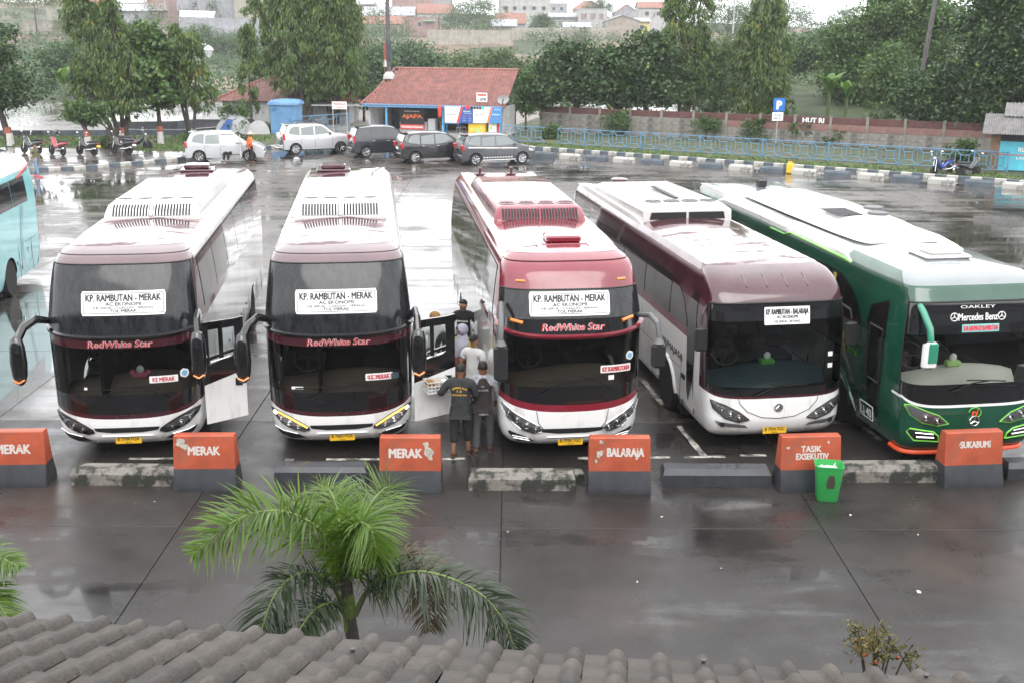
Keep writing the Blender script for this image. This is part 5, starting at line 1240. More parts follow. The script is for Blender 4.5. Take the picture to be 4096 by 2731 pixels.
# ------------------------------------------------------------------ motorcycles
mat('moto_red', (.35, .02, .03), .25, coat=1)
mat('moto_blue', (.03, .06, .30), .25, coat=1)
mat('helmet_shell', (.07, .07, .075), .2, coat=1)
def moto(label, loc, rz, paint, plate=None, helmet=False, lean=6, grp='motorcycles parked in a row on the wet walkway'):
    t = thing('motorcycle', label, 'motorcycle', loc, R(rz), grp); t.rotation_euler = (R(lean), 0, R(rz))
    for x in (-.60, .62):
        m = MB(); m.lathe((x, 0, .28), [(.20, -.045), (.26, -.05), (.285, 0), (.26, .05), (.20, .045), (.195, 0)], 'Y', 20); m.lathe((x, 0, .28), [(.02, -.05), (.05, -.05), (.05, .05), (.02, .05)], 'Y', 10)
        for k in range(6): m.tube([(x, 0, .28), (x + .2 * math.cos(k * PI / 3), 0, .28 + .2 * math.sin(k * PI / 3))], .012, 4)
        m.build('wheel', 'rubber', t)
    m = MB(); m.tube([(.62, .07, .28), (.52, .07, .70), (.44, .05, .95)], .025, 6); m.tube([(.62, -.07, .28), (.52, -.07, .70), (.44, -.05, .95)], .025, 6); build_each(m, 'front_fork', 'chrome', t)
    m = MB(); m.loft([[(x, w * math.cos(a), z + h * math.sin(a)) for a in [2 * PI * k / 10 for k in range(10)]] for x, z, w, h in ((-.98, .74, .02, .02), (-.85, .70, .10, .10), (-.4, .64, .15, .13), (-.05, .46, .14, .12), (.2, .50, .13, .16), (.42, .78, .16, .16), (.50, .95, .10, .07))], caps=True); m.build('bodywork', paint, t, smooth=50)
    m = MB(); m.loft([[(x, w * math.cos(a), z + .05 * math.sin(a)) for a in [2 * PI * k / 8 for k in range(8)]] for x, z, w in ((-.95, .82, .05), (-.75, .82, .13), (-.3, .77, .14), (-.05, .74, .08))], caps=True); m.build('seat', 'black_plastic', t, smooth=50)
    m = MB(); m.tube([(.40, -.33, 1.02), (.42, -.14, 1.04), (.42, .14, 1.04), (.40, .33, 1.02)], .018, 6); m.build('handlebar', 'black_plastic', t)
    for s in (-1, 1):
        m = MB(); m.tube([(.42, s * .24, 1.03), (.40, s * .30, 1.20)], .010, 5); m.ball((.40, s * .31, 1.24), (.03, .08, .05), 8, 6); m.build('mirror', 'chrome', t)
    m = MB(); m.ball((.56, 0, .92), (.07, .1, .08), 10, 6); m.build('headlight', 'lamp_cover_grey', t)
    m = MB(); m.tube([(-.05, .1, .32), (-.5, .14, .34), (-.9, .16, .44)], [.03, .045, .05], 8); m.build('exhaust', 'chrome', t)
    m = MB(); m.box((-.12, 0, .32), (.36, .2, .24)); m.build('engine', 'grey_plastic', t)
    m = MB(); m.rbox((-.98, 0, .70), (.05, .14, .07), .015); m.build('tail_light', 'red_lens', t)
    if plate: m = MB(); m.box((-1.0, 0, .56), (.012, .26, .11), ry=.25); m.build('number_plate', plate, t)
    if helmet:
        h = thing('helmet', 'grey helmet hung on the mirror of the red motorcycle', 'helmet', (loc[0] + .1, loc[1] - .1, 1.42))
        m = MB(); m.loft([[(.13 * r * math.cos(a), .15 * r * math.sin(a), z) for a in [2 * PI * k / 14 for k in range(14)]] for z, r in ((-.12, .75), (-.04, .98), (.04, 1), (.12, .8), (.16, .4), (.17, .02))], caps=True); m.build('shell', 'helmet_shell', h)
        m = MB(); m.loft([[(.136 * math.cos(a), .156 * math.sin(a), z) for a in [R(-60 + 120 * k / 8) for k in range(9)]] for z in (-.06, .05)], closed=False); m.build('visor', 'black_gloss', h)
    return t
moto('dark motorcycle nearest the leaning dark tree, chrome mirror up', (-27.3, 64.6, .12), 150, 'car_black')
moto('red motorcycle with a helmet on its mirror', (-25.6, 64.0, .12), 140, 'moto_red', helmet=True)
moto('black motorcycle with a yellowish tail plate and white front', (-23.9, 63.9, .12), 148, 'car_black', 'plate_yellow')
moto('dark motorcycle with tall windshield by the pale stump', (-22.2, 64.6, .12), 152, 'car_navy', 'print_white')
moto('black motorcycle parked sideways on the grass between two trees', (-22.0, 66.75, .13), 10, 'car_black', lean=8, grp=None)
moto('blue and white motorcycle by the right end of the fence', (21.6, 57.1, 0), 215, 'moto_blue', grp=None)
moto('black motorcycle with a pale seat by the right end of the fence', (22.7, 56.6, 0), 30, 'car_black', grp=None)
# ------------------------------------------------------------------ food stall with a tiled roof
mat('blue_post', (.10, .36, .62), .45, var=.15, vscale=6, grime=((.25, .3, .33), 5, .6, .75))
mat('blue_cabin', (.12, .26, .46), .5, var=.12, vscale=2, grime=((.06, .12, .2), 3, .6, .8))
mat('clay_tile', (.20, .068, .052), .6, objvar=.25, var=.35, vscale=2.2, coat=.4, grime=((.10, .05, .045), 1.2, .56, .78))
mat('plaster', (.42, .42, .42), .8, var=.2, vscale=1, grime=((.15, .14, .13), 1.5, .55, .8))
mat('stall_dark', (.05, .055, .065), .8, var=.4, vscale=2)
mat('wood', (.22, .14, .08), .7, var=.3, vscale=8)
mat('banner_white', (.75, .76, .77), .5)
mat('banner_blue', (.035, .10, .34), .5)
mat('banner_mid', (.06, .24, .55), .5)
mat('banner_black', (.02, .02, .025), .5)
mat('banner_red', (.62, .06, .04), .5)
mat('banner_orange', (.85, .20, .04), .5)
mat('banner_grey', (.40, .41, .42), .6)
mat('freezer_yellow', (.80, .50, .04), .4)
mat('led_red', (.7, .02, .03), .4, emit=(1, .05, .05), est=.8)
mat('led_green', (.02, .5, .15), .4, emit=(.05, 1, .3), est=.5)
mat('galvanised', (.42, .44, .45), .45, metal=.5, var=.2, vscale=5)
mat('rusty_steel', (.11, .10, .10), .6, var=.4, vscale=6, metal=.3)
mat('asbestos', (.17, .165, .16), .8, var=.3, vscale=3, grime=((.12, .12, .12), 2, .5, .75))
mat('pink_wall', (.22, .115, .10), .8, var=.25, vscale=1.5, grime=((.14, .10, .09), 1.3, .52, .76))
mat('maroon_wall', (.105, .042, .038), .8, var=.3, vscale=1.2, grime=((.07, .04, .04), 1.4, .5, .75))
mat('bare_panel', (.21, .195, .175), .85, var=.3, vscale=1.5, bump=.4, bscale=12, grime=((.08, .08, .075), 1.1, .5, .72))
mat('cloth_grey', (.3, .32, .36), .9)
def tile_piece(w, d, name='roof_tile', m_='clay_tile', amp=.035):
    """one pantile: an S-curve across, laid to overlap the course below"""
    m = MB(); P = []
    for v, dz in ((0, .018), (1, 0)):
        P.append([(u * w, v * d, dz + amp * math.sin(u * 2 * PI)) for u in (0, .17, .33, .5, .67, .83, 1)])
    P.insert(0, [(p[0], p[1], p[2] - .03) for p in P[0]]); m.grid(P); return m.mesh(name, m_, 60)
def tiled_slope(root, O, U, V, nu, nv, w, d, limit, m_='clay_tile', inside=None):
    """courses of tiles on a plane from corner O along unit vectors U (eave) and V (up the slope)"""
    U, V = Vector(U).normalized(), Vector(V).normalized(); N = U.cross(V).normalized(); me = tile_piece(w * 1.04, d * 1.12, m_=m_); n = 0; rest = MB()
    mt = Matrix((U, V, N)).transposed().to_4x4()
    for j in range(nv):
        for i in range(nu):
            if inside and not inside((i + .5) * w, (j + .5) * d): continue
            p = Vector(O) + U * (i * w) + V * (j * d) + N * .02
            if n < limit:
                o = bpy.data.objects.new('roof_tile', me); COL.objects.link(o); o.parent = root; o.matrix_local = Matrix.Translation(p) @ mt; n += 1
            else:
                q = Matrix.Translation(p) @ mt; rest.add([q @ v.co for v in me.vertices], [tuple(f.vertices) for f in me.polygons])
    if rest.f: r = rest.build('roof_tiles', m_, root, smooth=60); r['kind'] = 'stuff'
ks = thing('food_stall', 'open fronted food stall with a red tiled roof, blue posts and printed banners', 'stall', (-10.3, 79.2, .12), R(-16))
W_, D_ = 10.1, 3.6; ez, rz_ = 2.05, 4.15
sl = Vector((0, 3.0, rz_ - ez)); ln = sl.length
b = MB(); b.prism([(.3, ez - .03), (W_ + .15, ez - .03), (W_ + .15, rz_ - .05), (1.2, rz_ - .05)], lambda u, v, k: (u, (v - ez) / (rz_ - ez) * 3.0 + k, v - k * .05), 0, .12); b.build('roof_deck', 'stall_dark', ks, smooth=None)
tiled_slope(ks, (0, -.35, ez - .22), (1, 0, 0), sl, 47, 16, .218, .252, 300, inside=lambda u, v: u > .1 + max(0, v / ln) * 1.25 - (0 if v > 1 else .1))
m = MB(); m.tube([(1.2, 3.05, rz_ + .05), (W_ + .2, 3.05, rz_ + .05)], .10, 8); m.build('ridge_cap', 'clay_tile', ks)
m = MB(); m.tube([(-.05, -.4, ez - .15), (.5, 1.0, ez + .65), (1.2, 3.05, rz_ + .05)], .09, 8); m.build('hip_cap', 'clay_tile', ks)
m = MB(); m.prism([(-.05, ez - .25), (1.2, rz_), (1.25, rz_ - .1), (.35, ez - .3)], lambda u, v, k: (u, 3.05 - (rz_ - v) / (rz_ - ez) * 3 * 0 + k, v), 0, .1); m.build('hip_side', 'clay_tile', ks)
m = MB(); m.prism([(0, ez - .3), (W_, ez - .3), (W_, ez - .1), (0, ez - .1)], lambda u, v, k: (u, k, v), -.33, -.27); m.build('fascia', 'blue_post', ks, smooth=None)
for x in (1.75, 5.85, 9.9): m = MB(); m.box((x, -.1, .98), (.12, .12, 1.85)); m.box((x, -.1, .3), (.16, .16, .6)); m.build('post', 'blue_post', ks, smooth=None)
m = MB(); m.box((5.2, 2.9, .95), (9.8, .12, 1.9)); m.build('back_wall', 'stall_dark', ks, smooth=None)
for x in (.4, 10.0): m = MB(); m.box((x, 1.5, .95), (.12, 2.8, 1.9)); m.build('side_wall', 'plaster', ks, smooth=None)
m = MB(); m.box((5.2, 1.4, .02), (10, 3.4, .04)); m.build('floor_slab', 'plaster', ks, smooth=None)
m = MB(); m.box((3.4, .95, .35), (2.0, .5, .7)); m.build('counter', 'plaster', ks, smooth=None)
m = MB(); m.box((4.85, .6, .48), (.5, .5, .95)); m.build('side_counter', 'banner_grey', ks, smooth=None)
m = MB(); m.box((6.3, .5, .70), (1.1, .6, .05)); 
for dx in (-.5, .5):
    for dy in (-.25, .25): m.box((6.3 + dx, .5 + dy, .34), (.05, .05, .68))
tb = m.build('table', 'blue_post', None, smooth=None); tb.location = ks.location; tb.rotation_euler = ks.rotation_euler; tag(tb, 'blue table standing under the food stall roof by the middle post', 'table')
for i, x in enumerate((6.9, 7.25)):
    m = MB(); m.box((0, 0, .45), (.3, .3, .04))
    for dx in (-.12, .12):
        for dy in (-.12, .12): m.box((dx, dy, .22), (.04, .04, .44))
    p = local(ks, (x, -.05 + .2 * i, 0)); st = m.build('stool', 'wood', None, (p[0], p[1], .16), smooth=None); tag(st, 'wooden stool next to the blue stall table, %s the freezer' % ('farther from' if i == 0 else 'closer to'), 'stool', 'stools at the food stall')
def on_stall(name, label, cat, x, y, z):
    p = local(ks, (x, y, z)); return thing(name, label, cat, (p[0], p[1], z + .12), ks.rotation_euler.z)
f = on_stall('chest_freezer', 'yellow ice cream freezer under the printed banners of the stall', 'freezer', 8.25, .1, 0)
m = MB(); m.rbox((0, 0, .42), (1.2, .6, .75), .04); m.build('cabinet', 'freezer_yellow', f)
m = MB(); m.box((0, 0, .82), (1.22, .62, .05)); m.build('lid', 'banner_white', f, smooth=None)
m = MB()
for dx, dz, r in ((-.3, .4, .12), (.1, .35, .16), (.35, .5, .1)): m.cyl((dx, -.305, dz), r, .01, 'Y', 12)
build_each(m, 'printed_spot', 'lime_pale', f)
f = on_stall('drinks_fridge', 'bright drinks fridge with printed posters by the right stall post', 'fridge', 9.35, .1, 0)
m = MB(); m.box((0, 0, .8), (.55, .5, 1.5)); m.build('cabinet', 'banner_white', f, smooth=None)
m = MB()
for k in range(4): m.box((-.12 + .2 * (k % 2), -.256, .5 + .3 * k), (.18, .01, .22))
build_each(m, 'poster', 'lime_pale', f, smooth=None)
m = MB(); m.box((.42, .05, .75), (.24, .5, 1.45)); m.build('red_panel', 'banner_red', f, smooth=None)
def banner(label, x, z0, w, h, y, base, bits, words):
    t = on_stall('banner', label, 'banner', x, y, 0); m = MB(); m.box((0, 0, z0 + h / 2), (w, .03, h)); m.build('sheet', base, t, smooth=None)
    for mt_, poly in bits:
        m = MB(); m.prism([(u * w - w / 2, z0 + v * h) for u, v in poly], lambda u, v, k: (u, -.015 + k, v), -.006, .0); m.build('printed_field', mt_, t, smooth=None)
    for mt_, u, v, hh, ww, s, bo in words:
        m = MB(); text_on(m, lambda a, c: (a + u * w - w / 2, -.026, z0 + v * h + c), s, hh, ww, bold=bo); m.build('lettering', mt_, t, smooth=None)
    return t
banner('white and navy printed banner with a red slash, hung at the stall eave', 7.05, .82, 1.98, 1.08, -.36, 'banner_white', [('banner_blue', [(.5, 0), (1, 0), (1, 1), (.66, 1)]), ('banner_red', [(.42, 0), (.5, 0), (.66, 1), (.58, 1)])], [('cloth_grey', .25, .52, .11, .8, 'Agen BRILink', .02), ('banner_white', .80, .72, .08, .5, 'BRILINK', .03), ('banner_white', .83, .60, .05, .55, 'MASAJIDA', .02), ('banner_orange', .70, .42, .05, .2, 'TARIK', .02), ('banner_orange', .90, .42, .05, .2, 'SETOR', .02), ('banner_white', .70, .28, .035, .22, 'TUNAI PLN', .02), ('banner_white', .90, .28, .035, .22, 'PULSA BPJS', .02), ('banner_white', .70, .15, .035, .22, 'TRANSFER', .02), ('banner_white', .90, .15, .035, .2, 'TOP UP', .02)])
banner('white and blue printed banner with an orange slash, beside the right post', 9.05, .86, 1.95, 1.04, -.37, 'banner_white', [('banner_mid', [(.55, 0), (1, 0), (1, 1), (.70, 1)]), ('banner_orange', [(.48, 0), (.55, 0), (.70, 1), (.63, 1)])], [('cloth_grey', .25, .52, .10, .75, 'Agen BRILink', .02), ('banner_white', .86, .86, .06, .35, 'BRI', .03), ('banner_white', .82, .55, .09, .5, 'BRILINK', .03), ('banner_orange', .68, .28, .05, .2, 'TARIK', .02), ('banner_orange', .88, .28, .05, .2, 'SETOR', .02)])
banner('black MASAKAN PADANG banner with red lettering, standing on the left counter', 3.35, .22, 1.75, 1.35, .62, 'banner_black', [('banner_red', [(0, 0), (1, 0), (1, .24), (0, .24)])], [('banner_white', .5, .90, .09, 1.1, 'RUMAH MAKAN', .02), ('banner_orange', .5, .66, .26, 1.5, 'AJAPA', .06), ('banner_white', .5, .12, .15, 1.6, 'MASAKAN PADANG', .05)])
m = MB()
tb_ = on_stall('led_sign', 'small red and green light board at the stall eave over the banners', 'light sign', 8.0, -.4, 1.86)
m = MB(); m.box((-.3, 0, 0), (.3, .03, .2)); m.build('red_lights', 'led_red', tb_, smooth=None)
for k in range(5): m = MB(); m.box((0 + k * .19, 0, -.02), (.14, .03, .16)); m.build('light_tile', 'led_green' if k == 4 else 'print_black', tb_, smooth=None)
s = on_stall('roof_sign', 'white ATM lettered sign propped on the lower roof tiles', 'sign', 8.55, .05, 2.2)
m = MB(); m.box((0, 0, .3), (.75, .04, .6)); m.build('board', 'banner_white', s, smooth=None)
m = MB(); text_on(m, lambda u, v: (u + .08, -.024, v + .17), 'ATM', .2, .42, bold=.04); m.build('lettering', 'print_black', s, smooth=None)
m = MB(); m.box((0, -.022, .46), (.6, .006, .12)); m.build('printed_field', 'banner_red', s, smooth=None)
m = MB(); m.box((0, .2, .0), (.5, .4, .06), rx=.5); m.build('bracket', 'rusty_steel', s)
ds = on_stall('satellite_dish', 'pale round satellite dish at the right corner of the tiled stall roof', 'satellite dish', 10.1, -.2, 2.45)
m = MB(); m.lathe((0, 0, 0), [(.02, .06), (.2, .04), (.38, -.04), (.39, -.05), (.2, .02), (.02, .04)], 'Y', 20); d_ = m.build('bowl', 'banner_white', ds); d_.rotation_euler = (R(35), 0, R(25))
m = MB(); m.tube([(0, 0, 0), (-.1, .15, -.4)], .03, 6); m.build('mast', 'rusty_steel', ds)
rb = on_stall('red_pouch', 'red cloth pouch hanging from the middle of the stall eave', 'hanging pouch', 5.72, -.42, 1.25)
m = MB(); m.loft([[(r * math.cos(a), r * .6 * math.sin(a), z) for a in [2 * PI * k / 9 for k in range(9)]] for z, r in ((-.1, .04), (.05, .13), (.3, .11), (.42, .15), (.7, .06), (.78, .02))], caps=True); m.build('cloth', 'banner_red', rb)
# steel mast rising through the roof, flag beside it
pm = thing('light_mast', 'tall dark steel mast rising through the stall roof', 'mast', (-8.65, 81, .12)); m = MB(); m.tube([(0, 0, 0), (0, 0, 6), (0, 0, 14)], [.16, .15, .12], 12); m.build('pole', 'rusty_steel', pm)
m = MB(); m.tube([(0, 0, 4.7), (0, 0, 6.1), (0, 0, 6.2)], [.19, .185, .16], 12); m.build('sleeve', 'stall_dark', pm)
m = MB(); m.loft([[(r * math.cos(a), r * math.sin(a), z) for a in [2 * PI * k / 10 for k in range(10)]] for z, r in ((3.5, .42), (3.75, .4), (3.95, .25), (4.0, .17))], caps=True); m.build('cement_collar', 'plaster', pm)
fl = thing('flag', 'red and white flag hanging limp beside the steel mast', 'flag', (-8.95, 81, 3.6))
m = MB(); m.tube([(0, 0, -1), (.02, 0, 2.6)], .02, 6); m.build('pole', 'wood', fl)
for nm, z0, z1, mt_ in (('red_half', 1.3, 2.45, 'banner_red'), ('white_half', .85, 1.35, 'banner_white')):
    m = MB(); m.loft([[(.07 + x + .03 * math.sin(z * 5), .04 * math.sin(x * 30 + z), z) for x in (-.09 * k, -.03 * k, .03 * k, .09 * k)] for z, k in ((z0, 1.2), ((z0 + z1) / 2, 1.0), (z1, .35 if z1 > 2 else .9))], closed=False); m.build(nm, mt_, fl)
# ------------------------------------------------------------------ blue cabin, toilet sign, side fence, house behind
cb = thing('blue_cabin', 'narrow blue steel cabin with a domed roof, left of the railing', 'cabin', (-15.35, 77.9, .12), R(-8))
m = MB(); m.box((0, 0, .98), (1.75, 1.5, 1.96)); m.build('walls', 'blue_cabin', cb, smooth=None)
m = MB(); m.loft([[(x * k, y * k, z) for x, y in ((-1.0, -.85), (1.0, -.85), (1.0, .85), (-1.0, .85))] for z, k in ((1.92, 1), (2.10, 1), (2.24, .8), (2.3, .3))], caps=True); m.build('roof', 'blue_cabin', cb, smooth=60)
m = MB(); m.box((.2, -.765, .9), (.8, .03, 1.6)); m.build('door', 'blue_cabin', cb, smooth=None)
m = MB(); m.box((.48, -.79, .95), (.04, .03, .14)); m.build('door_handle', 'rusty_steel', cb, smooth=None)
m = MB()
for k in range(4): m.box((-.6, -.76, 1.55 + k * .06), (.3, .03, .03), rx=.4)
build_each(m, 'vent_slat', 'blue_cabin', cb, smooth=None)
sg_ = thing('toilet_sign', 'white framed sign with red lettering on a post by the railing', 'sign', (-11.75, 78, .12), R(-6))
m = MB(); m.box((0, 0, 1.87), (1.02, .04, .5)); m.build('board', 'banner_white', sg_, smooth=None)
m = MB(); text_on(m, lambda u, v: (u, -.024, v + 1.97), 'MUSHOLLA', .14, .8, bold=.03); text_on(m, lambda u, v: (u, -.024, v + 1.74), 'TOILET', .11, .55, bold=.03); m.build('lettering', 'banner_red', sg_, smooth=None)
for x in (-.48, .48): m = MB(); m.box((x, .05, .95), (.05, .05, 1.9)); m.build('post', 'galvanised', sg_, smooth=None)
mat('railing_blue', (.11, .24, .36), .45, var=.2, vscale=5, grime=((.30, .22, .18), 4, .60, .72))
_cell = {}
def fence_run(label, P0, P1, npan, ncell, h=1.15, z=.13, missing=()):
    P0, P1 = Vector(P0), Vector(P1); d = P1 - P0; ang = math.atan2(d.y, d.x); pw = d.length / npan; cw = pw / ncell
    t = thing('railing', label, 'railing', (P0.x, P0.y, z), ang)
    key = (round(cw, 3), h)
    if key not in _cell:
        m = MB(); q = .024; c = cw / 2; a, b_ = cw * .22, h * .22; zc = h / 2 + .05
        for p, r in (((0, zc - h / 2 + .02), (cw, zc - h / 2 + .02)), ((0, zc + h / 2 - .02), (cw, zc + h / 2 - .02)), ((c - a, zc - b_), (c + a, zc - b_)), ((c - a, zc + b_), (c + a, zc + b_)), ((c - a, zc - b_), (c - a, zc + b_)), ((c + a, zc - b_), (c + a, zc + b_)), ((0, zc - h / 2), (c - a, zc - b_)), ((cw, zc - h / 2), (c + a, zc - b_)), ((0, zc + h / 2), (c - a, zc + b_)), ((cw, zc + h / 2), (c + a, zc + b_)), ((0, zc - h / 2), (0, zc + h / 2))):
            m.tube([(p[0], 0, p[1]), (r[0], 0, r[1])], q, 4)
        s = MB()
        for k in range(4): s.add([(cw * (k + .5) / 4 - .012, 0, zc + h / 2), (cw * (k + .5) / 4 + .012, 0, zc + h / 2), (cw * (k + .5) / 4, .008, zc + h / 2 + .13)], [(0, 1, 2)])
        pst = MB(); pst.box((0, 0, h / 2 + .05), (.075, .075, h + .1))
        _cell[key] = (m.mesh('railing_cell', 'railing_blue'), s.mesh('spikes', 'railing_blue'), pst.mesh('post', 'railing_blue'))
    for i in range(npan):
        for j in range(ncell):
            if (i, j) in missing: continue
            o = place(_cell[key][0], 'railing_cell', t, (i * pw + j * cw, random.uniform(-.01, .01), 0)); s = place(_cell[key][1], 'spikes', o); s['kind'] = 'stuff'
        place(_cell[key][2], 'post', t, (i * pw, -.03, 0))
    place(_cell[key][2], 'post', t, (d.length, -.03, 0)); return t
fence_run('long blue steel railing with square in diamond panels in front of the red wall', (1.19, 71.97), (23.78, 58.63), 7, 4, h=.95, missing=((0, 1),))
fence_run('short end of blue railing between the stall and the long railing', (-0.77, 73.13), (1.19, 71.97), 1, 2, h=.95)
fence_run('short end of blue railing next to the turquoise fronted kiosk', (23.78, 58.63), (25.18, 57.82), 1, 2, h=.95)
fence_run('short blue steel railing beside the toilet sign', (-14.3, 76.9), (-11.4, 79.8), 1, 4)
hs_ = thing('low_house', 'low red tiled house half hidden behind the weeping trees', 'house', (-22.2, 86, .12), R(-4))
m = MB(); m.box((5.2, 2.2, .85), (9.6, 3.6, 1.7)); m.build('wall', 'plaster', hs_, smooth=None)
sl2 = Vector((0, 2.8, 1.75)); m = MB(); m.prism([(-.2, 1.60), (11, 1.60), (9.6, 3.3), (3.6, 3.3)], lambda u, v, k: (u, (v - 1.6) / 1.75 * 2.8 + k, v - k * .05), 0, .1); m.build('roof_deck', 'stall_dark', hs_, smooth=None)
tiled_slope(hs_, (-.3, -.05, 1.62), (1, 0, 0), sl2, 50, 12, .225, .27, 300, inside=lambda u, v: u > max(0, v) * 1.15 and u < 11.3 - v * .45)
m = MB(); m.tube([(3.5, 2.75, 3.36), (9.8, 2.75, 3.36)], .1, 8); m.build('ridge_cap', 'clay_tile', hs_)
m = MB(); m.tube([(-.3, -.05, 1.65), (3.5, 2.75, 3.36)], .1, 8); m.build('hip_cap', 'clay_tile', hs_)
for x in (2.2, 6.4): m = MB(); m.box((x, .37, .9), (.9, .06, .8)); m.build('window', 'stall_dark', hs_, smooth=None)
m = MB(); m.box((4.4, .37, .75), (.85, .06, 1.5)); m.build('door', 'wood', hs_, smooth=None)
m = MB(); m.prism([(7.6, 1.42), (11.2, 1.42), (11.2, 1.5), (7.6, 1.5)], lambda u, v, k: (u, k, v), -1.4, .1); m.build('tin_awning', 'galvanised', hs_, smooth=None)
# ------------------------------------------------------------------ red boundary wall of concrete panels
def panel_wall(label, P0, P1, n, h, z, rows, text=()):
    P0, P1 = Vector(P0), Vector(P1); d = P1 - P0; ang = math.atan2(d.y, d.x); pw = d.length / n
    t = thing('boundary_wall', label, 'wall', (P0.x, P0.y, z), ang); ph = h / len(rows)
    ms = []
    for r, mt_ in enumerate(rows):
        m = MB(); m.rbox((pw / 2, 0, ph / 2), (pw - .16, .07, ph - .02), .01); ms.append(m.mesh('wall_panel', mt_))
    pm_ = MB(); pm_.box((0, 0, h / 2 + .04), (.17, .17, h + .08)); pmm = pm_.mesh('post', 'bare_panel')
    bare = ms[1]
    for i in range(n):
        for r in range(len(rows)): place(bare if r == 2 and i < 6 else ms[r], 'wall_panel', t, (i * pw, random.uniform(-.012, .012), r * ph))
        place(pmm, 'post', t, (i * pw, 0, 0))
    place(pmm, 'post', t, (d.length, 0, 0))
    for s, u, v, hh, ww, mt_, bo in text:
        m = MB(); text_on(m, lambda a, c: (a + u, -.052, c + v), s, hh, ww, bold=bo); m.build('painted_lettering', mt_, t, smooth=None)
    return t
bw = panel_wall('long panelled boundary wall, maroon above and bare below, painted HUT RI', (2.0, 80.2), (29.5, 65.9), 14, 1.72, .13, ('bare_panel', 'bare_panel', 'pink_wall', 'maroon_wall'), [('HUT RI', 18.85, 1.50, .30, 1.35, 'banner_white', .05), ('KE', 18.6, 1.08, .22, .36, 'banner_black', .04), ('GOW', 18.6, .70, .22, .5, 'banner_black', .02)])
# parking sign
ps = thing('parking_sign', 'blue P parking sign with a white plate below on a thin post', 'sign', (16.5, 71.6, .13), R(4))
m = MB(); m.tube([(0, 0.03, 0), (0.02, 0.03, 2.75)], .03, 8); m.build('post', 'galvanised', ps)
mat('sign_blue', (.02, .16, .55), .4)
m = MB(); m.rbox((.05, 0, 2.42), (.72, .03, .80), .01); bd = m.build('blue_board', 'sign_blue', ps, smooth=None)
m = MB(); text_on(m, lambda u, v: (u + .05, -.019, v + 2.42), 'P', .52, .36, bold=.06); m.build('lettering', 'print_white', bd, smooth=None)
m = MB(); m.rbox((.0, 0, 1.70), (.70, .03, .52), .01); bd = m.build('white_board', 'print_white', ps, smooth=None)
m = MB(); text_on(m, lambda u, v: (u, -.019, v + 1.80), 'Di Area', .10, .40, bold=.03); text_on(m, lambda u, v: (u, -.019, v + 1.62), 'Jalan Ini', .10, .48, bold=.03); m.build('lettering', 'print_black', bd, smooth=None)
jc = thing('jerrycan', 'yellow plastic jerrycan standing against the white parking block', 'jerrycan', (14.15, 57.9, 0), R(-20))
m = MB(); m.rbox((0, 0, .27), (.36, .26, .54), .05); m.build('can', 'freezer_yellow', jc)
m = MB(); m.tube([(-.1, 0, .53), (-.08, 0, .61), (.06, 0, .61), (.08, 0, .53)], .022, 6); m.build('handle', 'freezer_yellow', jc)
m = MB(); m.cyl((.13, 0, .57), .04, .07, 'Z', 10); m.build('cap', 'banner_red', jc)
# shed at the right edge
mat('turq_panel', (.10, .50, .62), .45, var=.1, vscale=2)
sh = thing('kiosk', 'small turquoise fronted kiosk under a corrugated roof at the right frame edge', 'kiosk', (24.5, 58.6, .13), R(-24))
m = MB(); m.box((2.0, 1.2, .95), (3.9, 2.3, 1.9)); m.build('wall', 'stall_dark', sh, smooth=None)
m = MB(); m.box((1.9, -.02, .78), (2.9, .06, 1.45)); fr_ = m.build('front_panel', 'turq_panel', sh, smooth=None)
m = MB(); m.box((1.9, -.06, .84), (2.9, .01, .05)); m.build('red_line', 'banner_red', fr_, smooth=None)
m = MB(); text_on(m, lambda u, v: (u + 1.75, -.056, v + 1.12), 'RUKO', .22, .8, bold=.03); text_on(m, lambda u, v: (u + 1.9, -.066, v + .68), 'LAUNDRY', .12, 1.2, bold=.02); m.build('lettering', 'print_white', fr_, smooth=None)
m = MB(); m.box((.25, -.04, .9), (.45, .05, 1.8)); m.build('plywood', 'wood', sh, smooth=None)
def corrugated(root, nm, c, w, d, pitch, m_, rz=0, n=22):
    m = MB(); m.grid([[(u * w, v * d * math.cos(pitch), v * d * math.sin(pitch) + .025 * math.sin(u * n * 2 * PI)) for u in [i / (n * 4) for i in range(n * 4 + 1)]] for v in (0, 1)]); o = m.build(nm, m_, root, c, smooth=60); o.rotation_euler = (0, 0, rz); return o
corrugated(sh, 'roof_sheet', (-.4, -.9, 1.92), 2.6, 2.4, R(21), 'asbestos'); corrugated(sh, 'roof_sheet', (1.9, -.8, 2.03), 2.9, 2.6, R(21), 'asbestos'); corrugated(sh, 'roof_sheet', (.5, .9, 2.7), 4.2, 1.9, R(18), 'asbestos')
up = thing('utility_pole', 'leaning dark utility pole rising out of the trees at the upper right', 'utility pole', (27.0, 76, 0)); m = MB(); m.tube([(-.6, 0, 0), (.02, 0, 7.3), (.6, 0, 13)], [.17, .15, .12], 10); m.build('pole', 'rusty_steel', up)
for lb, x, y, h, s in (('slim double armed lamp post among the hazy trees at upper right', 23.5, 105, 8.3, 1), ('slim lamp post in the haze behind the parking sign', 24.0, 128, 10.5, -1)):
    l = thing('street_lamp', lb, 'street lamp', (x, y, 0), 0, 'lamp posts beyond the wall'); m = MB(); m.tube([(0, 0, 0), (0, 0, h), (s * .6, 0, h + .4), (s * 2.4, 0, h + .7)], [.09, .07, .05, .05], 8); m.build('pole', 'galvanised', l); m = MB(); m.rbox((s * 2.6, 0, h + .72), (.8, .3, .12), .04); m.build('lamp_head', 'galvanised', l)
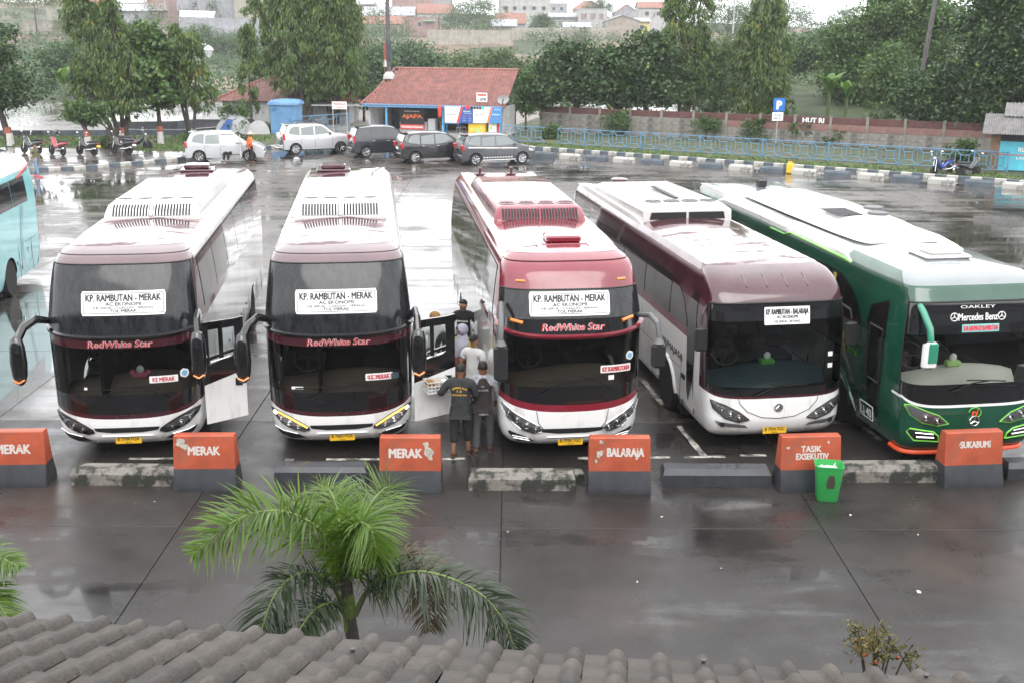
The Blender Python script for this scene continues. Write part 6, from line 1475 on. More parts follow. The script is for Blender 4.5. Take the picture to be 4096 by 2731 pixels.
l = thing('street_lamp', 'old style lantern lamp post behind the round leaved tree', 'street lamp', (-29.1, 108, 0)); m = MB(); m.tube([(0, 0, 0), (0, 0, 5.3), (.2, 0, 5.5), (.7, 0, 5.45)], .09, 8); m.build('pole', 'galvanised', l); m = MB(); m.loft([[(.9 + r * math.cos(a), r * math.sin(a), z) for a in [2 * PI * k / 8 for k in range(8)]] for z, r in ((4.3, .12), (4.9, .42), (5.0, .5), (5.25, .3), (5.4, .05))], caps=True); m.build('lantern', 'banner_white', l)
# things left about by the trees on the left
ub = thing('folded_tarpaulin', 'blue and white tarpaulin heaped over stored goods by the low wall', 'tarpaulin', (-18.9, 77.6, .13)); m = MB(); m.loft([[(x * k, y * k * .6, z) for x, y in ((-1, -.7), (0, -.9), (1, -.6), (1.1, .6), (0, .8), (-1, .6))] for z, k in ((0, 1.2), (.6, 1), (1.1, .6), (1.3, .15))], caps=True); m.build('sheet', 'banner_grey', ub); m = MB(); m.add([(-.9, -.72, .15), (-.1, -.80, .12), (.1, -.42, .95), (-.3, -.40, 1.0)], [(0, 1, 2, 3)]); m.build('blue_stripe', 'banner_blue', ub, smooth=None)
cd_ = thing('concrete_slab', 'pale rounded concrete slab leaning on the verge behind the white minivan', 'slab', (-17.1, 77, .13), R(5)); m = MB(); m.prism([(.75 * math.cos(R(a)), .9 * math.sin(R(a))) for a in range(0, 181, 15)], lambda u, v, k: (u, k + v * .2, v), -.06, .06); m.build('slab', 'plaster', cd_)
# ------------------------------------------------------------------ trees
leaf_mat('leaf_weep', (.028, .062, .016), (.120, .195, .036), (.36, .24, .05), trans=.3, nscale=1.3)
leaf_mat('leaf_dark', (.014, .038, .012), (.058, .120, .028), (.20, .26, .05), trans=.2, nscale=.9)
leaf_mat('leaf_mid', (.026, .066, .016), (.098, .180, .040), (.26, .32, .07), trans=.25, nscale=.8)
leaf_mat('leaf_hill', (.034, .075, .028), (.092, .165, .058), None, trans=.2, nscale=.3)
leaf_mat('leaf_pale', (.05, .09, .03), (.13, .18, .06), None, trans=.3, nscale=.4)
leaf_mat('leaf_banana', (.05, .12, .02), (.14, .26, .04), (.3, .28, .06), trans=.35, nscale=1)
mat('bark', (.060, .048, .040), .9, var=.35, vscale=6, bump=.5, bscale=14)
mat('bark_grey', (.13, .115, .10), .9, var=.3, vscale=6, bump=.4, bscale=14)
mat('trunk_white', (.55, .53, .5), .8, var=.2, vscale=8)
mat('trunk_red', (.34, .10, .07), .8, var=.2, vscale=8)
mat('flower_pink', (.7, .10, .16), .7)
mat('flower_red', (.65, .05, .03), .7)
def unit(a): return a / np.maximum(np.linalg.norm(a, axis=1, keepdims=True), 1e-6)
def leaf_object(name, P, A, L, Wd, m_, parent, curl=.15):
    """leaves as small folded blades: P base points, A pointing directions, L lengths, Wd widths"""
    n = len(P); r = unit(rng.normal(size=(n, 3))); S = unit(np.cross(A, r)); N = np.cross(S, A)
    L = np.broadcast_to(L, (n,))[:, None]; Wd = np.broadcast_to(Wd, (n,))[:, None]
    V = np.empty((n, 4, 3)); V[:, 0] = P; V[:, 1] = P + A * L * .5 + S * Wd * .5 + N * L * curl * .5; V[:, 2] = P + A * L; V[:, 3] = P + A * L * .5 - S * Wd * .5 + N * L * curl * .5
    me = bpy.data.meshes.new(name); me.vertices.add(4 * n); me.vertices.foreach_set('co', V.astype(np.float32).ravel())
    me.loops.add(4 * n); me.loops.foreach_set('vertex_index', np.arange(4 * n, dtype=np.int32)); me.polygons.add(n); me.polygons.foreach_set('loop_start', np.arange(0, 4 * n, 4, dtype=np.int32))
    me.materials.append(M[m_]); me.update(calc_edges=True); o = bpy.data.objects.new(name, me); COL.objects.link(o); o.parent = parent; return o
def blob_points(blobs, n, clump=.22, nc=36, fill=.35):
    """leaf sites: clumps scattered over the skins of ellipsoids (centre, radii)"""
    vol = np.array([b[3] * b[4] * b[5] for b in blobs]) ** .67; P = []; C = []
    for b, v in zip(blobs, vol / vol.sum()):
        k = max(6, int(nc * (1 if len(blobs) < 3 else .7))); d = unit(rng.normal(size=(k, 3))); rad = np.where(rng.random(k) < fill, rng.uniform(.3, .8, k), rng.uniform(.82, 1.02, k)); c = d * rad[:, None]
        m = max(20, int(n * v)); i = rng.integers(0, k, m); w = rng.uniform(.6, 1.3, k)[i]
        p = c[i] + rng.normal(size=(m, 3)) * clump * w[:, None] * np.array([1, 1, .75])
        P.append(p * np.array(b[3:6]) + np.array(b[:3])); C.append(c * np.array(b[3:6]) + np.array(b[:3]))
    return np.concatenate(P), np.concatenate(C)
def trunk_mb(h, r, lean=(0, 0), z0=0):
    m = MB(); m.tube([(0, 0, z0 - .1), (lean[0] * .2, lean[1] * .2, h * .3), (lean[0] * .6, lean[1] * .6, h * .7), (lean[0], lean[1], h)], [r * 1.35, r, r * .8, r * .55], 9); return m
def broad_tree(label, x, y, blobs, n, leaf, ls, th, tr, m_='leaf_dark', lean=(0, 0), group=None, paint=False, name='broadleaf_tree', nc=36, bark='bark', limbs=7, clump=.22, base=None):
    """blobs are relative to the tree's foot"""
    z = base if base is not None else max(hill_z(x, y), .1); t = thing(name, label, 'tree', (x, y, z), 0, group)
    trunk_mb(th, tr, lean).build('trunk', bark, t, smooth=60)
    P, C = blob_points(blobs, n, clump, nc); A = unit(rng.normal(size=P.shape) * np.array([1, 1, .7]) + np.array([0, 0, -.25]))
    leaf_object('crown', P, A, leaf * rng.uniform(.7, 1.3, len(P)), leaf * ls * rng.uniform(.8, 1.2, len(P)), m_, t)
    idx = rng.permutation(len(C))[:limbs]
    for i in idx:
        e = Vector(C[i]); s = Vector((lean[0], lean[1], th * random.uniform(.75, .98))); mid = s.lerp(e, .5) + Vector((0, 0, .15 * (e - s).length)); m = MB(); m.tube([s, mid, e], [tr * .5, tr * .32, tr * .12], 6); m.build('limb', bark, t, smooth=60)
    if paint:
        m = MB(); m.cyl((0, 0, .38), tr * 1.35, .8, 'Z', 10, tr * 1.12); m.build('painted_band', 'trunk_white', t); m = MB(); m.cyl((lean[0] * .1, lean[1] * .1, .95), tr * 1.2, .35, 'Z', 10, tr * 1.1); m.build('painted_band', 'trunk_red', t)
    return t
def weeping_tree(label, x, y, spires, n, m_='leaf_weep', group='weeping mast trees', trunk_h=2.0, tr=.16, leaf=.34, paint=False, base=None):
    """mast tree: spires (dx, dy, z bottom, z top, radius, lean) hung with drooping strands of long leaves"""
    z = base if base is not None else max(hill_z(x, y), .1); t = thing('weeping_tree', label, 'tree', (x, y, z), 0, group); PP = []; AA = []
    tot = sum((s[3] - s[2]) * s[4] for s in spires)
    for dx, dy, zb, zt, rad, lean in spires:
        k = int(n * (zt - zb) * rad / tot); ns = max(14, int((zt - zb) * rad * 17))
        u = rng.random(ns) ** .85; a = rng.random(ns) * 2 * PI
        prof = np.interp(u, [0, .10, .4, .75, .92, 1], [.62, 1.0, .9, .55, .26, .05]) * rad * (1 + .20 * np.sin(2 * a + u * 11 + dx) + rng.normal(0, .16, ns)); q = rng.uniform(.35, 1.08, ns) ** .6
        sx = dx + lean * u * (zt - zb) + prof * q * np.cos(a); sy = dy + prof * q * np.sin(a); sz = zb + .35 + u * (zt - zb)
        ln = rng.uniform(.55, 1.35, ns) * min(1.0, .5 + rad * .4); wd = rng.uniform(.6, 1.3, ns) * min(.20, .10 + rad * .06)
        i = rng.integers(0, ns, k); f = rng.beta(1.3, 1.2, k); sp = wd[i] * (.35 + 1.15 * np.sin(PI * np.minimum(1, f * 1.05)) * (1 - .3 * f))
        px = sx[i] + np.cos(a[i]) * (.22 * np.sin(f * 2.2)) + rng.normal(0, 1, k) * sp; py = sy[i] + np.sin(a[i]) * (.22 * np.sin(f * 2.2)) + rng.normal(0, 1, k) * sp; pz = np.maximum(sz[i] - ln[i] * f + .25, zb - .5 + .3 * rng.random(k))
        PP.append(np.stack([px, py, pz], 1)); AA.append(np.stack([np.cos(a[i]) * .45 + rng.normal(0, .3, k), np.sin(a[i]) * .45 + rng.normal(0, .3, k), -np.ones(k)], 1))
        m = MB(); m.tube([(dx * .15, dy * .15, -.1), (dx * .4, dy * .4, min(trunk_h, zb + .3)), (dx + lean * .4 * (zt - zb), dy, lerp(zb, zt, .45)), (dx + lean * .95 * (zt - zb), dy, zt - .15)], [tr, tr * .85, tr * .5, .03], 8); m.build('trunk', 'bark', t, smooth=60)
    P = np.concatenate(PP); A = unit(np.concatenate(AA)); leaf_object('crown', P, A, leaf * rng.uniform(.6, 1.3, len(P)), leaf * .26 * rng.uniform(.7, 1.3, len(P)), m_, t, .05)
    if paint:
        m = MB(); m.cyl((0, 0, .38), tr * 1.15, .8, 'Z', 10); m.build('painted_band', 'trunk_white', t); m = MB(); m.cyl((0, 0, .95), tr * 1.12, .35, 'Z', 10); m.build('painted_band', 'trunk_red', t)
    return t
# --- left of the lot
broad_tree('dark leaning tree cut off by the left frame edge', -30.4, 69, [(-.6, 0, 4.6, 2.0, 1.8, 2.2), (.7, .2, 3.7, 1.5, 1.6, 1.3), (.2, 0, 5.9, 1.3, 1.3, 1.1), (-1.2, 0, 3.4, 1.6, 1.5, 1.2)], 9000, .26, .55, 3.0, .20, lean=(-.6, 0), nc=40, paint=True)
weeping_tree('yellowish weeping tree with several spires, left of the round leaved tree', -23.6, 69.2, [(-1.0, 0, 2.3, 9.8, .95, -.15), (.0, .3, 1.9, 8.9, .85, -.03), (-1.9, -.2, 2.5, 4.9, .55, -.12), (.7, 0, 1.9, 5.4, .7, .02)], 13000, tr=.17, trunk_h=1.4, paint=True)
broad_tree('round leaved tree with bright young leaves and a painted trunk, between weeping trees', -21.7, 70.4, [(-.2, 0, 4.0, 1.3, 1.4, 1.5), (.3, 0, 5.4, 1.0, 1.1, 1.2), (-.6, 0, 6.5, .8, .8, .9), (.5, -.2, 3.1, 1.0, 1.1, .7)], 5000, .34, .65, 2.4, .16, 'leaf_mid', paint=True, nc=34)
weeping_tree('weeping tree column with two tips, right of the round leaved tree', -19.9, 71, [(-.45, 0, 2.2, 7.0, .62, .0), (.45, .2, 1.9, 6.3, .70, -.03), (-.9, .3, 2.3, 5.2, .5, .05)], 7000, tr=.12, trunk_h=1.3)
t = broad_tree('small tree on a pale cut stump with long drooping leaves', -25.0, 67.2, [(-.2, 0, 2.3, 1.2, .9, .55), (.5, 0, 1.9, .8, .7, .4)], 1500, .32, .4, 1.6, .17, 'leaf_mid', bark='bark_grey', lean=(-.15, 0), paint=True, nc=20)
for k in range(5):
    m = MB(); m.tube([(1.0, 0, .1), (1.2 + .12 * k, 0, 1.0), (1.05 - .15 * k, 0, 1.5 + .06 * k), (.7 - .15 * k, 0, 1.7)], [.03, .025, .02, .01], 5); m.build('bent_stem', 'bark', t)
weeping_tree('slender single weeping column behind the white minivan', -18.9, 83, [(0, 0, .8, 6.9, .47, 0)], 3600, tr=.10, trunk_h=.9)
weeping_tree('huge weeping tree behind the blue cabin, left of its twin', -15.2, 85.2, [(-.9, 0, 2.3, 10.8, 1.75, -.02), (-3.1, .3, 5.8, 11.5, .65, -.05), (.5, .4, 2.2, 11, 1.3, .02)], 22000, tr=.24, trunk_h=2.1, leaf=.38)
weeping_tree('huge weeping tree nearest the tiled stall, right of its twin', -13.4, 85.4, [(.4, 0, 2.0, 10.8, 1.6, .0), (1.1, .3, 2.7, 9.6, 1.2, .02), (-.6, -.2, 2.3, 11.2, 1.2, 0)], 22000, tr=.26, trunk_h=2.1, leaf=.38)
broad_tree('thin leaved shrub with pink flowers behind the white minivan', -18.9, 77.6, [(0, 0, 1.1, 1.0, .8, .8), (-.4, 0, 1.7, .5, .5, .4)], 1100, .22, .4, 1.4, .05, 'leaf_mid', name='flowering_shrub', nc=24)
broad_tree('dark bushy tree between the weeping twins and the tiled stall', -11.4, 88, [(0, 0, 2.4, 1.2, 1.2, 1.6), (-.3, 0, 3.4, .9, .9, .8)], 2600, .25, .5, 1.5, .1)
for i, (lb, x, y, s) in enumerate((('low shrub at the grass edge by the white minivan, left one', -19.6, 70.2, .8), ('low shrub hugging the pale leaning slab', -16.6, 77.6, .7), ('dark shrub at the foot of the pale stump', -24.1, 67.6, .6))):
    broad_tree(lb, x, y, [(0, 0, .5 * s, .7 * s, .6 * s, .6 * s)], 500, .2, .4, .3, .04, 'leaf_mid', name='shrub', nc=14, limbs=3)
# --- right of the stall, before and behind the wall
broad_tree('broad dark tree with glossy leaves standing right of the tiled stall', 4.4, 79.6, [(-.6, 0, 4.0, 2.6, 2.0, 1.7), (1.6, 0, 3.6, 1.8, 1.6, 1.5), (-.2, 0, 5.3, 1.6, 1.5, .9), (-2.2, 0, 3.0, 1.3, 1.2, 1.0), (2.0, 0, 4.9, 1.0, 1.0, .8)], 13000, .30, .6, 2.4, .30, nc=46)
broad_tree('broad dark tree with a rounded top, left of the forked weeping tree', 9.2, 79.6, [(-.5, 0, 4.2, 2.2, 1.9, 1.8), (1.3, 0, 3.4, 1.9, 1.6, 1.5), (.2, 0, 5.8, 1.7, 1.5, 1.0), (-1.6, 0, 2.6, 1.4, 1.2, .9)], 13000, .30, .6, 2.4, .25, nc=46)
weeping_tree('tall forked weeping tree rising over the two broad dark trees', 11.9, 81, [(-.5, 0, 1.6, 10.8, .9, -.03), (.5, .2, 1.4, 11.2, .8, .07), (1.3, 0, 4.4, 6.3, .5, .02)], 15000, tr=.17, trunk_h=2.0)
broad_tree('rounded olive green bush tree between two tall weeping trees', 14.4, 82, [(0, 0, 3.6, 2.0, 1.8, 2.0), (.2, 0, 4.9, 1.6, 1.5, 1.2), (-.4, 0, 2.0, 1.7, 1.5, 1.1)], 12000, .18, .45, 1.4, .16, 'leaf_mid', nc=60, clump=.14)
weeping_tree('massive weeping tree just left of the blue parking sign', 17.2, 80.4, [(0, 0, .9, 11.2, 1.15, .02), (-1.25, .2, 4.2, 7.6, .45, -.03), (.5, -.2, .7, 8.6, 1.15, .04), (-.5, .1, .8, 6.4, 1.2, 0)], 20000, tr=.22, trunk_h=1.6, leaf=.36)
broad_tree('small dark tree squeezed between the stall gable and the broad dark tree', .9, 79.6, [(0, 0, 2.8, 1.0, .9, 1.3), (.2, 0, 1.9, 1.0, .9, .6)], 1800, .28, .5, 1.4, .08, 'leaf_mid')
broad_tree('tall spreading tree above the HUT RI lettering', 29.0, 90, [(-.8, 0, 5.2, 4.2, 3, 3.0), (1.4, 0, 7.0, 3.4, 2.8, 2.6), (-2.6, 0, 3.4, 2.6, 2.2, 1.8), (2.6, 0, 4.0, 2.8, 2.4, 2.2), (.2, 0, 8.8, 2.6, 2, 1.5), (-3.4, 0, 6.0, 2.0, 1.8, 1.6), (3.2, 0, 7.6, 2.6, 2.2, 2.0), (-1.2, 0, 2.0, 2.6, 2.0, 1.4)], 38000, .30, .5, 3.6, .26, 'leaf_mid', nc=60, base=0)
broad_tree('dense dark low crowned tree before the wall with a forked trunk', 26.4, 69.6, [(0, 0, 3.0, 2.6, 2.0, 1.6), (-1.3, 0, 2.2, 1.5, 1.3, 1.0), (1.4, 0, 3.8, 1.7, 1.4, 1.2), (.2, 0, 4.4, 1.4, 1.3, .8), (-2.4, .4, 3.6, 1.3, 1.2, 1.1), (.6, 0, 1.7, 1.8, 1.2, .7)], 17000, .26, .6, 1.8, .20, nc=50)
broad_tree('big dark tree filling the upper right corner', 29.4, 67, [(0, 0, 7.4, 3.0, 2.4, 2.8), (-1.2, 0, 5.2, 2.2, 1.9, 1.8), (.8, 0, 3.6, 2.6, 2.0, 1.7), (-.4, 0, 9.4, 2.6, 2.2, 2.0), (-1.8, 0, 7.2, 1.8, 1.6, 2.0), (-1.0, 0, 2.6, 2.0, 1.6, 1.2)], 36000, .28, .5, 3.2, .26, nc=60)
broad_tree('hazy spreading tree behind the banana plants', 27.2, 104, [(0, 0, 5.4, 3.6, 2.6, 1.4), (-1.6, 0, 4.4, 2.4, 2, 1.1), (1.8, 0, 6.3, 2.4, 2, 1.1)], 9000, .34, .5, 4.2, .2, 'leaf_hill', nc=44, lean=(.4, 0), base=0)
broad_tree('slim tree growing up through the wall foot bushes, under the spreading tree', 25.6, 78.6, [(0, 0, 4.4, 1.8, 1.5, 1.5), (.9, 0, 3.2, 1.4, 1.2, 1.0)], 6000, .26, .5, 2.6, .10, 'leaf_mid')
for lb, x, y, s in (('leafy shrub at the wall foot right of the parking sign', 18.4, 72.2, 1.0), ('oleander shrub with a red flower left of the parking sign post', 15.6, 73.2, 1.0), ('bush before the wall between the two broad dark tree trunks', 6.9, 76.8, 1.15), ('bush hanging at the wall under the olive green tree', 12.6, 74.6, 1.1), ('bush at the railing by the small kiosk', 24.2, 61.6, .85), ('weedy bush in the gap of the railing', 2.4, 74.4, .6), ('young tree against the wall with thin stems', 22.6, 71.4, 1.4), ('low bush before the bare panels right of the sign shrubs', 20.2, 71.0, .8)):
    broad_tree(lb, x, y, [(0, 0, .75 * s, 1.0 * s, .7 * s, .65 * s), (.3, 0, 1.2 * s, .6 * s, .5 * s, .4 * s)], 1300, .22, .4, .5, .05, 'leaf_mid', name='shrub', nc=22, limbs=4)
def banana(label, x, y, z, s):
    t = thing('banana_plant', label, 'plant', (x, y, z), 0, 'banana plants behind the wall'); m = MB(); m.tube([(0, 0, -.3), (0, 0, 1.4 * s)], [.16 * s, .1 * s], 8); m.build('stem', 'leaf_pale', t)
    for k in range(7):
        a = k * 2.4 + x; L = s * random.uniform(1.5, 2.1); m = MB(); rows = []
        for i in range(9):
            f = i / 8; r = L * f * (.28 + .30 * f); zz = 1.3 * s + L * (1.15 * f - .55 * f * f); w = .30 * s * math.sin(min(1, f * 1.15 + .06) * PI * .96) ** .6 if f < .98 else .02
            d = Vector((math.cos(a), math.sin(a), 0)); sd = Vector((-d.y, d.x, 0)); c = d * r + Vector((0, 0, zz)); rows.append([c - sd * w + Vector((0, 0, -.08 * w)), c, c + sd * w + Vector((0, 0, -.08 * w))])
        m.grid(rows); m.build('leaf', 'leaf_banana', t, smooth=60)
banana('bright banana plant in front of the hazy trees above the wall', 23.0, 84, 1.0, 1.25); banana('smaller banana plant leaning right of the bright one', 24.6, 85, .9, 1.0)
banana('pale banana plant by the far wet lot on the left', -42, 108, .1, 1.3); banana('banana plant half hidden behind the yellowish weeping tree', -38.2, 110, .2, 1.1)
# mound of rank grass behind the wall on the right
gm = MB(); gm.grid([[(x, y, .1 + 2.2 * np.interp(y, [82, 90, 100], [0, .7, 1]) * np.interp(x, [17, 22, 34], [.2, 1, 1]) + .12 * math.sin(x * 3 + y)) for x in np.arange(17, 60, 1.0)] for y in np.arange(80, 104, 2.0)]); o = gm.build('bank', 'hill_green', smooth=70); o['kind'] = 'structure'
def scatter_stuff(name, pts, n, leaf, ls, m_, size, kind='stuff'):
    """a continuous growth of undergrowth: leaf clumps over many low mounds"""
    blobs = [(x, y, max(hill_z(x, y), 0) + h * .35, r, r * .8, h) for x, y, r, h in pts]; P, C = blob_points(blobs, n, .28, 16); A = unit(rng.normal(size=P.shape) + np.array([0, 0, .2])); o = leaf_object(name, P, A, leaf * rng.uniform(.7, 1.3, len(P)), leaf * ls, m_, None); o['kind'] = kind; return o
scatter_stuff('undergrowth', [(random.uniform(-90, -24), random.uniform(114, 215), random.uniform(2.0, 4.4), random.uniform(1.0, 2.4)) for _ in range(130)], 42000, .40, .5, 'leaf_hill', 1)
scatter_stuff('undergrowth', [(random.uniform(-22, 1), random.uniform(104, 190), random.uniform(1.8, 3.8), random.uniform(1.2, 2.8)) for _ in range(90)] + [(random.uniform(-12, 12), random.uniform(98, 112), random.uniform(1.2, 2.2), random.uniform(1.0, 2.0)) for _ in range(30)], 42000, .36, .5, 'leaf_hill', 1)
scatter_stuff('undergrowth', [(random.uniform(20, 60), random.uniform(92, 220), random.uniform(2, 4.2), random.uniform(1.2, 3.4)) for _ in range(90)], 34000, .38, .5, 'leaf_hill', 1)
scatter_stuff('undergrowth', [(random.uniform(-120, -20), random.uniform(225, 262), random.uniform(3, 6), random.uniform(1.6, 3.6)) for _ in range(46)] + [(random.uniform(-105, 30), random.uniform(285, 345), random.uniform(2.5, 5), random.uniform(1.5, 4.2)) for _ in range(60)] + [(random.uniform(-115, 28), random.uniform(264, 286), random.uniform(2.5, 4.5), random.uniform(1.6, 3.4)) for _ in range(26)], 42000, .6, .5, 'leaf_hill', 1)
hill_tree_list = [('feathery spreading tree at the upper left edge', -61, 150, 11.0, 6.2, 'leaf_pale'), ('smaller feathery tree before the long cream wall', -52.5, 142, 9.2, 3.0, 'leaf_pale'), ('round tree in the gap below the cream gabled house', -46.5, 128, 6.5, 2.6, 'leaf_hill'), ('dark conical tree beneath the long cream wall on the left', -44, 116, 5.6, 3.0, 'leaf_hill'), ('tree mass below the grey retaining wall, left one', -33.5, 124, 7.2, 3.0, 'leaf_hill'), ('tree mass below the grey retaining wall, right one', -28.6, 126, 6.6, 2.8, 'leaf_hill'), ('wide low tree directly behind the steel mast', -10.5, 118, 5.6, 4.4, 'leaf_hill'), ('pale tree behind the ridge of the tiled stall', -1.8, 112, 4.9, 3.6, 'leaf_pale'), ('tree between the weeping twins and the steel mast', -13.5, 112, 5.2, 2.8, 'leaf_hill'), ('hazy blue green tree standing among the hillside houses', -5.3, 168, 11.6, 3.9, 'leaf_hill'), ('little round tree by the cream terrace on the hill', 3.9, 160, 8.8, 1.5, 'leaf_hill'), ('small tree on the skyline by the hipped house', 15.6, 215, 11.9, 2.6, 'leaf_hill'), ('tall hazy tree behind the forked weeping tree', 24.2, 132, 10.8, 3.4, 'leaf_hill'), ('hazy tree left of the slim lamp post on the skyline', 29.4, 140, 10.2, 3.6, 'leaf_hill'), ('broad hazy tree on the skyline above the olive green tree', 35, 150, 10.6, 4.6, 'leaf_hill'), ('pale rounded tree below the skyline trees', 22.8, 116, 6.6, 3.0, 'leaf_pale'), ('distant skyline tree seen past the utility pole', 44, 150, 9.4, 4.6, 'leaf_hill'), ('tree at the far right skyline behind the big dark tree', 53, 150, 10.4, 5.2, 'leaf_hill'), ('small tree behind the slender weeping column', -24.2, 118, 5.0, 2.4, 'leaf_hill'), ('big leafed tree right of the pale stall tree', 5.0, 116, 4.0, 3.0, 'leaf_hill')]
for lb, x, y, zt, r, mt_ in hill_tree_list:
    if y > 121: x, y, zt, r = x * HK, y * HK, CAM_H + (zt - CAM_H) * HK, r * HK
    g = hill_z(x, y); h = max(zt - g, 1.2 * r); broad_tree(lb, x, y, [(-.25 * r, 0, h * .66, r * .8, r * .8, h * .30), (.45 * r, 0, h * .56, r * .6, r * .7, h * .28), (0, 0, h * .82, r * .55, r * .6, h * .2), (-.6 * r, 0, h * .45, r * .5, r * .6, h * .24)], int(2600 + 700 * r), .36, .5, h * .55, .14, mt_, group='trees on the hillside', nc=34, limbs=5)
# ------------------------------------------------------------------ hillside houses
for nm, col in (('cream_wall', (.31, .29, .25)), ('grey_wall', (.28, .29, .31)), ('pink_house', (.28, .19, .175)), ('white_wall', (.36, .36, .355)), ('beige_wall', (.28, .25, .215)), ('yellow_wall', (.62, .52, .22)), ('brick_wall', (.40, .20, .15))): mat(nm, col, .85, var=.2, vscale=.8, grime=((col[0] * .45, col[1] * .45, col[2] * .45), .6, .55, .8))
mat('far_tile', (.24, .115, .085), .7, var=.3, vscale=2.5); mat('far_tin', (.30, .31, .33), .6, var=.25, vscale=1); mat('dark_opening', (.05, .055, .06), .6); mat('tarp_blue', (.05, .30, .45), .5); mat('tarp_white', (.80, .80, .80), .6); mat('green_tin', (.20, .55, .38), .5)
def house(label, x0, x1, y, z1, depth=6, wall='cream_wall', roof='far_tile', kind='gable', rh=1.2, wins=2, door=True, name='house', wz=None):
    x0, x1, y, z1, depth, rh = x0 * HK, x1 * HK, y * HK, CAM_H + (z1 - CAM_H) * HK, depth * 1.4, rh * HK
    g = min(hill_z(x, yy) for x in (x0, x1) for yy in (y, y + depth)) - .3; w = x1 - x0; h = z1 - g; t = thing(name, label, 'house', (x0, y, g), 0, 'houses on the hillside')
    m = MB(); m.box((w / 2, depth / 2, h / 2), (w, depth, h)); m.build('wall', wall, t, smooth=None)
    o = .3
    if kind == 'gable':
        for s in (0, 1):
            m = MB(); y0, y1 = (-o, depth / 2) if s == 0 else (depth + o, depth / 2)
            m.grid([[(lerp(-o, w + o, i / 6), lerp(y0, y1, j / 3), h + rh * j / 3 - (.1 if j == 0 else 0)) for i in range(7)] for j in range(4)]); m.grid([[(lerp(-o, w + o, i / 6), lerp(y0, y1, j / 3), h - .1 + rh * j / 3 - (.1 if j == 0 else 0)) for i in range(7)] for j in range(4)]); m.build('roof_slope', roof, t, smooth=None, kind='stuff')
        for x in (0, w): m = MB(); m.prism([(0, h), (depth, h), (depth / 2, h + rh - .1)], lambda u, v, k: (x + k, u, v), -.05, .05); m.build('gable', wall, t, smooth=None)
    elif kind == 'front_gable':
        for s in (0, 1):
            m = MB(); xa, xb = (-o, w / 2) if s == 0 else (w + o, w / 2); m.prism([(xa, h - .15), (xb, h + rh), (xb, h + rh + .12), (xa, h - .03)], lambda u, v, k: (u, k, v), -o, depth + o); m.build('roof_slope', roof, t, smooth=None)
        m = MB(); m.prism([(0, h), (w, h), (w / 2, h + rh - .02)], lambda u, v, k: (u, k, v), 0, .1); m.build('gable', wall, t, smooth=None)
    elif kind == 'shed': m = MB(); m.prism([(-o - .4, h - .25), (depth + o, h + rh), (depth + o, h + rh + .1), (-o - .4, h - .15)], lambda u, v, k: (k, u, v), -o, w + o); m.build('roof_sheet', roof, t, smooth=None)
    elif kind == 'hip': m = MB(); m.loft([[(-o, -o, h), (w + o, -o, h), (w + o, depth + o, h), (-o, depth + o, h)], [(w * .35, depth / 2 - .1, h + rh), (w * .65, depth / 2 - .1, h + rh), (w * .65, depth / 2 + .1, h + rh), (w * .35, depth / 2 + .1, h + rh)]], caps=True); m.build('roof', roof, t, smooth=None)
    else: m = MB(); m.box((w / 2, depth / 2, h + .08), (w + .2, depth + .2, .16)); m.build('roof_slab', wall, t, smooth=None)
    zc = h - (wz or 1.0) * 1.6
    for k in range(wins):
        x = w * (k + .7) / (wins + .4); f = MB(); f.box((x, -.02, zc), (min(1.2, w / wins * .5), .06, 1.2)); fr = f.build('window', 'white_wall', t, smooth=None); p = MB(); p.box((x, -.055, zc), (min(1.0, w / wins * .42), .02, 1.0)); p.build('pane', 'dark_opening', fr, smooth=None)
    if door: m = MB(); m.box((w * .16, -.02, zc - .5), (1.0, .06, 2.2)); m.build('door', 'wood', t, smooth=None)
    return t
house('cream gabled house with a dark window at the upper left', -65.5, -62.0, 165, 9.9, 5, 'cream_wall', 'far_tin', 'front_gable', .8, 1, False)
house('brick red blank walled house beside the cream gabled one', -64.6, -60.5, 174, 11.2, 6, 'brick_wall', 'far_tin', 'flat', 0, 0, False)
house('long grey roofed shed seen between weeping spires', -59.5, -52.3, 168, 9.2, 6, 'grey_wall', 'far_tin', 'shed', .9, 3, False)
bh = house('pinkish house with a balustraded balcony at upper left', -52.9, -49.9, 170, 12.0, 6, 'pink_house', 'far_tin', 'flat', 0, 2, True)
m = MB(); m.box((2.7, -1.0, 3.8), (5.6, 2.0, .3)); m.box((2.7, -1.95, 5.2), (5.6, .15, .15)); build_each(m, 'balcony_slab', 'white_wall', bh, smooth=None)
for k in range(9): m = MB(); m.cyl((.25 + k * .61, -1.95, 4.55), .10, 1.2, 'Z', 6); m.build('baluster', 'white_wall', bh)
for x in (.1, 5.3): m = MB(); m.box((x, -1.9, 6.9), (.35, .35, 6.0)); m.build('pillar', 'white_wall', bh, smooth=None)
house('big blank light grey block left of the white sheet', -55.4, -50.9, 185, 13.2, 8, 'grey_wall', 'far_tin', 'flat', 0, 0, False); 
house('grey and beige two storey block above the retaining wall', -47.6, -41.6, 178, 12.6, 7, 'grey_wall', 'far_tin', 'flat', 0, 4, False, wz=1.2)
house('pale cream block left of the huge weeping trees', -41.2, -37.4, 174, 12.2, 6, 'cream_wall', 'far_tin', 'flat', 0, 2, False)
ws = thing('white_sheet', 'glaring white sheet stretched over a frame on the left hillside', 'canopy', (-45.5 * HK, 160 * HK, hill_z(-43 * HK, 160 * HK))); m = MB(); m.prism([(0, 2.0), (8.2, 1.8), (8.4, 4.4), (-.1, 4.6)], lambda u, v, k: (u + .4 * (v > 2), k * (1 + (v > 2) * 4), v), 0, .25); m.build('sheet', 'tarp_white', ws, smooth=None)
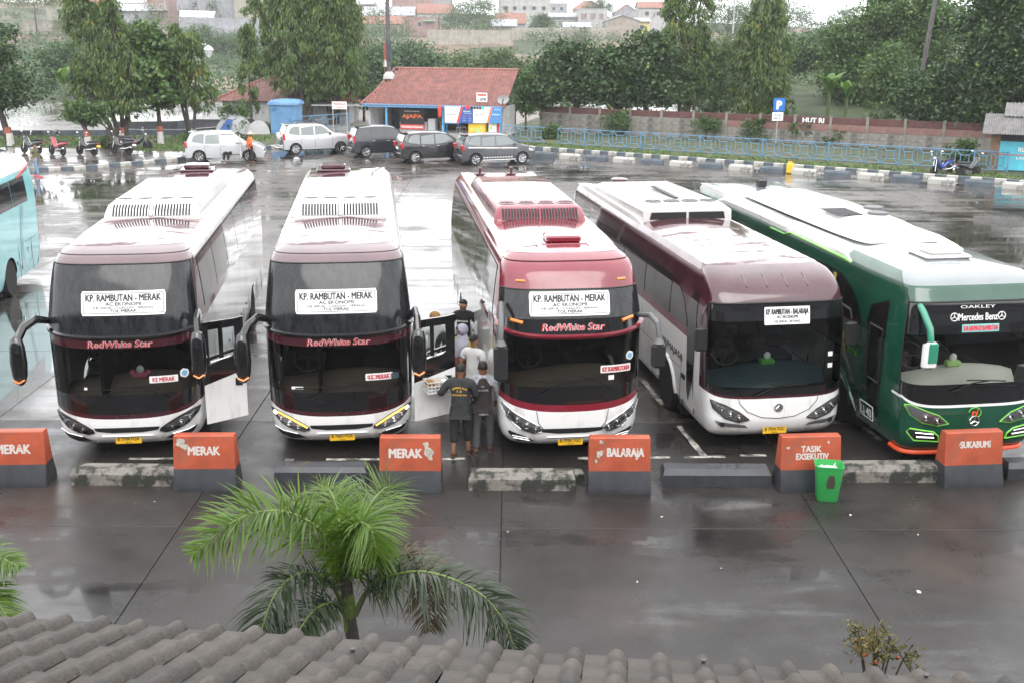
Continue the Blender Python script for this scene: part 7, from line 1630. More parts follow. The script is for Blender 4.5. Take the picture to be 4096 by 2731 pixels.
for x in (.1, 4.1, 8.1): m = MB(); m.box((x, .1, 1.0), (.2, .2, 2.2)); m.build('post', 'grey_wall', ws, smooth=None)
house('plain beige house at the foot of the steel mast skyline', -26.9, -22.4, 190, 10.6, 6, 'beige_wall', 'far_tin', 'shed', .5, 1, False)
house('house with a wide pale grey tin roof left of the steel mast', -23.2, -15.4, 182, 8.8, 6, 'cream_wall', 'far_tin', 'gable', 1.3, 2)
house('cream house under a long red tiled roof behind the steel mast', -22.6, -15.7, 170, 7.5, 5, 'cream_wall', 'far_tile', 'gable', 1.1, 3)
house('tall brick pink block on the skyline right of the steel mast', -21.0, -14.2, 204, 13.6, 8, 'pink_house', 'far_tile', 'flat', 0, 1, False)
house('red roofed house with a white eave left of the hazy blue tree', -15.7, -10.0, 192, 9.2, 6, 'white_wall', 'far_tile', 'gable', 1.5, 3)
house('light grey skyline block behind the red roofed house', -16.6, -11.4, 216, 13.0, 7, 'grey_wall', 'far_tin', 'flat', 0, 2, False)
gh = house('pink walled house with a mint green door canopy', -15.7, -10.6, 165, 8.3, 5, 'pink_house', 'far_tin', 'flat', 0, 1, True)
m = MB(); m.box((7.0, -.6, 4.0), (3.0, 1.2, .15)); m.build('canopy', 'green_tin', gh, smooth=None)
house('low tin roofed shack right of the hazy blue tree', -3.0, .4, 164, 7.3, 4, 'beige_wall', 'far_tin', 'shed', .8, 1, False)
house('small house with an orange red tiled roof above the shack', -2.6, 1.8, 175, 7.6, 5, 'grey_wall', 'far_tile', 'gable', 1.5, 1)
ch = house('tall cream house with many windows and a red water tank', -2.4, 6.0, 190, 11.6, 7, 'white_wall', 'far_tin', 'flat', 0, 5, True, wz=1.8)
m = MB(); m.cyl((11.5, 2.5, 15.6 - ch.location.z), 1.0, 2.2, 'Z', 12); m.build('water_tank', 'banner_red', ch)
house('little grey skyline house right of the tall cream one', 6.4, 9.9, 216, 11.2, 6, 'grey_wall', 'far_tin', 'flat', 0, 2, False)
house('skyline house with a brown hipped roof', 11.6, 17.4, 226, 10.4, 7, 'beige_wall', 'far_tile', 'hip', 1.6, 2)
house('white terrace house with a long pale eave on the hill', 4.8, 9.4, 172, 8.6, 6, 'white_wall', 'far_tin', 'shed', .5, 0)
th_ = house('two storey white house with pink panels on the hill', 9.4, 13.6, 170, 9.6, 6, 'white_wall', 'far_tin', 'flat', 0, 3, False)
for k in range(3): m = MB(); m.box((1.3 + 2.3 * k, -.045, CAM_H + 2.4 * HK - th_.location.z - 1.8), (1.0, .05, 1.4)); m.build('pink_panel', 'pink_house', th_, smooth=None)
house('dark grey awning shed below the two storey white house', 7.0, 10.6, 161, 7.2, 3, 'far_tin', 'far_tin', 'shed', .5, 0, False)
house('blank beige walled house with a small gable, left of the broad dark tree', 12.6, 17.2, 160, 8.0, 5, 'beige_wall', 'far_tin', 'front_gable', .7, 0, False)
house('red gabled house above the beige one on the hill', 16.4, 20.4, 190, 9.3, 6, 'grey_wall', 'far_tile', 'front_gable', 1.3, 2)
house('tall white and yellow house next to the forked weeping tree', 19.0, 23.2, 178, 10.0, 6, 'white_wall', 'far_tile', 'gable', .9, 2, False)
house('yellow side house with grey tin canopy beside the forked weeping tree', 17.2, 19.6, 168, 8.0, 4, 'yellow_wall', 'far_tin', 'shed', .4, 1)
def far_wall(label, P0, P1, h, n, m_='cream_wall'):
    h *= HK; P0, P1 = Vector(P0) * HK, Vector(P1) * HK; d = P1 - P0; t = thing('retaining_wall', label, 'wall', (P0.x, P0.y, 0), math.atan2(d.y, d.x)); pw = d.length / n
    for k in range(n):
        p = P0.lerp(P1, (k + .5) / n); z = hill_z(p.x, p.y) - .4; m = MB(); m.box((pw * (k + .5), 0, z + h / 2), (pw - .05, .2, h)); m.build('wall_panel', m_, t, smooth=None); m = MB(); m.box((pw * k, -.05, z + h / 2 + .1), (.2, .25, h + .2)); m.build('post', 'beige_wall', t, smooth=None)
far_wall('long cream hillside wall right of the hazy blue tree', (-11, 150.5), (-.3, 150.5), 1.9, 8); far_wall('cream hillside wall above the bare brown slope', (-.2, 155), (12.6, 156.5), 2.0, 9)
far_wall('cream wall below the feathery trees at upper left', (-63, 150), (-55, 150.5), 1.8, 6); far_wall('tall grey retaining wall on the left hillside', (-42.5, 150), (-32.2, 150.5), 2.5, 6, 'grey_wall')
ub = thing('blue_tarpaulin', 'bright blue tarpaulin on the slope left of the broad dark tree', 'tarpaulin', (-1.2, 122, 2.2)); m = MB(); m.grid([[(x, .5 * k, 1.9 - .55 * x - .5 * k + .1 * math.sin(x * 4)) for x in (0, .6, 1.2, 1.8)] for k in (0, 1, 2)]); m.build('sheet', 'tarp_blue', ub); m = MB(); m.tube([(.9, .2, -1), (1.1, .2, 1.4)], .05, 6); m.build('pole', 'galvanised', ub); m = MB(); m.grid([[(-.2 + x, -.2, z - .3 * x) for x in (0, .4, .8)] for z in (-.4, .3)]); m.build('red_cloth', 'banner_red', ub)
bs = bpy.data.objects; m = MB(); m.grid([[(x, y, hill_z(x, y) + .12) for x in np.arange(-2, 36, 3)] for y in (236, 246, 256, 266, 276)]); o = m.build('bare_slope', 'hill_soil', smooth=70); o['kind'] = 'structure'
# ------------------------------------------------------------------ haze
mh = bpy.data.materials.new('haze'); mh.use_nodes = True; tn = mh.node_tree; tn.nodes.clear(); oo = tn.nodes.new('ShaderNodeOutputMaterial'); vv = tn.nodes.new('ShaderNodeVolumePrincipled'); vv.inputs['Color'].default_value = (.95, .965, 1, 1); vv.inputs['Density'].default_value = .00034; tn.links.new(vv.outputs[0], oo.inputs['Volume']); M['haze'] = mh
m = MB(); m.box((0, 595, 19.0), (900, 1240, 41.0)); hz = m.build('haze', 'haze', smooth=None); hz['kind'] = 'stuff'
# ------------------------------------------------------------------ people
mat('skin', (.30, .155, .090), .55, var=.08, vscale=12)
mat('skin_dark', (.22, .105, .060), .55)
mat('hair_black', (.010, .009, .009), .55, bump=.6, bscale=90)
mat('cloth_charcoal', (.030, .032, .035), .85, var=.3, vscale=9, bump=.3, bscale=25)
mat('cloth_vest', (.030, .022, .022), .85, var=.3, vscale=9, bump=.3, bscale=25)
mat('cloth_black', (.014, .014, .016), .85, var=.3, vscale=9, bump=.3, bscale=25)
mat('cloth_white', (.72, .72, .71), .85, var=.06, vscale=9, bump=.3, bscale=18)
mat('cloth_mustard', (.42, .30, .03), .85, var=.15, vscale=9, bump=.3, bscale=18)
mat('cloth_lilac', (.38, .38, .46), .85, var=.15, vscale=9, bump=.4, bscale=16)
mat('cloth_brown', (.14, .085, .055), .85, var=.2, vscale=9, bump=.3, bscale=18)
mat('cloth_trousers', (.055, .056, .060), .85, var=.2, vscale=9, bump=.3, bscale=20)
mat('cloth_denim', (.16, .24, .36), .85, var=.2, vscale=12)
mat('cloth_camo', (.13, .13, .07), .85, var=.65, vscale=14)
mat('cloth_orange', (.80, .16, .03), .8, var=.12, vscale=9, bump=.3, bscale=18)
mat('cloth_plaid', (.34, .35, .38), .85, var=.4, vscale=22)
mat('cap_tan', (.30, .17, .06), .8)
mat('hat_straw', (.52, .42, .34), .85)
mat('bag_maroon', (.16, .018, .035), .6, var=.2, vscale=8)
mat('sandal', (.06, .035, .03), .7)
mat('shoe_pink', (.60, .10, .14), .6)
mat('eye_dark', (.01, .008, .007), .3)
mat('lips', (.22, .07, .055), .5)
def skin_mesh(nodes, edges, name, m_, root=0, sub=1):
    """grow one continuous surface round a skeleton: nodes (point, (rx, ry))"""
    me = bpy.data.meshes.new(name); me.from_pydata([n[0] for n in nodes], edges, []); o = bpy.data.objects.new(name, me); COL.objects.link(o)
    md = o.modifiers.new('skin', 'SKIN'); md.use_smooth_shade = True
    sv = me.skin_vertices[0].data
    for i, n in enumerate(nodes): sv[i].radius = n[1] if hasattr(n[1], '__len__') else (n[1], n[1]); sv[i].use_root = (i == root)
    s = o.modifiers.new('sub', 'SUBSURF'); s.levels = sub; s.render_levels = sub
    return o, m_
_pending = []
def grow(nodes, edges, name, m_, parent, root=0, sub=1):
    o, _ = skin_mesh(nodes, edges, name, m_, root, sub); o.parent = parent; _pending.append((o, m_)); return o
def settle():
    """turn the grown skins into plain meshes in one pass"""
    bpy.context.view_layer.update(); dg = bpy.context.evaluated_depsgraph_get()
    new = [(o, bpy.data.meshes.new_from_object(o.evaluated_get(dg)), m_) for o, m_ in _pending]
    for o, me, m_ in new:
        o.modifiers.clear(); old = o.data; o.data = me; me.materials.clear(); me.materials.append(M[m_]); me.polygons.foreach_set('use_smooth', [True] * len(me.polygons)); bpy.data.meshes.remove(old)
    _pending.clear()
def lerp3(a, b, t): return tuple(lerp(p, q, t) for p, q in zip(a, b))
def person(label, loc, face, h=1.65, top='cloth_black', legs='cloth_trousers', skin='skin', hair='hair_black', sleeve=.55, leg_len=1.0, arms=None, stride=.06, bulk=1.0, hem=.86, head_turn=0, nod=0, seat=False, foot='sandal', cover=None, vest=None, lean=0):
    """standing figure 1.65 m tall facing local -y, turned to heading face; arms: (elbow, wrist) for each side"""
    t = thing('person', label, 'person', loc, R(face)); k = h / 1.65; B = bulk
    J = {'pel': (0, 0, .92), 'waist': (0, .01 - lean * .3, 1.06), 'chest': (0, .0 - lean, 1.24), 'neck': (0, -.0 - lean, 1.40), 'head0': (0, -.02 - lean, 1.47), 'head1': (0, -.03 - lean - nod * .3, 1.545), 'head2': (0, -.015 - lean - nod * .5, 1.61)}
    A = arms or (((-.26, .03, 1.12), (-.24, -.06, .88)), ((.26, .03, 1.12), (.24, -.06, .88)))
    if seat: L = [((s * .10, -.04, .90), (s * .14, -.46, .93), (s * .14, -.50, .52), (s * .14, -.62, .48)) for s in (-1, 1)]
    else: L = [((s * .095, 0, .88), (s * .115, -.02 + s * stride * .4, .49), (s * .12, .03 + s * stride, .085), (s * .135, -.12 + s * stride, .035)) for s in (-1, 1)]
    N = [(J['pel'], (.095 * B, .075 * B)), (J['waist'], (.09 * B, .07 * B)), (J['chest'], (.10 * B, .07 * B)), (J['neck'], .050), (J['head0'], (.066, .078)), (J['head1'], (.086, .106)), (J['head2'], (.074, .090))]
    E = [(0, 1), (1, 2), (2, 3), (3, 4), (4, 5), (5, 6)]
    for s, (el, wr) in zip((-1, 1), A):
        i = len(N); sh = (s * .165 * B, -lean, 1.345); d = Vector(wr) - Vector(el); d.normalize(); pa = Vector(wr) + d * .075
        N += [((sh[0], sh[1], 1.32), .042), (el, .040), (wr, .028), (tuple(pa), (.036, .020))]; E += [(2, i), (i, i + 1), (i + 1, i + 2), (i + 2, i + 3)]
        sd = d.cross(Vector((0, 1, 0.01))).normalized(); up = sd.cross(d).normalized()
        for f, ln in ((-1.5, .062), (-.5, .074), (.5, .07), (1.5, .055)):      # four fingers, curled a little
            b0 = pa + d * .02 + sd * f * .019; j = len(N); N += [(tuple(b0 + d * ln * .55 + up * .006), .0088), (tuple(b0 + d * ln * .9 + up * .03), .0075)]; E += [(i + 3, j), (j, j + 1)]
        j = len(N); tb = Vector(wr) + d * .03 + sd * -s * .04; N += [(tuple(tb), .010), (tuple(tb + d * .04 - sd * s * .012 + up * .012), .008)]; E += [(i + 2, j), (j, j + 1)]
    for hip, kn, an, to in L:
        i = len(N); N += [(hip, (.085 * B, .09 * B)), (kn, .055), (an, .038), (to, (.040, .026))]; E += [(0, i), (i, i + 1), (i + 1, i + 2), (i + 2, i + 3)]
    sc_ = lambda Q: [(tuple(c * k for c in p), (r if hasattr(r, '__len__') else (r, r))) for p, r in Q]
    sk = lambda Q: [(p, tuple(c * k for c in r)) for p, r in sc_(Q)]
    body = grow(sk(N), E, 'body', skin, t, 0, 2)
    # shirt: torso and sleeves down to the given share of the arm
    Q = [((0, .0, hem - .05), (.165 * B, .125 * B)), ((0, .0, hem + .07), (.160 * B, .122 * B)), ((0, .01 - lean * .3, 1.08), (.150 * B, .115 * B)), ((0, -lean, 1.25), (.172 * B, .128 * B)), ((0, -lean, 1.36), (.150 * B, .098 * B)), ((0, -lean, 1.425), (.078, .072))]; D = [(0, 1), (1, 2), (2, 3), (3, 4), (4, 5)]
    for s, (el, wr) in zip((-1, 1), A):
        if vest: continue
        i = len(Q); Q += [((s * .185 * B, -lean, 1.335), .080)]; D += [(4, i)]
        if sleeve <= .55: Q += [(lerp3((s * .185 * B, -lean, 1.335), el, sleeve / .55 * .85), .070)]; D += [(i, i + 1)]
        else: Q += [(el, .062), (lerp3(el, wr, (sleeve - .5) * 2 * .92), .048)]; D += [(i, i + 1), (i + 1, i + 2)]
    grow(sk(Q), D, 'vest' if vest else 'shirt', top, t, 1, 2)
    if vest:
        Q = [((0, .0, hem - .14), (.163 * B, .122 * B)), ((0, .0, hem + .02), (.150 * B, .112 * B)), ((0, .01, 1.08), (.140 * B, .105 * B)), ((0, 0, 1.25), (.160 * B, .115 * B)), ((0, 0, 1.36), (.14 * B, .090 * B)), ((0, 0, 1.45), (.070, .066))]; D = [(0, 1), (1, 2), (2, 3), (3, 4), (4, 5)]
        for s, (el, wr) in zip((-1, 1), A): i = len(Q); Q += [((s * .185 * B, 0, 1.33), .078), (el, .060), (lerp3(el, wr, .92), .050)]; D += [(4, i), (i, i + 1), (i + 1, i + 2)]
        grow(sk(Q), D, 'shirt', vest, t, 1, 2)
    Q = [((0, 0, 1.02), (.125 * B, .10 * B)), ((0, 0, .92), (.148 * B, .118 * B))]; D = [(0, 1)]
    for hip, kn, an, to in L:
        i = len(Q); Q += [(lerp3(hip, kn, .18), .108 * B), (kn, .080)]; D += [(1, i), (i, i + 1)]
        if leg_len > .6: Q += [(lerp3(kn, an, min(1, leg_len) * .96), .066)]; D += [(i + 1, i + 2)]
    grow(sk(Q), D, 'trousers', legs, t, 1, 2)
    for hip, kn, an, to in L:
        m = MB(); c = Vector(lerp3(an, to, .55)); c.z = .022 if not seat else to[2] - .01; m.loft([[(c.x * k + x * .055 * w_, c.y * k + y, (c.z + z)) for x, y in ((-.55, .13), (.55, .13), (.75, .06), (.8, -.03), (.85, -.11), (.5, -.165), (0, -.18), (-.5, -.165), (-.85, -.11), (-.8, -.03), (-.75, .06))] for z, w_ in ((-.02, 1), (.006, 1.05), (.05 if foot != 'sandal' else .016, .8))], caps=True); m.build('shoe', foot, t)
    hd = bpy.data.objects.new('face', None); COL.objects.link(hd); hd.parent = t; hp = Vector(J['head1']) * k; hd.location = hp; hd.rotation_euler = (0, 0, R(head_turn))
    for s in (-1, 1):
        m = MB(); m.ball((s * .034 * k, -.092 * k, .012 * k), (.014, .010, .009), 8, 6); m.build('eye', 'eye_dark', hd)
        m = MB(); m.ball((s * .080 * k, .01, -.005), (.012, .024, .032), 8, 6); m.build('ear', skin, hd)
    m = MB(); m.loft([[(x * k, y * k, z * k) for x, y in ((-.5 * w_, -.088), (0, -.092 - o_), (.5 * w_, -.088), (0, -.07))] for z, w_, o_ in ((.02, .016, .002), (-.012, .026, .016), (-.024, .034, .022), (-.032, .02, .004))], caps=True); m.build('nose', skin, hd)
    m = MB(); m.ball((0, -.088 * k, -.05 * k), (.024, .010, .007), 8, 6); m.build('mouth', 'lips', hd)
    if hair:
        m = MB(); rows = []
        for i in range(9):
            th = PI * (.02 + .60 * i / 8); rows.append([(.083 * k * math.sin(th) * math.cos(a), (.102 * math.sin(th) * math.sin(a) + .010) * k, (.032 + .092 * math.cos(th) + (.085 * max(0, -math.sin(a)) ** .8 * max(0, (i - 3) / 5))) * k) for a in [2 * PI * q / 18 for q in range(18)]])
        m.loft(rows, caps=False); m.build('hair', hair, hd, smooth=60)
    return t, hd, k
def px(t, p):
    c, s = math.cos(t.rotation_euler.z), math.sin(t.rotation_euler.z); return (t.location.x + c * p[0] - s * p[1], t.location.y + s * p[0] + c * p[1], t.location.z + p[2])
def back_text(t, rows, m_, y=.142):
    m = MB()
    for z, h, w_, s, arc in rows: text_on(m, lambda u, v: (-u, y - .25 * u * u - .03 * abs(z + v - 1.2), z + v - (arc * u * u if arc else 0)), s, h, w_, bold=.02)
    m.build('back_print', m_, t, smooth=None)
# the two men in front, backs to us
t, hd, k = person('man from behind in a TERMINAL jacket and rolled trousers, holding a crate', (-.88, 18.42, 0), 176, 1.66, 'cloth_charcoal', 'cloth_black', 'skin_dark', leg_len=.62, sleeve=.9, bulk=1.12, stride=.09, hem=.80, arms=(((-.27, .0, 1.10), (-.20, -.22, 1.02)), ((.33, .02, 1.13), (.40, -.20, 1.10))))
back_text(t, [(1.30, .035, .26, 'TERMINAL AKAP', 2.2), (1.235, .035, .08, '13', 0), (1.17, .03, .24, 'KP.RAMBUTAN', 0)], 'freezer_yellow', .168)
cr = thing('crate', 'clear plastic tray of wrapped snacks held by the man in the TERMINAL jacket', 'crate', px(t, (.44, -.24, 1.10)), R(200)); m = MB(); w_, d_, h_ = .40, .30, .20
for i in range(7): m.box((-w_ / 2 + w_ * i / 6, -d_ / 2, h_ / 2), (.012, .012, h_)); m.box((-w_ / 2 + w_ * i / 6, d_ / 2, h_ / 2), (.012, .012, h_))
for z in (.01, .07, .13, .2):
    m.box((0, -d_ / 2 - .001, z), (w_ + .014, .014, .014)); m.box((0, d_ / 2 + .001, z), (w_ + .014, .014, .014))
    for x in (-w_ / 2 - .001, w_ / 2 + .001): m.box((x, 0, z), (.014, d_, .014))
m.box((0, 0, .006), (w_ - .02, d_ - .02, .01)); o = m.build('basket', 'bag_plastic', cr, smooth=None); o['kind'] = 'stuff'
for i in range(9): m = MB(); m.rbox((-.13 + .13 * (i % 3), -.08 + .08 * (i // 3), .13 + random.uniform(-.02, .03)), (.11, .07, .12), .015, rz=random.uniform(-.3, .3)); m.build('snack_pack', ('cloth_white', 'hat_straw', 'cap_tan')[i % 3], cr)
t, hd, k = person('man seen from behind in a dark vest over a grey checked shirt', (-.50, 18.55, 0), 182, 1.66, 'cloth_vest', 'cloth_trousers', 'skin_dark', sleeve=.95, bulk=1.06, stride=.07, vest='cloth_plaid', hem=.86, arms=(((-.27, -.02, 1.10), (-.24, -.15, .92)), ((.27, .02, 1.10), (.25, .0, .86))))
back_text(t, [(1.28, .03, .06, 'DK', 0), (1.21, .035, .20, 'JASPER', 0)], 'cloth_plaid', .160)
# the group between the coaches
t, hd, k = person('man in a white T-shirt, next to the woman in the lilac headscarf', (-.72, 20.35, 0), 150, 1.64, 'cloth_white', 'cloth_black', 'skin', sleeve=.45, arms=(((-.25, .04, 1.10), (-.22, -.10, .88)), ((.25, .04, 1.10), (.24, -.06, .86))), head_turn=-20)
t, hd, k = person('woman in a lilac headscarf and mustard top, holding a maroon bag', (-.96, 21.3, 0), -35, 1.58, 'cloth_mustard', 'cloth_brown', 'skin', hair=None, sleeve=.9, hem=.74, arms=(((-.25, -.04, 1.10), (-.06, -.22, 1.02)), ((.25, -.04, 1.10), (.08, -.22, .98))), head_turn=-25, nod=.04)
m = MB(); rows = []
for i in range(10):
    th = PI * (.02 + .72 * i / 9); op = max(0, (i - 2.5) / 7)
    rows.append([((.108 + .0 * op) * math.sin(th) * math.cos(a), .128 * math.sin(th) * math.sin(a) + .01, .03 + .118 * math.cos(th)) for a in [R(-90 + 48 * min(1, op * 1.7) + (360 - 96 * min(1, op * 1.7)) * q / 20) for q in range(21)]])
m.loft(rows, closed=False); m.build('headscarf_hood', 'cloth_lilac', hd, smooth=70)
m = MB(); m.loft([[(rx * math.cos(a), ry * math.sin(a) + yo, z + .02 * math.sin(a * 3)) for a in [2 * PI * q / 20 for q in range(20)]] for z, rx, ry, yo in ((-.06, .085, .095, .02), (-.12, .10, .11, .02), (-.19, .18, .15, .02), (-.30, .205, .165, .01), (-.42, .15, .17, -.02), (-.50, .08, .165, -.04))], caps=False); m.build('headscarf_drape', 'cloth_lilac', hd, smooth=70)
bg_ = thing('bag', 'maroon handbag held before the woman in the lilac headscarf', 'bag', px(t, (.02, -.30, .62))); m = MB(); m.loft([[(x * w_, y * w_ * .5, z) for x, y in ((-.22, -.13), (.22, -.13), (.25, 0), (.22, .13), (-.22, .13), (-.25, 0))] for z, w_ in ((0, .9), (.05, 1.0), (.2, .95), (.27, .8))], caps=True); m.build('bag_body', 'bag_maroon', bg_)
for s in (-1, 1): m = MB(); m.tube([(-.12, s * .05, .26), (-.06, s * .04, .38), (.06, s * .04, .38), (.12, s * .05, .26)], .012, 6); m.build('strap', 'bag_maroon', bg_)
t, hd, k = person('young man facing us in a black printed T-shirt, looking down', (-1.02, 23.05, 0), -8, 1.68, 'cloth_black', 'cloth_trousers', 'skin', sleeve=.45, nod=.12, head_turn=-25, arms=(((-.25, .03, 1.12), (-.22, -.05, .88)), ((.26, .02, 1.12), (.26, -.08, .90))))
m = MB(); text_on(m, lambda u, v: (u, -.150 + .3 * u * u, v + 1.25), 'PRIMAJASA', .04, .24, bold=.02, shear=.1); m.prism([(-.09, 1.06), (.07, 1.05), (.09, 1.09), (.02, 1.13), (-.06, 1.12)], lambda u, v, q: (u, -.150 + q, v), 0, .004); m.build('shirt_print', 'print_white', t, smooth=None)
m = MB(); m.prism([(-.10, 1.13), (.09, 1.13), (.07, 1.18), (-.07, 1.18)], lambda u, v, q: (u, -.152 + q, v), 0, .004); m.build('shirt_print', 'banner_red', t, smooth=None)
def cap(hd, m_, brim=True, straw=False):
    m = MB(); m.loft([[(.100 * r * math.cos(a), .120 * r * math.sin(a) + .005, z) for a in [2 * PI * q / 18 for q in range(18)]] for z, r in ((.03, 1.05), (.09, 1.0), (.13, .75), (.15, .3), (.152, .02))], caps=True); c = m.build('cap', m_, hd, smooth=50)
    m = MB()
    if straw: m.loft([[(r * 1.0 * math.cos(a), r * 1.1 * math.sin(a), z) for a in [2 * PI * q / 18 for q in range(18)]] for z, r in ((.045, .10), (.03, .18), (.022, .18), (.035, .10))]); m.build('brim', m_, c)
    elif brim: m.loft([[(x, y, z + dz) for x, y, z in ((-.09, -.08, .04), (-.075, -.16, .03), (0, -.20, .028), (.075, -.16, .03), (.09, -.08, .04))] for dz in (0, .008)], caps=True); m.build('brim', m_, c)
t, hd, k = person('man in a tan cap and white shirt standing behind the open coach door', (-1.58, 22.2, 0), 20, 1.60, 'cloth_white', 'cloth_trousers', 'skin', sleeve=.5, nod=.15, head_turn=20); cap(hd, 'cap_tan')
t, hd, k = person('person with a black covered head half hidden by the open coach door', (-1.27, 21.75, 0), 160, 1.52, 'cloth_black', 'cloth_brown', 'skin', sleeve=.9, nod=.08)
# further off
t, hd, k = person('man in an orange shirt and pale hat standing by the white minivan', (-14.15, 61.55, 0), 120, 1.64, 'cloth_orange', 'cloth_black', 'skin_dark', sleeve=.95, arms=(((-.29, .06, 1.12), (-.14, .16, .98)), ((.29, .06, 1.12), (.14, .16, .98)))); cap(hd, 'hat_straw', True, True)
person('person in a camouflage shirt, jeans and pink shoes walking behind the turquoise coach', (-23.3, 55.5, 0), 70, 1.60, 'cloth_camo', 'cloth_denim', 'skin', sleeve=.5, stride=.24, foot='shoe_pink', nod=.1)
t, hd, k = person('man seated in the open front door of the white minivan', (-15.35, 62.0, -.38), -20, 1.62, 'cloth_trousers', 'cloth_black', 'skin', sleeve=.5, seat=True)
p = local(ks, (5.35, 1.1, .12)); person('man in a brown shirt standing inside the stall by the side counter', p, 170, 1.62, 'cloth_brown', 'cap_tan', 'skin_dark', sleeve=.5)
p = local(ks, (7.6, .75, .12)); person('person in dark clothes sitting beside the yellow freezer in the stall', (p[0], p[1], -.25), 70, 1.58, 'cloth_trousers', 'cloth_black', 'skin', sleeve=.5, seat=True)
settle()
# ------------------------------------------------------------------ palms in the foreground
leaf_mat('palm_young', (.060, .125, .015), (.155, .265, .035), (.30, .38, .09), rough=.35, trans=.35, nscale=1.5)
leaf_mat('palm_old', (.018, .034, .014), (.050, .074, .034), (.13, .15, .09), rough=.3, trans=.2, nscale=1.5)
leaf_mat('palm_dry', (.06, .06, .03), (.15, .11, .06), None, rough=.5, trans=.2, nscale=1.5)
mat('rachis_green', (.13, .19, .04), .4)
mat('palm_trunk', (.055, .050, .042), .8, var=.35, vscale=9, bump=.6, bscale=16, stretch=(1, 1, 4))
def spline(pts, n):
    pts = [Vector(p) for p in pts]; P = [pts[0] * 2 - pts[1]] + pts + [pts[-1] * 2 - pts[-2]]; out_ = []
    for i in range(n):
        u = i / (n - 1) * (len(pts) - 1); k = min(int(u), len(pts) - 2); t = u - k; a, b, c, d = P[k:k + 4]
        out_.append(.5 * ((2 * b) + (c - a) * t + (2 * a - 5 * b + 4 * c - d) * t * t + (3 * b - a - 3 * c + d) * t ** 3))
    return out_
def frond(root, pts, L, m_, n=64, start=.18, plume=.9, droop=.35, w=.018):
    """arching leaf: rachis with leaflets springing all round it"""
    S = spline(pts, n); o_ = root.location; S = [p - o_ for p in S]
    m = MB(); m.tube(S[::3] + [S[-1]], [lerp(.022, .004, i / (len(S[::3]))) for i in range(len(S[::3]) + 1)], 6); fr = m.build('frond', 'rachis_green' if m_ != 'palm_dry' else 'bark_grey', root, smooth=60)
    q = MB()
    for i in range(int(n * start), n):
        f = i / (n - 1); T = (S[min(i + 1, n - 1)] - S[i - 1]).normalized(); sd = T.cross(Vector((0, 0, 1)))
        sd = sd.normalized() if sd.length > .05 else Vector((1, 0, 0)); up = sd.cross(T).normalized(); ln0 = L * (math.sin(PI * min(1, (f - start) / (1 - start) * .86 + .14)) ** .6 * .85 + .15)
        for s in (-1, 1):
            for rep in range(3):
                a = random.gauss(.25, .55) * plume; d = (sd * s * math.cos(a) + up * math.sin(a) + T * random.uniform(.35, .8)).normalized(); ln = ln0 * random.uniform(.75, 1.1)
                p0 = S[i] + T * random.uniform(-.012, .012); nrm = d.cross(T).normalized(); wv = T.cross(d).cross(d).normalized() if False else d.cross(nrm).normalized(); ww = w * random.uniform(.8, 1.2)
                rows = []
                for j, tw in ((0, .5), (.3, 1), (.65, .85), (1, .06)):
                    c = p0 + d * ln * j + Vector((0, 0, -droop * ln * j * j)); rows.append([c - wv * ww * tw / 2, c + wv * ww * tw / 2])
                q.grid(rows)
    lf = q.build('leaflets', m_, fr, smooth=60); lf['kind'] = 'stuff'
    return fr
pt = thing('palm', 'young palm with bright upper fronds and dark drooping lower fronds', 'palm', (-1.55, 10, 0))
m = MB(); pts = spline([(.03, 0, -.05), (.05, 0, .6), (.02, 0, 1.3), (-.02, 0, 1.75), (-.03, 0, 2.25)], 26)
m.tube(pts, [.078 * (1 + .05 * (i % 2)) * (1 - .3 * i / 26) for i in range(26)], 12); m.build('trunk', 'palm_trunk', pt, smooth=50)
m = MB(); m.tube([(-.01, 0, 1.5), (-.02, 0, 1.8), (-.03, 0, 2.2)], [.062, .07, .03], 10); m.build('crownshaft', 'rachis_green', pt)
frond(pt, [(-1.59, 10, 1.95), (-1.66, 9.97, 2.35), (-1.86, 9.87, 2.70), (-2.16, 9.7, 2.91), (-2.49, 9.5, 2.90), (-2.84, 9.3, 2.66)], .60, 'palm_young', 80, .06, 1.15, .28)
frond(pt, [(-1.58, 10, 2.0), (-1.52, 10.15, 2.34), (-1.42, 10.45, 2.58), (-1.30, 10.9, 2.62), (-1.24, 11.3, 2.46)], .54, 'palm_young', 60, .2, 1.0, .25)
frond(pt, [(-1.57, 10, 2.1), (-1.53, 9.95, 2.45), (-1.43, 9.85, 2.70), (-1.30, 9.75, 2.72), (-1.22, 9.65, 2.5)], .48, 'palm_young', 60, .05, 1.1, .4)
frond(pt, [(-1.58, 10, 2.0), (-1.50, 10.0, 2.3), (-1.36, 10.05, 2.42), (-1.24, 10.1, 2.25), (-1.2, 10.1, 1.95)], .46, 'palm_young', 54, .05, 1.1, .6)
frond(pt, [(-1.60, 10, 2.0), (-1.62, 10.1, 2.35), (-1.68, 10.3, 2.6), (-1.80, 10.6, 2.72), (-1.98, 10.9, 2.66)], .46, 'palm_young', 56, .05, 1.1, .35)
frond(pt, [(-1.53, 10, 1.62), (-1.40, 9.95, 1.92), (-1.22, 9.9, 2.11), (-.78, 9.7, 2.29), (-.31, 9.5, 2.21), (-.04, 9.38, 1.96), (.09, 9.3, 1.60)], .52, 'palm_old', 80, .2, .95, .5)
frond(pt, [(-1.62, 10, 1.74), (-1.72, 9.9, 2.06), (-1.92, 9.7, 2.28), (-2.13, 9.45, 2.22), (-2.26, 9.25, 1.90), (-2.30, 9.15, 1.60)], .42, 'palm_old', 70, .15, .9, .55)
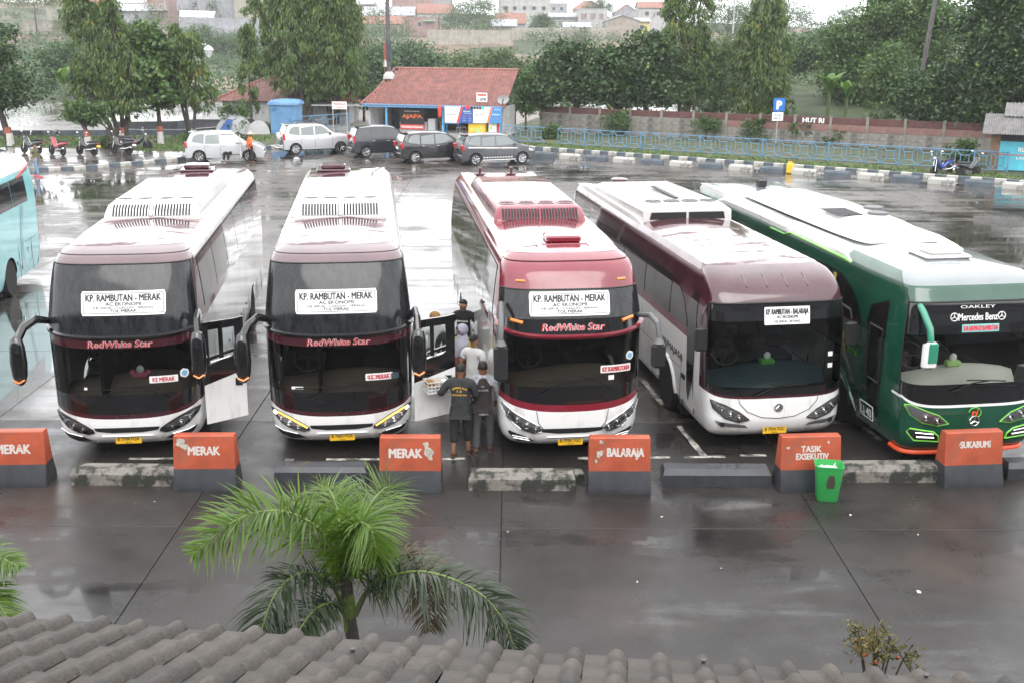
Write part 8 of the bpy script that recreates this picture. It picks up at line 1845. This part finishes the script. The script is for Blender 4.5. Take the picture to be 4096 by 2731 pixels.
frond(pt, [(-1.57, 10, 1.6), (-1.66, 9.75, 1.92), (-1.80, 9.5, 2.0), (-1.93, 9.25, 1.88), (-1.98, 9.1, 1.65)], .40, 'palm_old', 56, .15, .9, .5)
frond(pt, [(-1.50, 10, 1.65), (-1.30, 10.25, 2.0), (-1.0, 10.35, 2.16), (-.80, 10.25, 1.98), (-.78, 10.1, 1.45)], .36, 'palm_dry', 56, .45, .9, .5)
pt.location = (-1.58, 10, -.05)
pl = thing('palm', 'green palm reaching in at the lower left frame edge', 'palm', (-5.1, 9.5, 0))
m = MB(); m.tube([(0, 0, -.05), (0, 0, 1.2), (0, 0, 2.1)], [.09, .075, .05], 10); m.build('trunk', 'palm_trunk', pl)
for e in ([(-5.1, 9.5, 2.0), (-4.85, 9.45, 2.42), (-4.52, 9.35, 2.58), (-4.2, 9.25, 2.50)], [(-5.1, 9.5, 2.0), (-4.8, 9.4, 2.25), (-4.5, 9.25, 2.25), (-4.28, 9.1, 2.02)], [(-5.1, 9.5, 1.9), (-4.9, 9.3, 2.12), (-4.66, 9.1, 2.05), (-4.5, 9.0, 1.8)], [(-5.1, 9.5, 2.0), (-5.3, 9.4, 2.5), (-5.6, 9.3, 2.5)], [(-5.1, 9.5, 2.0), (-5.2, 9.9, 2.5), (-5.3, 10.3, 2.4)]): frond(pl, [(a - .22, b, c) for a, b, c in e], .32, 'palm_young' if e[1][2] != 2.12 else 'palm_dry', 44, .2, .9, .4)
leaf_mat('leaf_bush', (.07, .075, .02), (.20, .17, .045), (.30, .12, .05), trans=.25, nscale=4)
bt = thing('flowering_bush', 'thin stemmed bush with yellow green leaves and small red flowers, bottom right', 'bush', (3.3, 9.0, 0)); tips = []
for k in range(9):
    a = k * 2.1; r = random.uniform(.06, .30); z = random.uniform(1.80, 2.12); m = MB(); tip = Vector((r * math.cos(a) * 1.1, r * math.sin(a) * .8, z)); m.tube([(0, 0, .0), (.2 * r * math.cos(a), .2 * r * math.sin(a), 1.2), tip * 1 - Vector((0, 0, .2)) - Vector((tip.x, tip.y, 0)) * .3, tip], [.016, .012, .008, .005], 5); m.build('stem', 'bark', bt); tips += [tip + Vector((random.uniform(-.07, .07), random.uniform(-.07, .07), random.uniform(-.22, .03))) for _ in range(6)]
P = np.array([tuple(t_ + Vector((random.gauss(0, .035), random.gauss(0, .035), random.gauss(0, .03)))) for t_ in tips for _ in range(11)]); A = unit(rng.normal(size=P.shape) + np.array([0, 0, .5])); leaf_object('foliage', P, A, .066 * rng.uniform(.7, 1.3, len(P)), .018, 'leaf_bush', bt)
for k in range(7): p = tips[k * 7] - Vector((0, 0, random.uniform(.05, .2))); m = MB(); m.loft([[p + Vector((r * math.cos(a), r * math.sin(a), z)) for a in [2 * PI * q / 7 for q in range(7)]] for z, r in ((0, .005), (.02, .02), (.035, .012))], caps=True); m.build('flower', 'flower_red', bt)
# ------------------------------------------------------------------ the tiled roof below the window
mat('cement_tile', (.066, .055, .045), .66, objvar=.30, var=.35, vscale=6, bump=.6, bscale=45, grime=((.026, .023, .019), 3.2, .46, .62))
def cement_tile(w, d):
    m = MB(); N = 14; prof = []
    for i in range(N + 1):
        u = i / N; z = .052 * math.sin((u - .52) / .48 * PI) ** .75 if u > .52 and u < 1 else 0.0
        prof.append((u * w, z))
    # front skirt, lower edge proud of the course below
    rows = [[(x, .004, z * .55 - .030) for x, z in prof], [(x, .0, z + .010) for x, z in prof], [(x, .010, z + .018) for x, z in prof], [(x, d * .5, z + .004) for x, z in prof], [(x, d * 1.06, z - .010) for x, z in prof]]
    m.grid(rows); return m.mesh('roof_tile', 'cement_tile', 60)
rf = thing('tiled_roof', 'grey cement tiled roof edge along the bottom of the view', 'roof', (-3.6, 7.15, 3.17))
yaw = math.atan2(-.81, 6.89); U = Vector((math.cos(yaw), math.sin(yaw), 0)); bk = Vector((math.sin(yaw) * .8 - .02, -math.cos(yaw), 0)).normalized(); V = Vector((bk.x * math.cos(R(20)), bk.y * math.cos(R(20)), math.sin(R(20)))); Nn = (-U.cross(V)).normalized()
ctm = cement_tile(.275, .38); mt = Matrix((U, V, U.cross(V).normalized())).transposed()
if mt.col[2].z < 0 if hasattr(mt, 'col') else False: pass
E_ = U.cross(V)
sgn = 1 if E_.z > 0 else -1
for j in range(8):
    for i in range(-5, 29):
        p = U * (i * .275 + random.uniform(-.006, .006)) + V * (j * .38 + random.uniform(-.016, .016)); o = bpy.data.objects.new('roof_tile', ctm); COL.objects.link(o); o.parent = rf
        W3 = (E_ * sgn).normalized(); B = Matrix(((U.x, V.x, W3.x), (U.y, V.y, W3.y), (U.z, V.z, W3.z)))
        o.matrix_local = Matrix.Translation(p + W3 * (.0 + random.uniform(-.003, .003))) @ B.to_4x4() @ Matrix.Rotation(random.uniform(-.022, .022), 4, 'Z')
for i, j in ((1, 2), (9, 1), (17, 0), (22, 0)):
    p = U * (i * .275 + .21) + V * (j * .38 + .2) + (E_ * sgn).normalized() * .06; m = MB(); m.cyl((0, 0, 0), .014, .02, 'Z', 8); m.cyl((0, 0, .015), .022, .006, 'Z', 8); m.build('roof_screw', 'rusty_steel', rf, tuple(p))
m = MB(); c0 = U * -1.3 + V * .02; c1 = U * 8.1 + V * .02
m.prism([(0, -.02), (.05, -.02), (.05, -.2), (0, -.2)], lambda u, v, q: tuple(c0.lerp(c1, q) + Vector((0, -u, v - .02))), 0, 1); m.build('fascia', 'wood', rf, smooth=None)
m = MB(); m.prism([(0, -.06), (3.2, -.06), (3.2, -.1), (0, -.1)], lambda u, v, q: tuple(c0.lerp(c1, q) + V * u * 1.0 + Vector((0, 0, v))), 0, 1); m.build('roof_deck', 'stall_dark', rf, smooth=None)
# ------------------------------------------------------------------ the terminal building we look out from, at the viewer's back
tb = thing('terminal_building', 'two storey terminal building whose upper window the view is taken from', 'building', (0, -.7, 0))
m = MB(); m.box((0, -6, 4.4), (96, 11, 8.8)); m.build('wall', 'grey_wall', tb, smooth=None)
m = MB(); m.box((0, -5.5, 8.95), (98, 13.2, .28)); m.build('roof_slab', 'plaster', tb, smooth=None)
for k in range(12):
    if k in (5, 6): continue
    for z in (1.6, 6.3): m = MB(); m.box((-44 + k * 8, -.48, z), (5.0, .1, 1.9)); m.build('window', 'car_glass', tb, smooth=None)
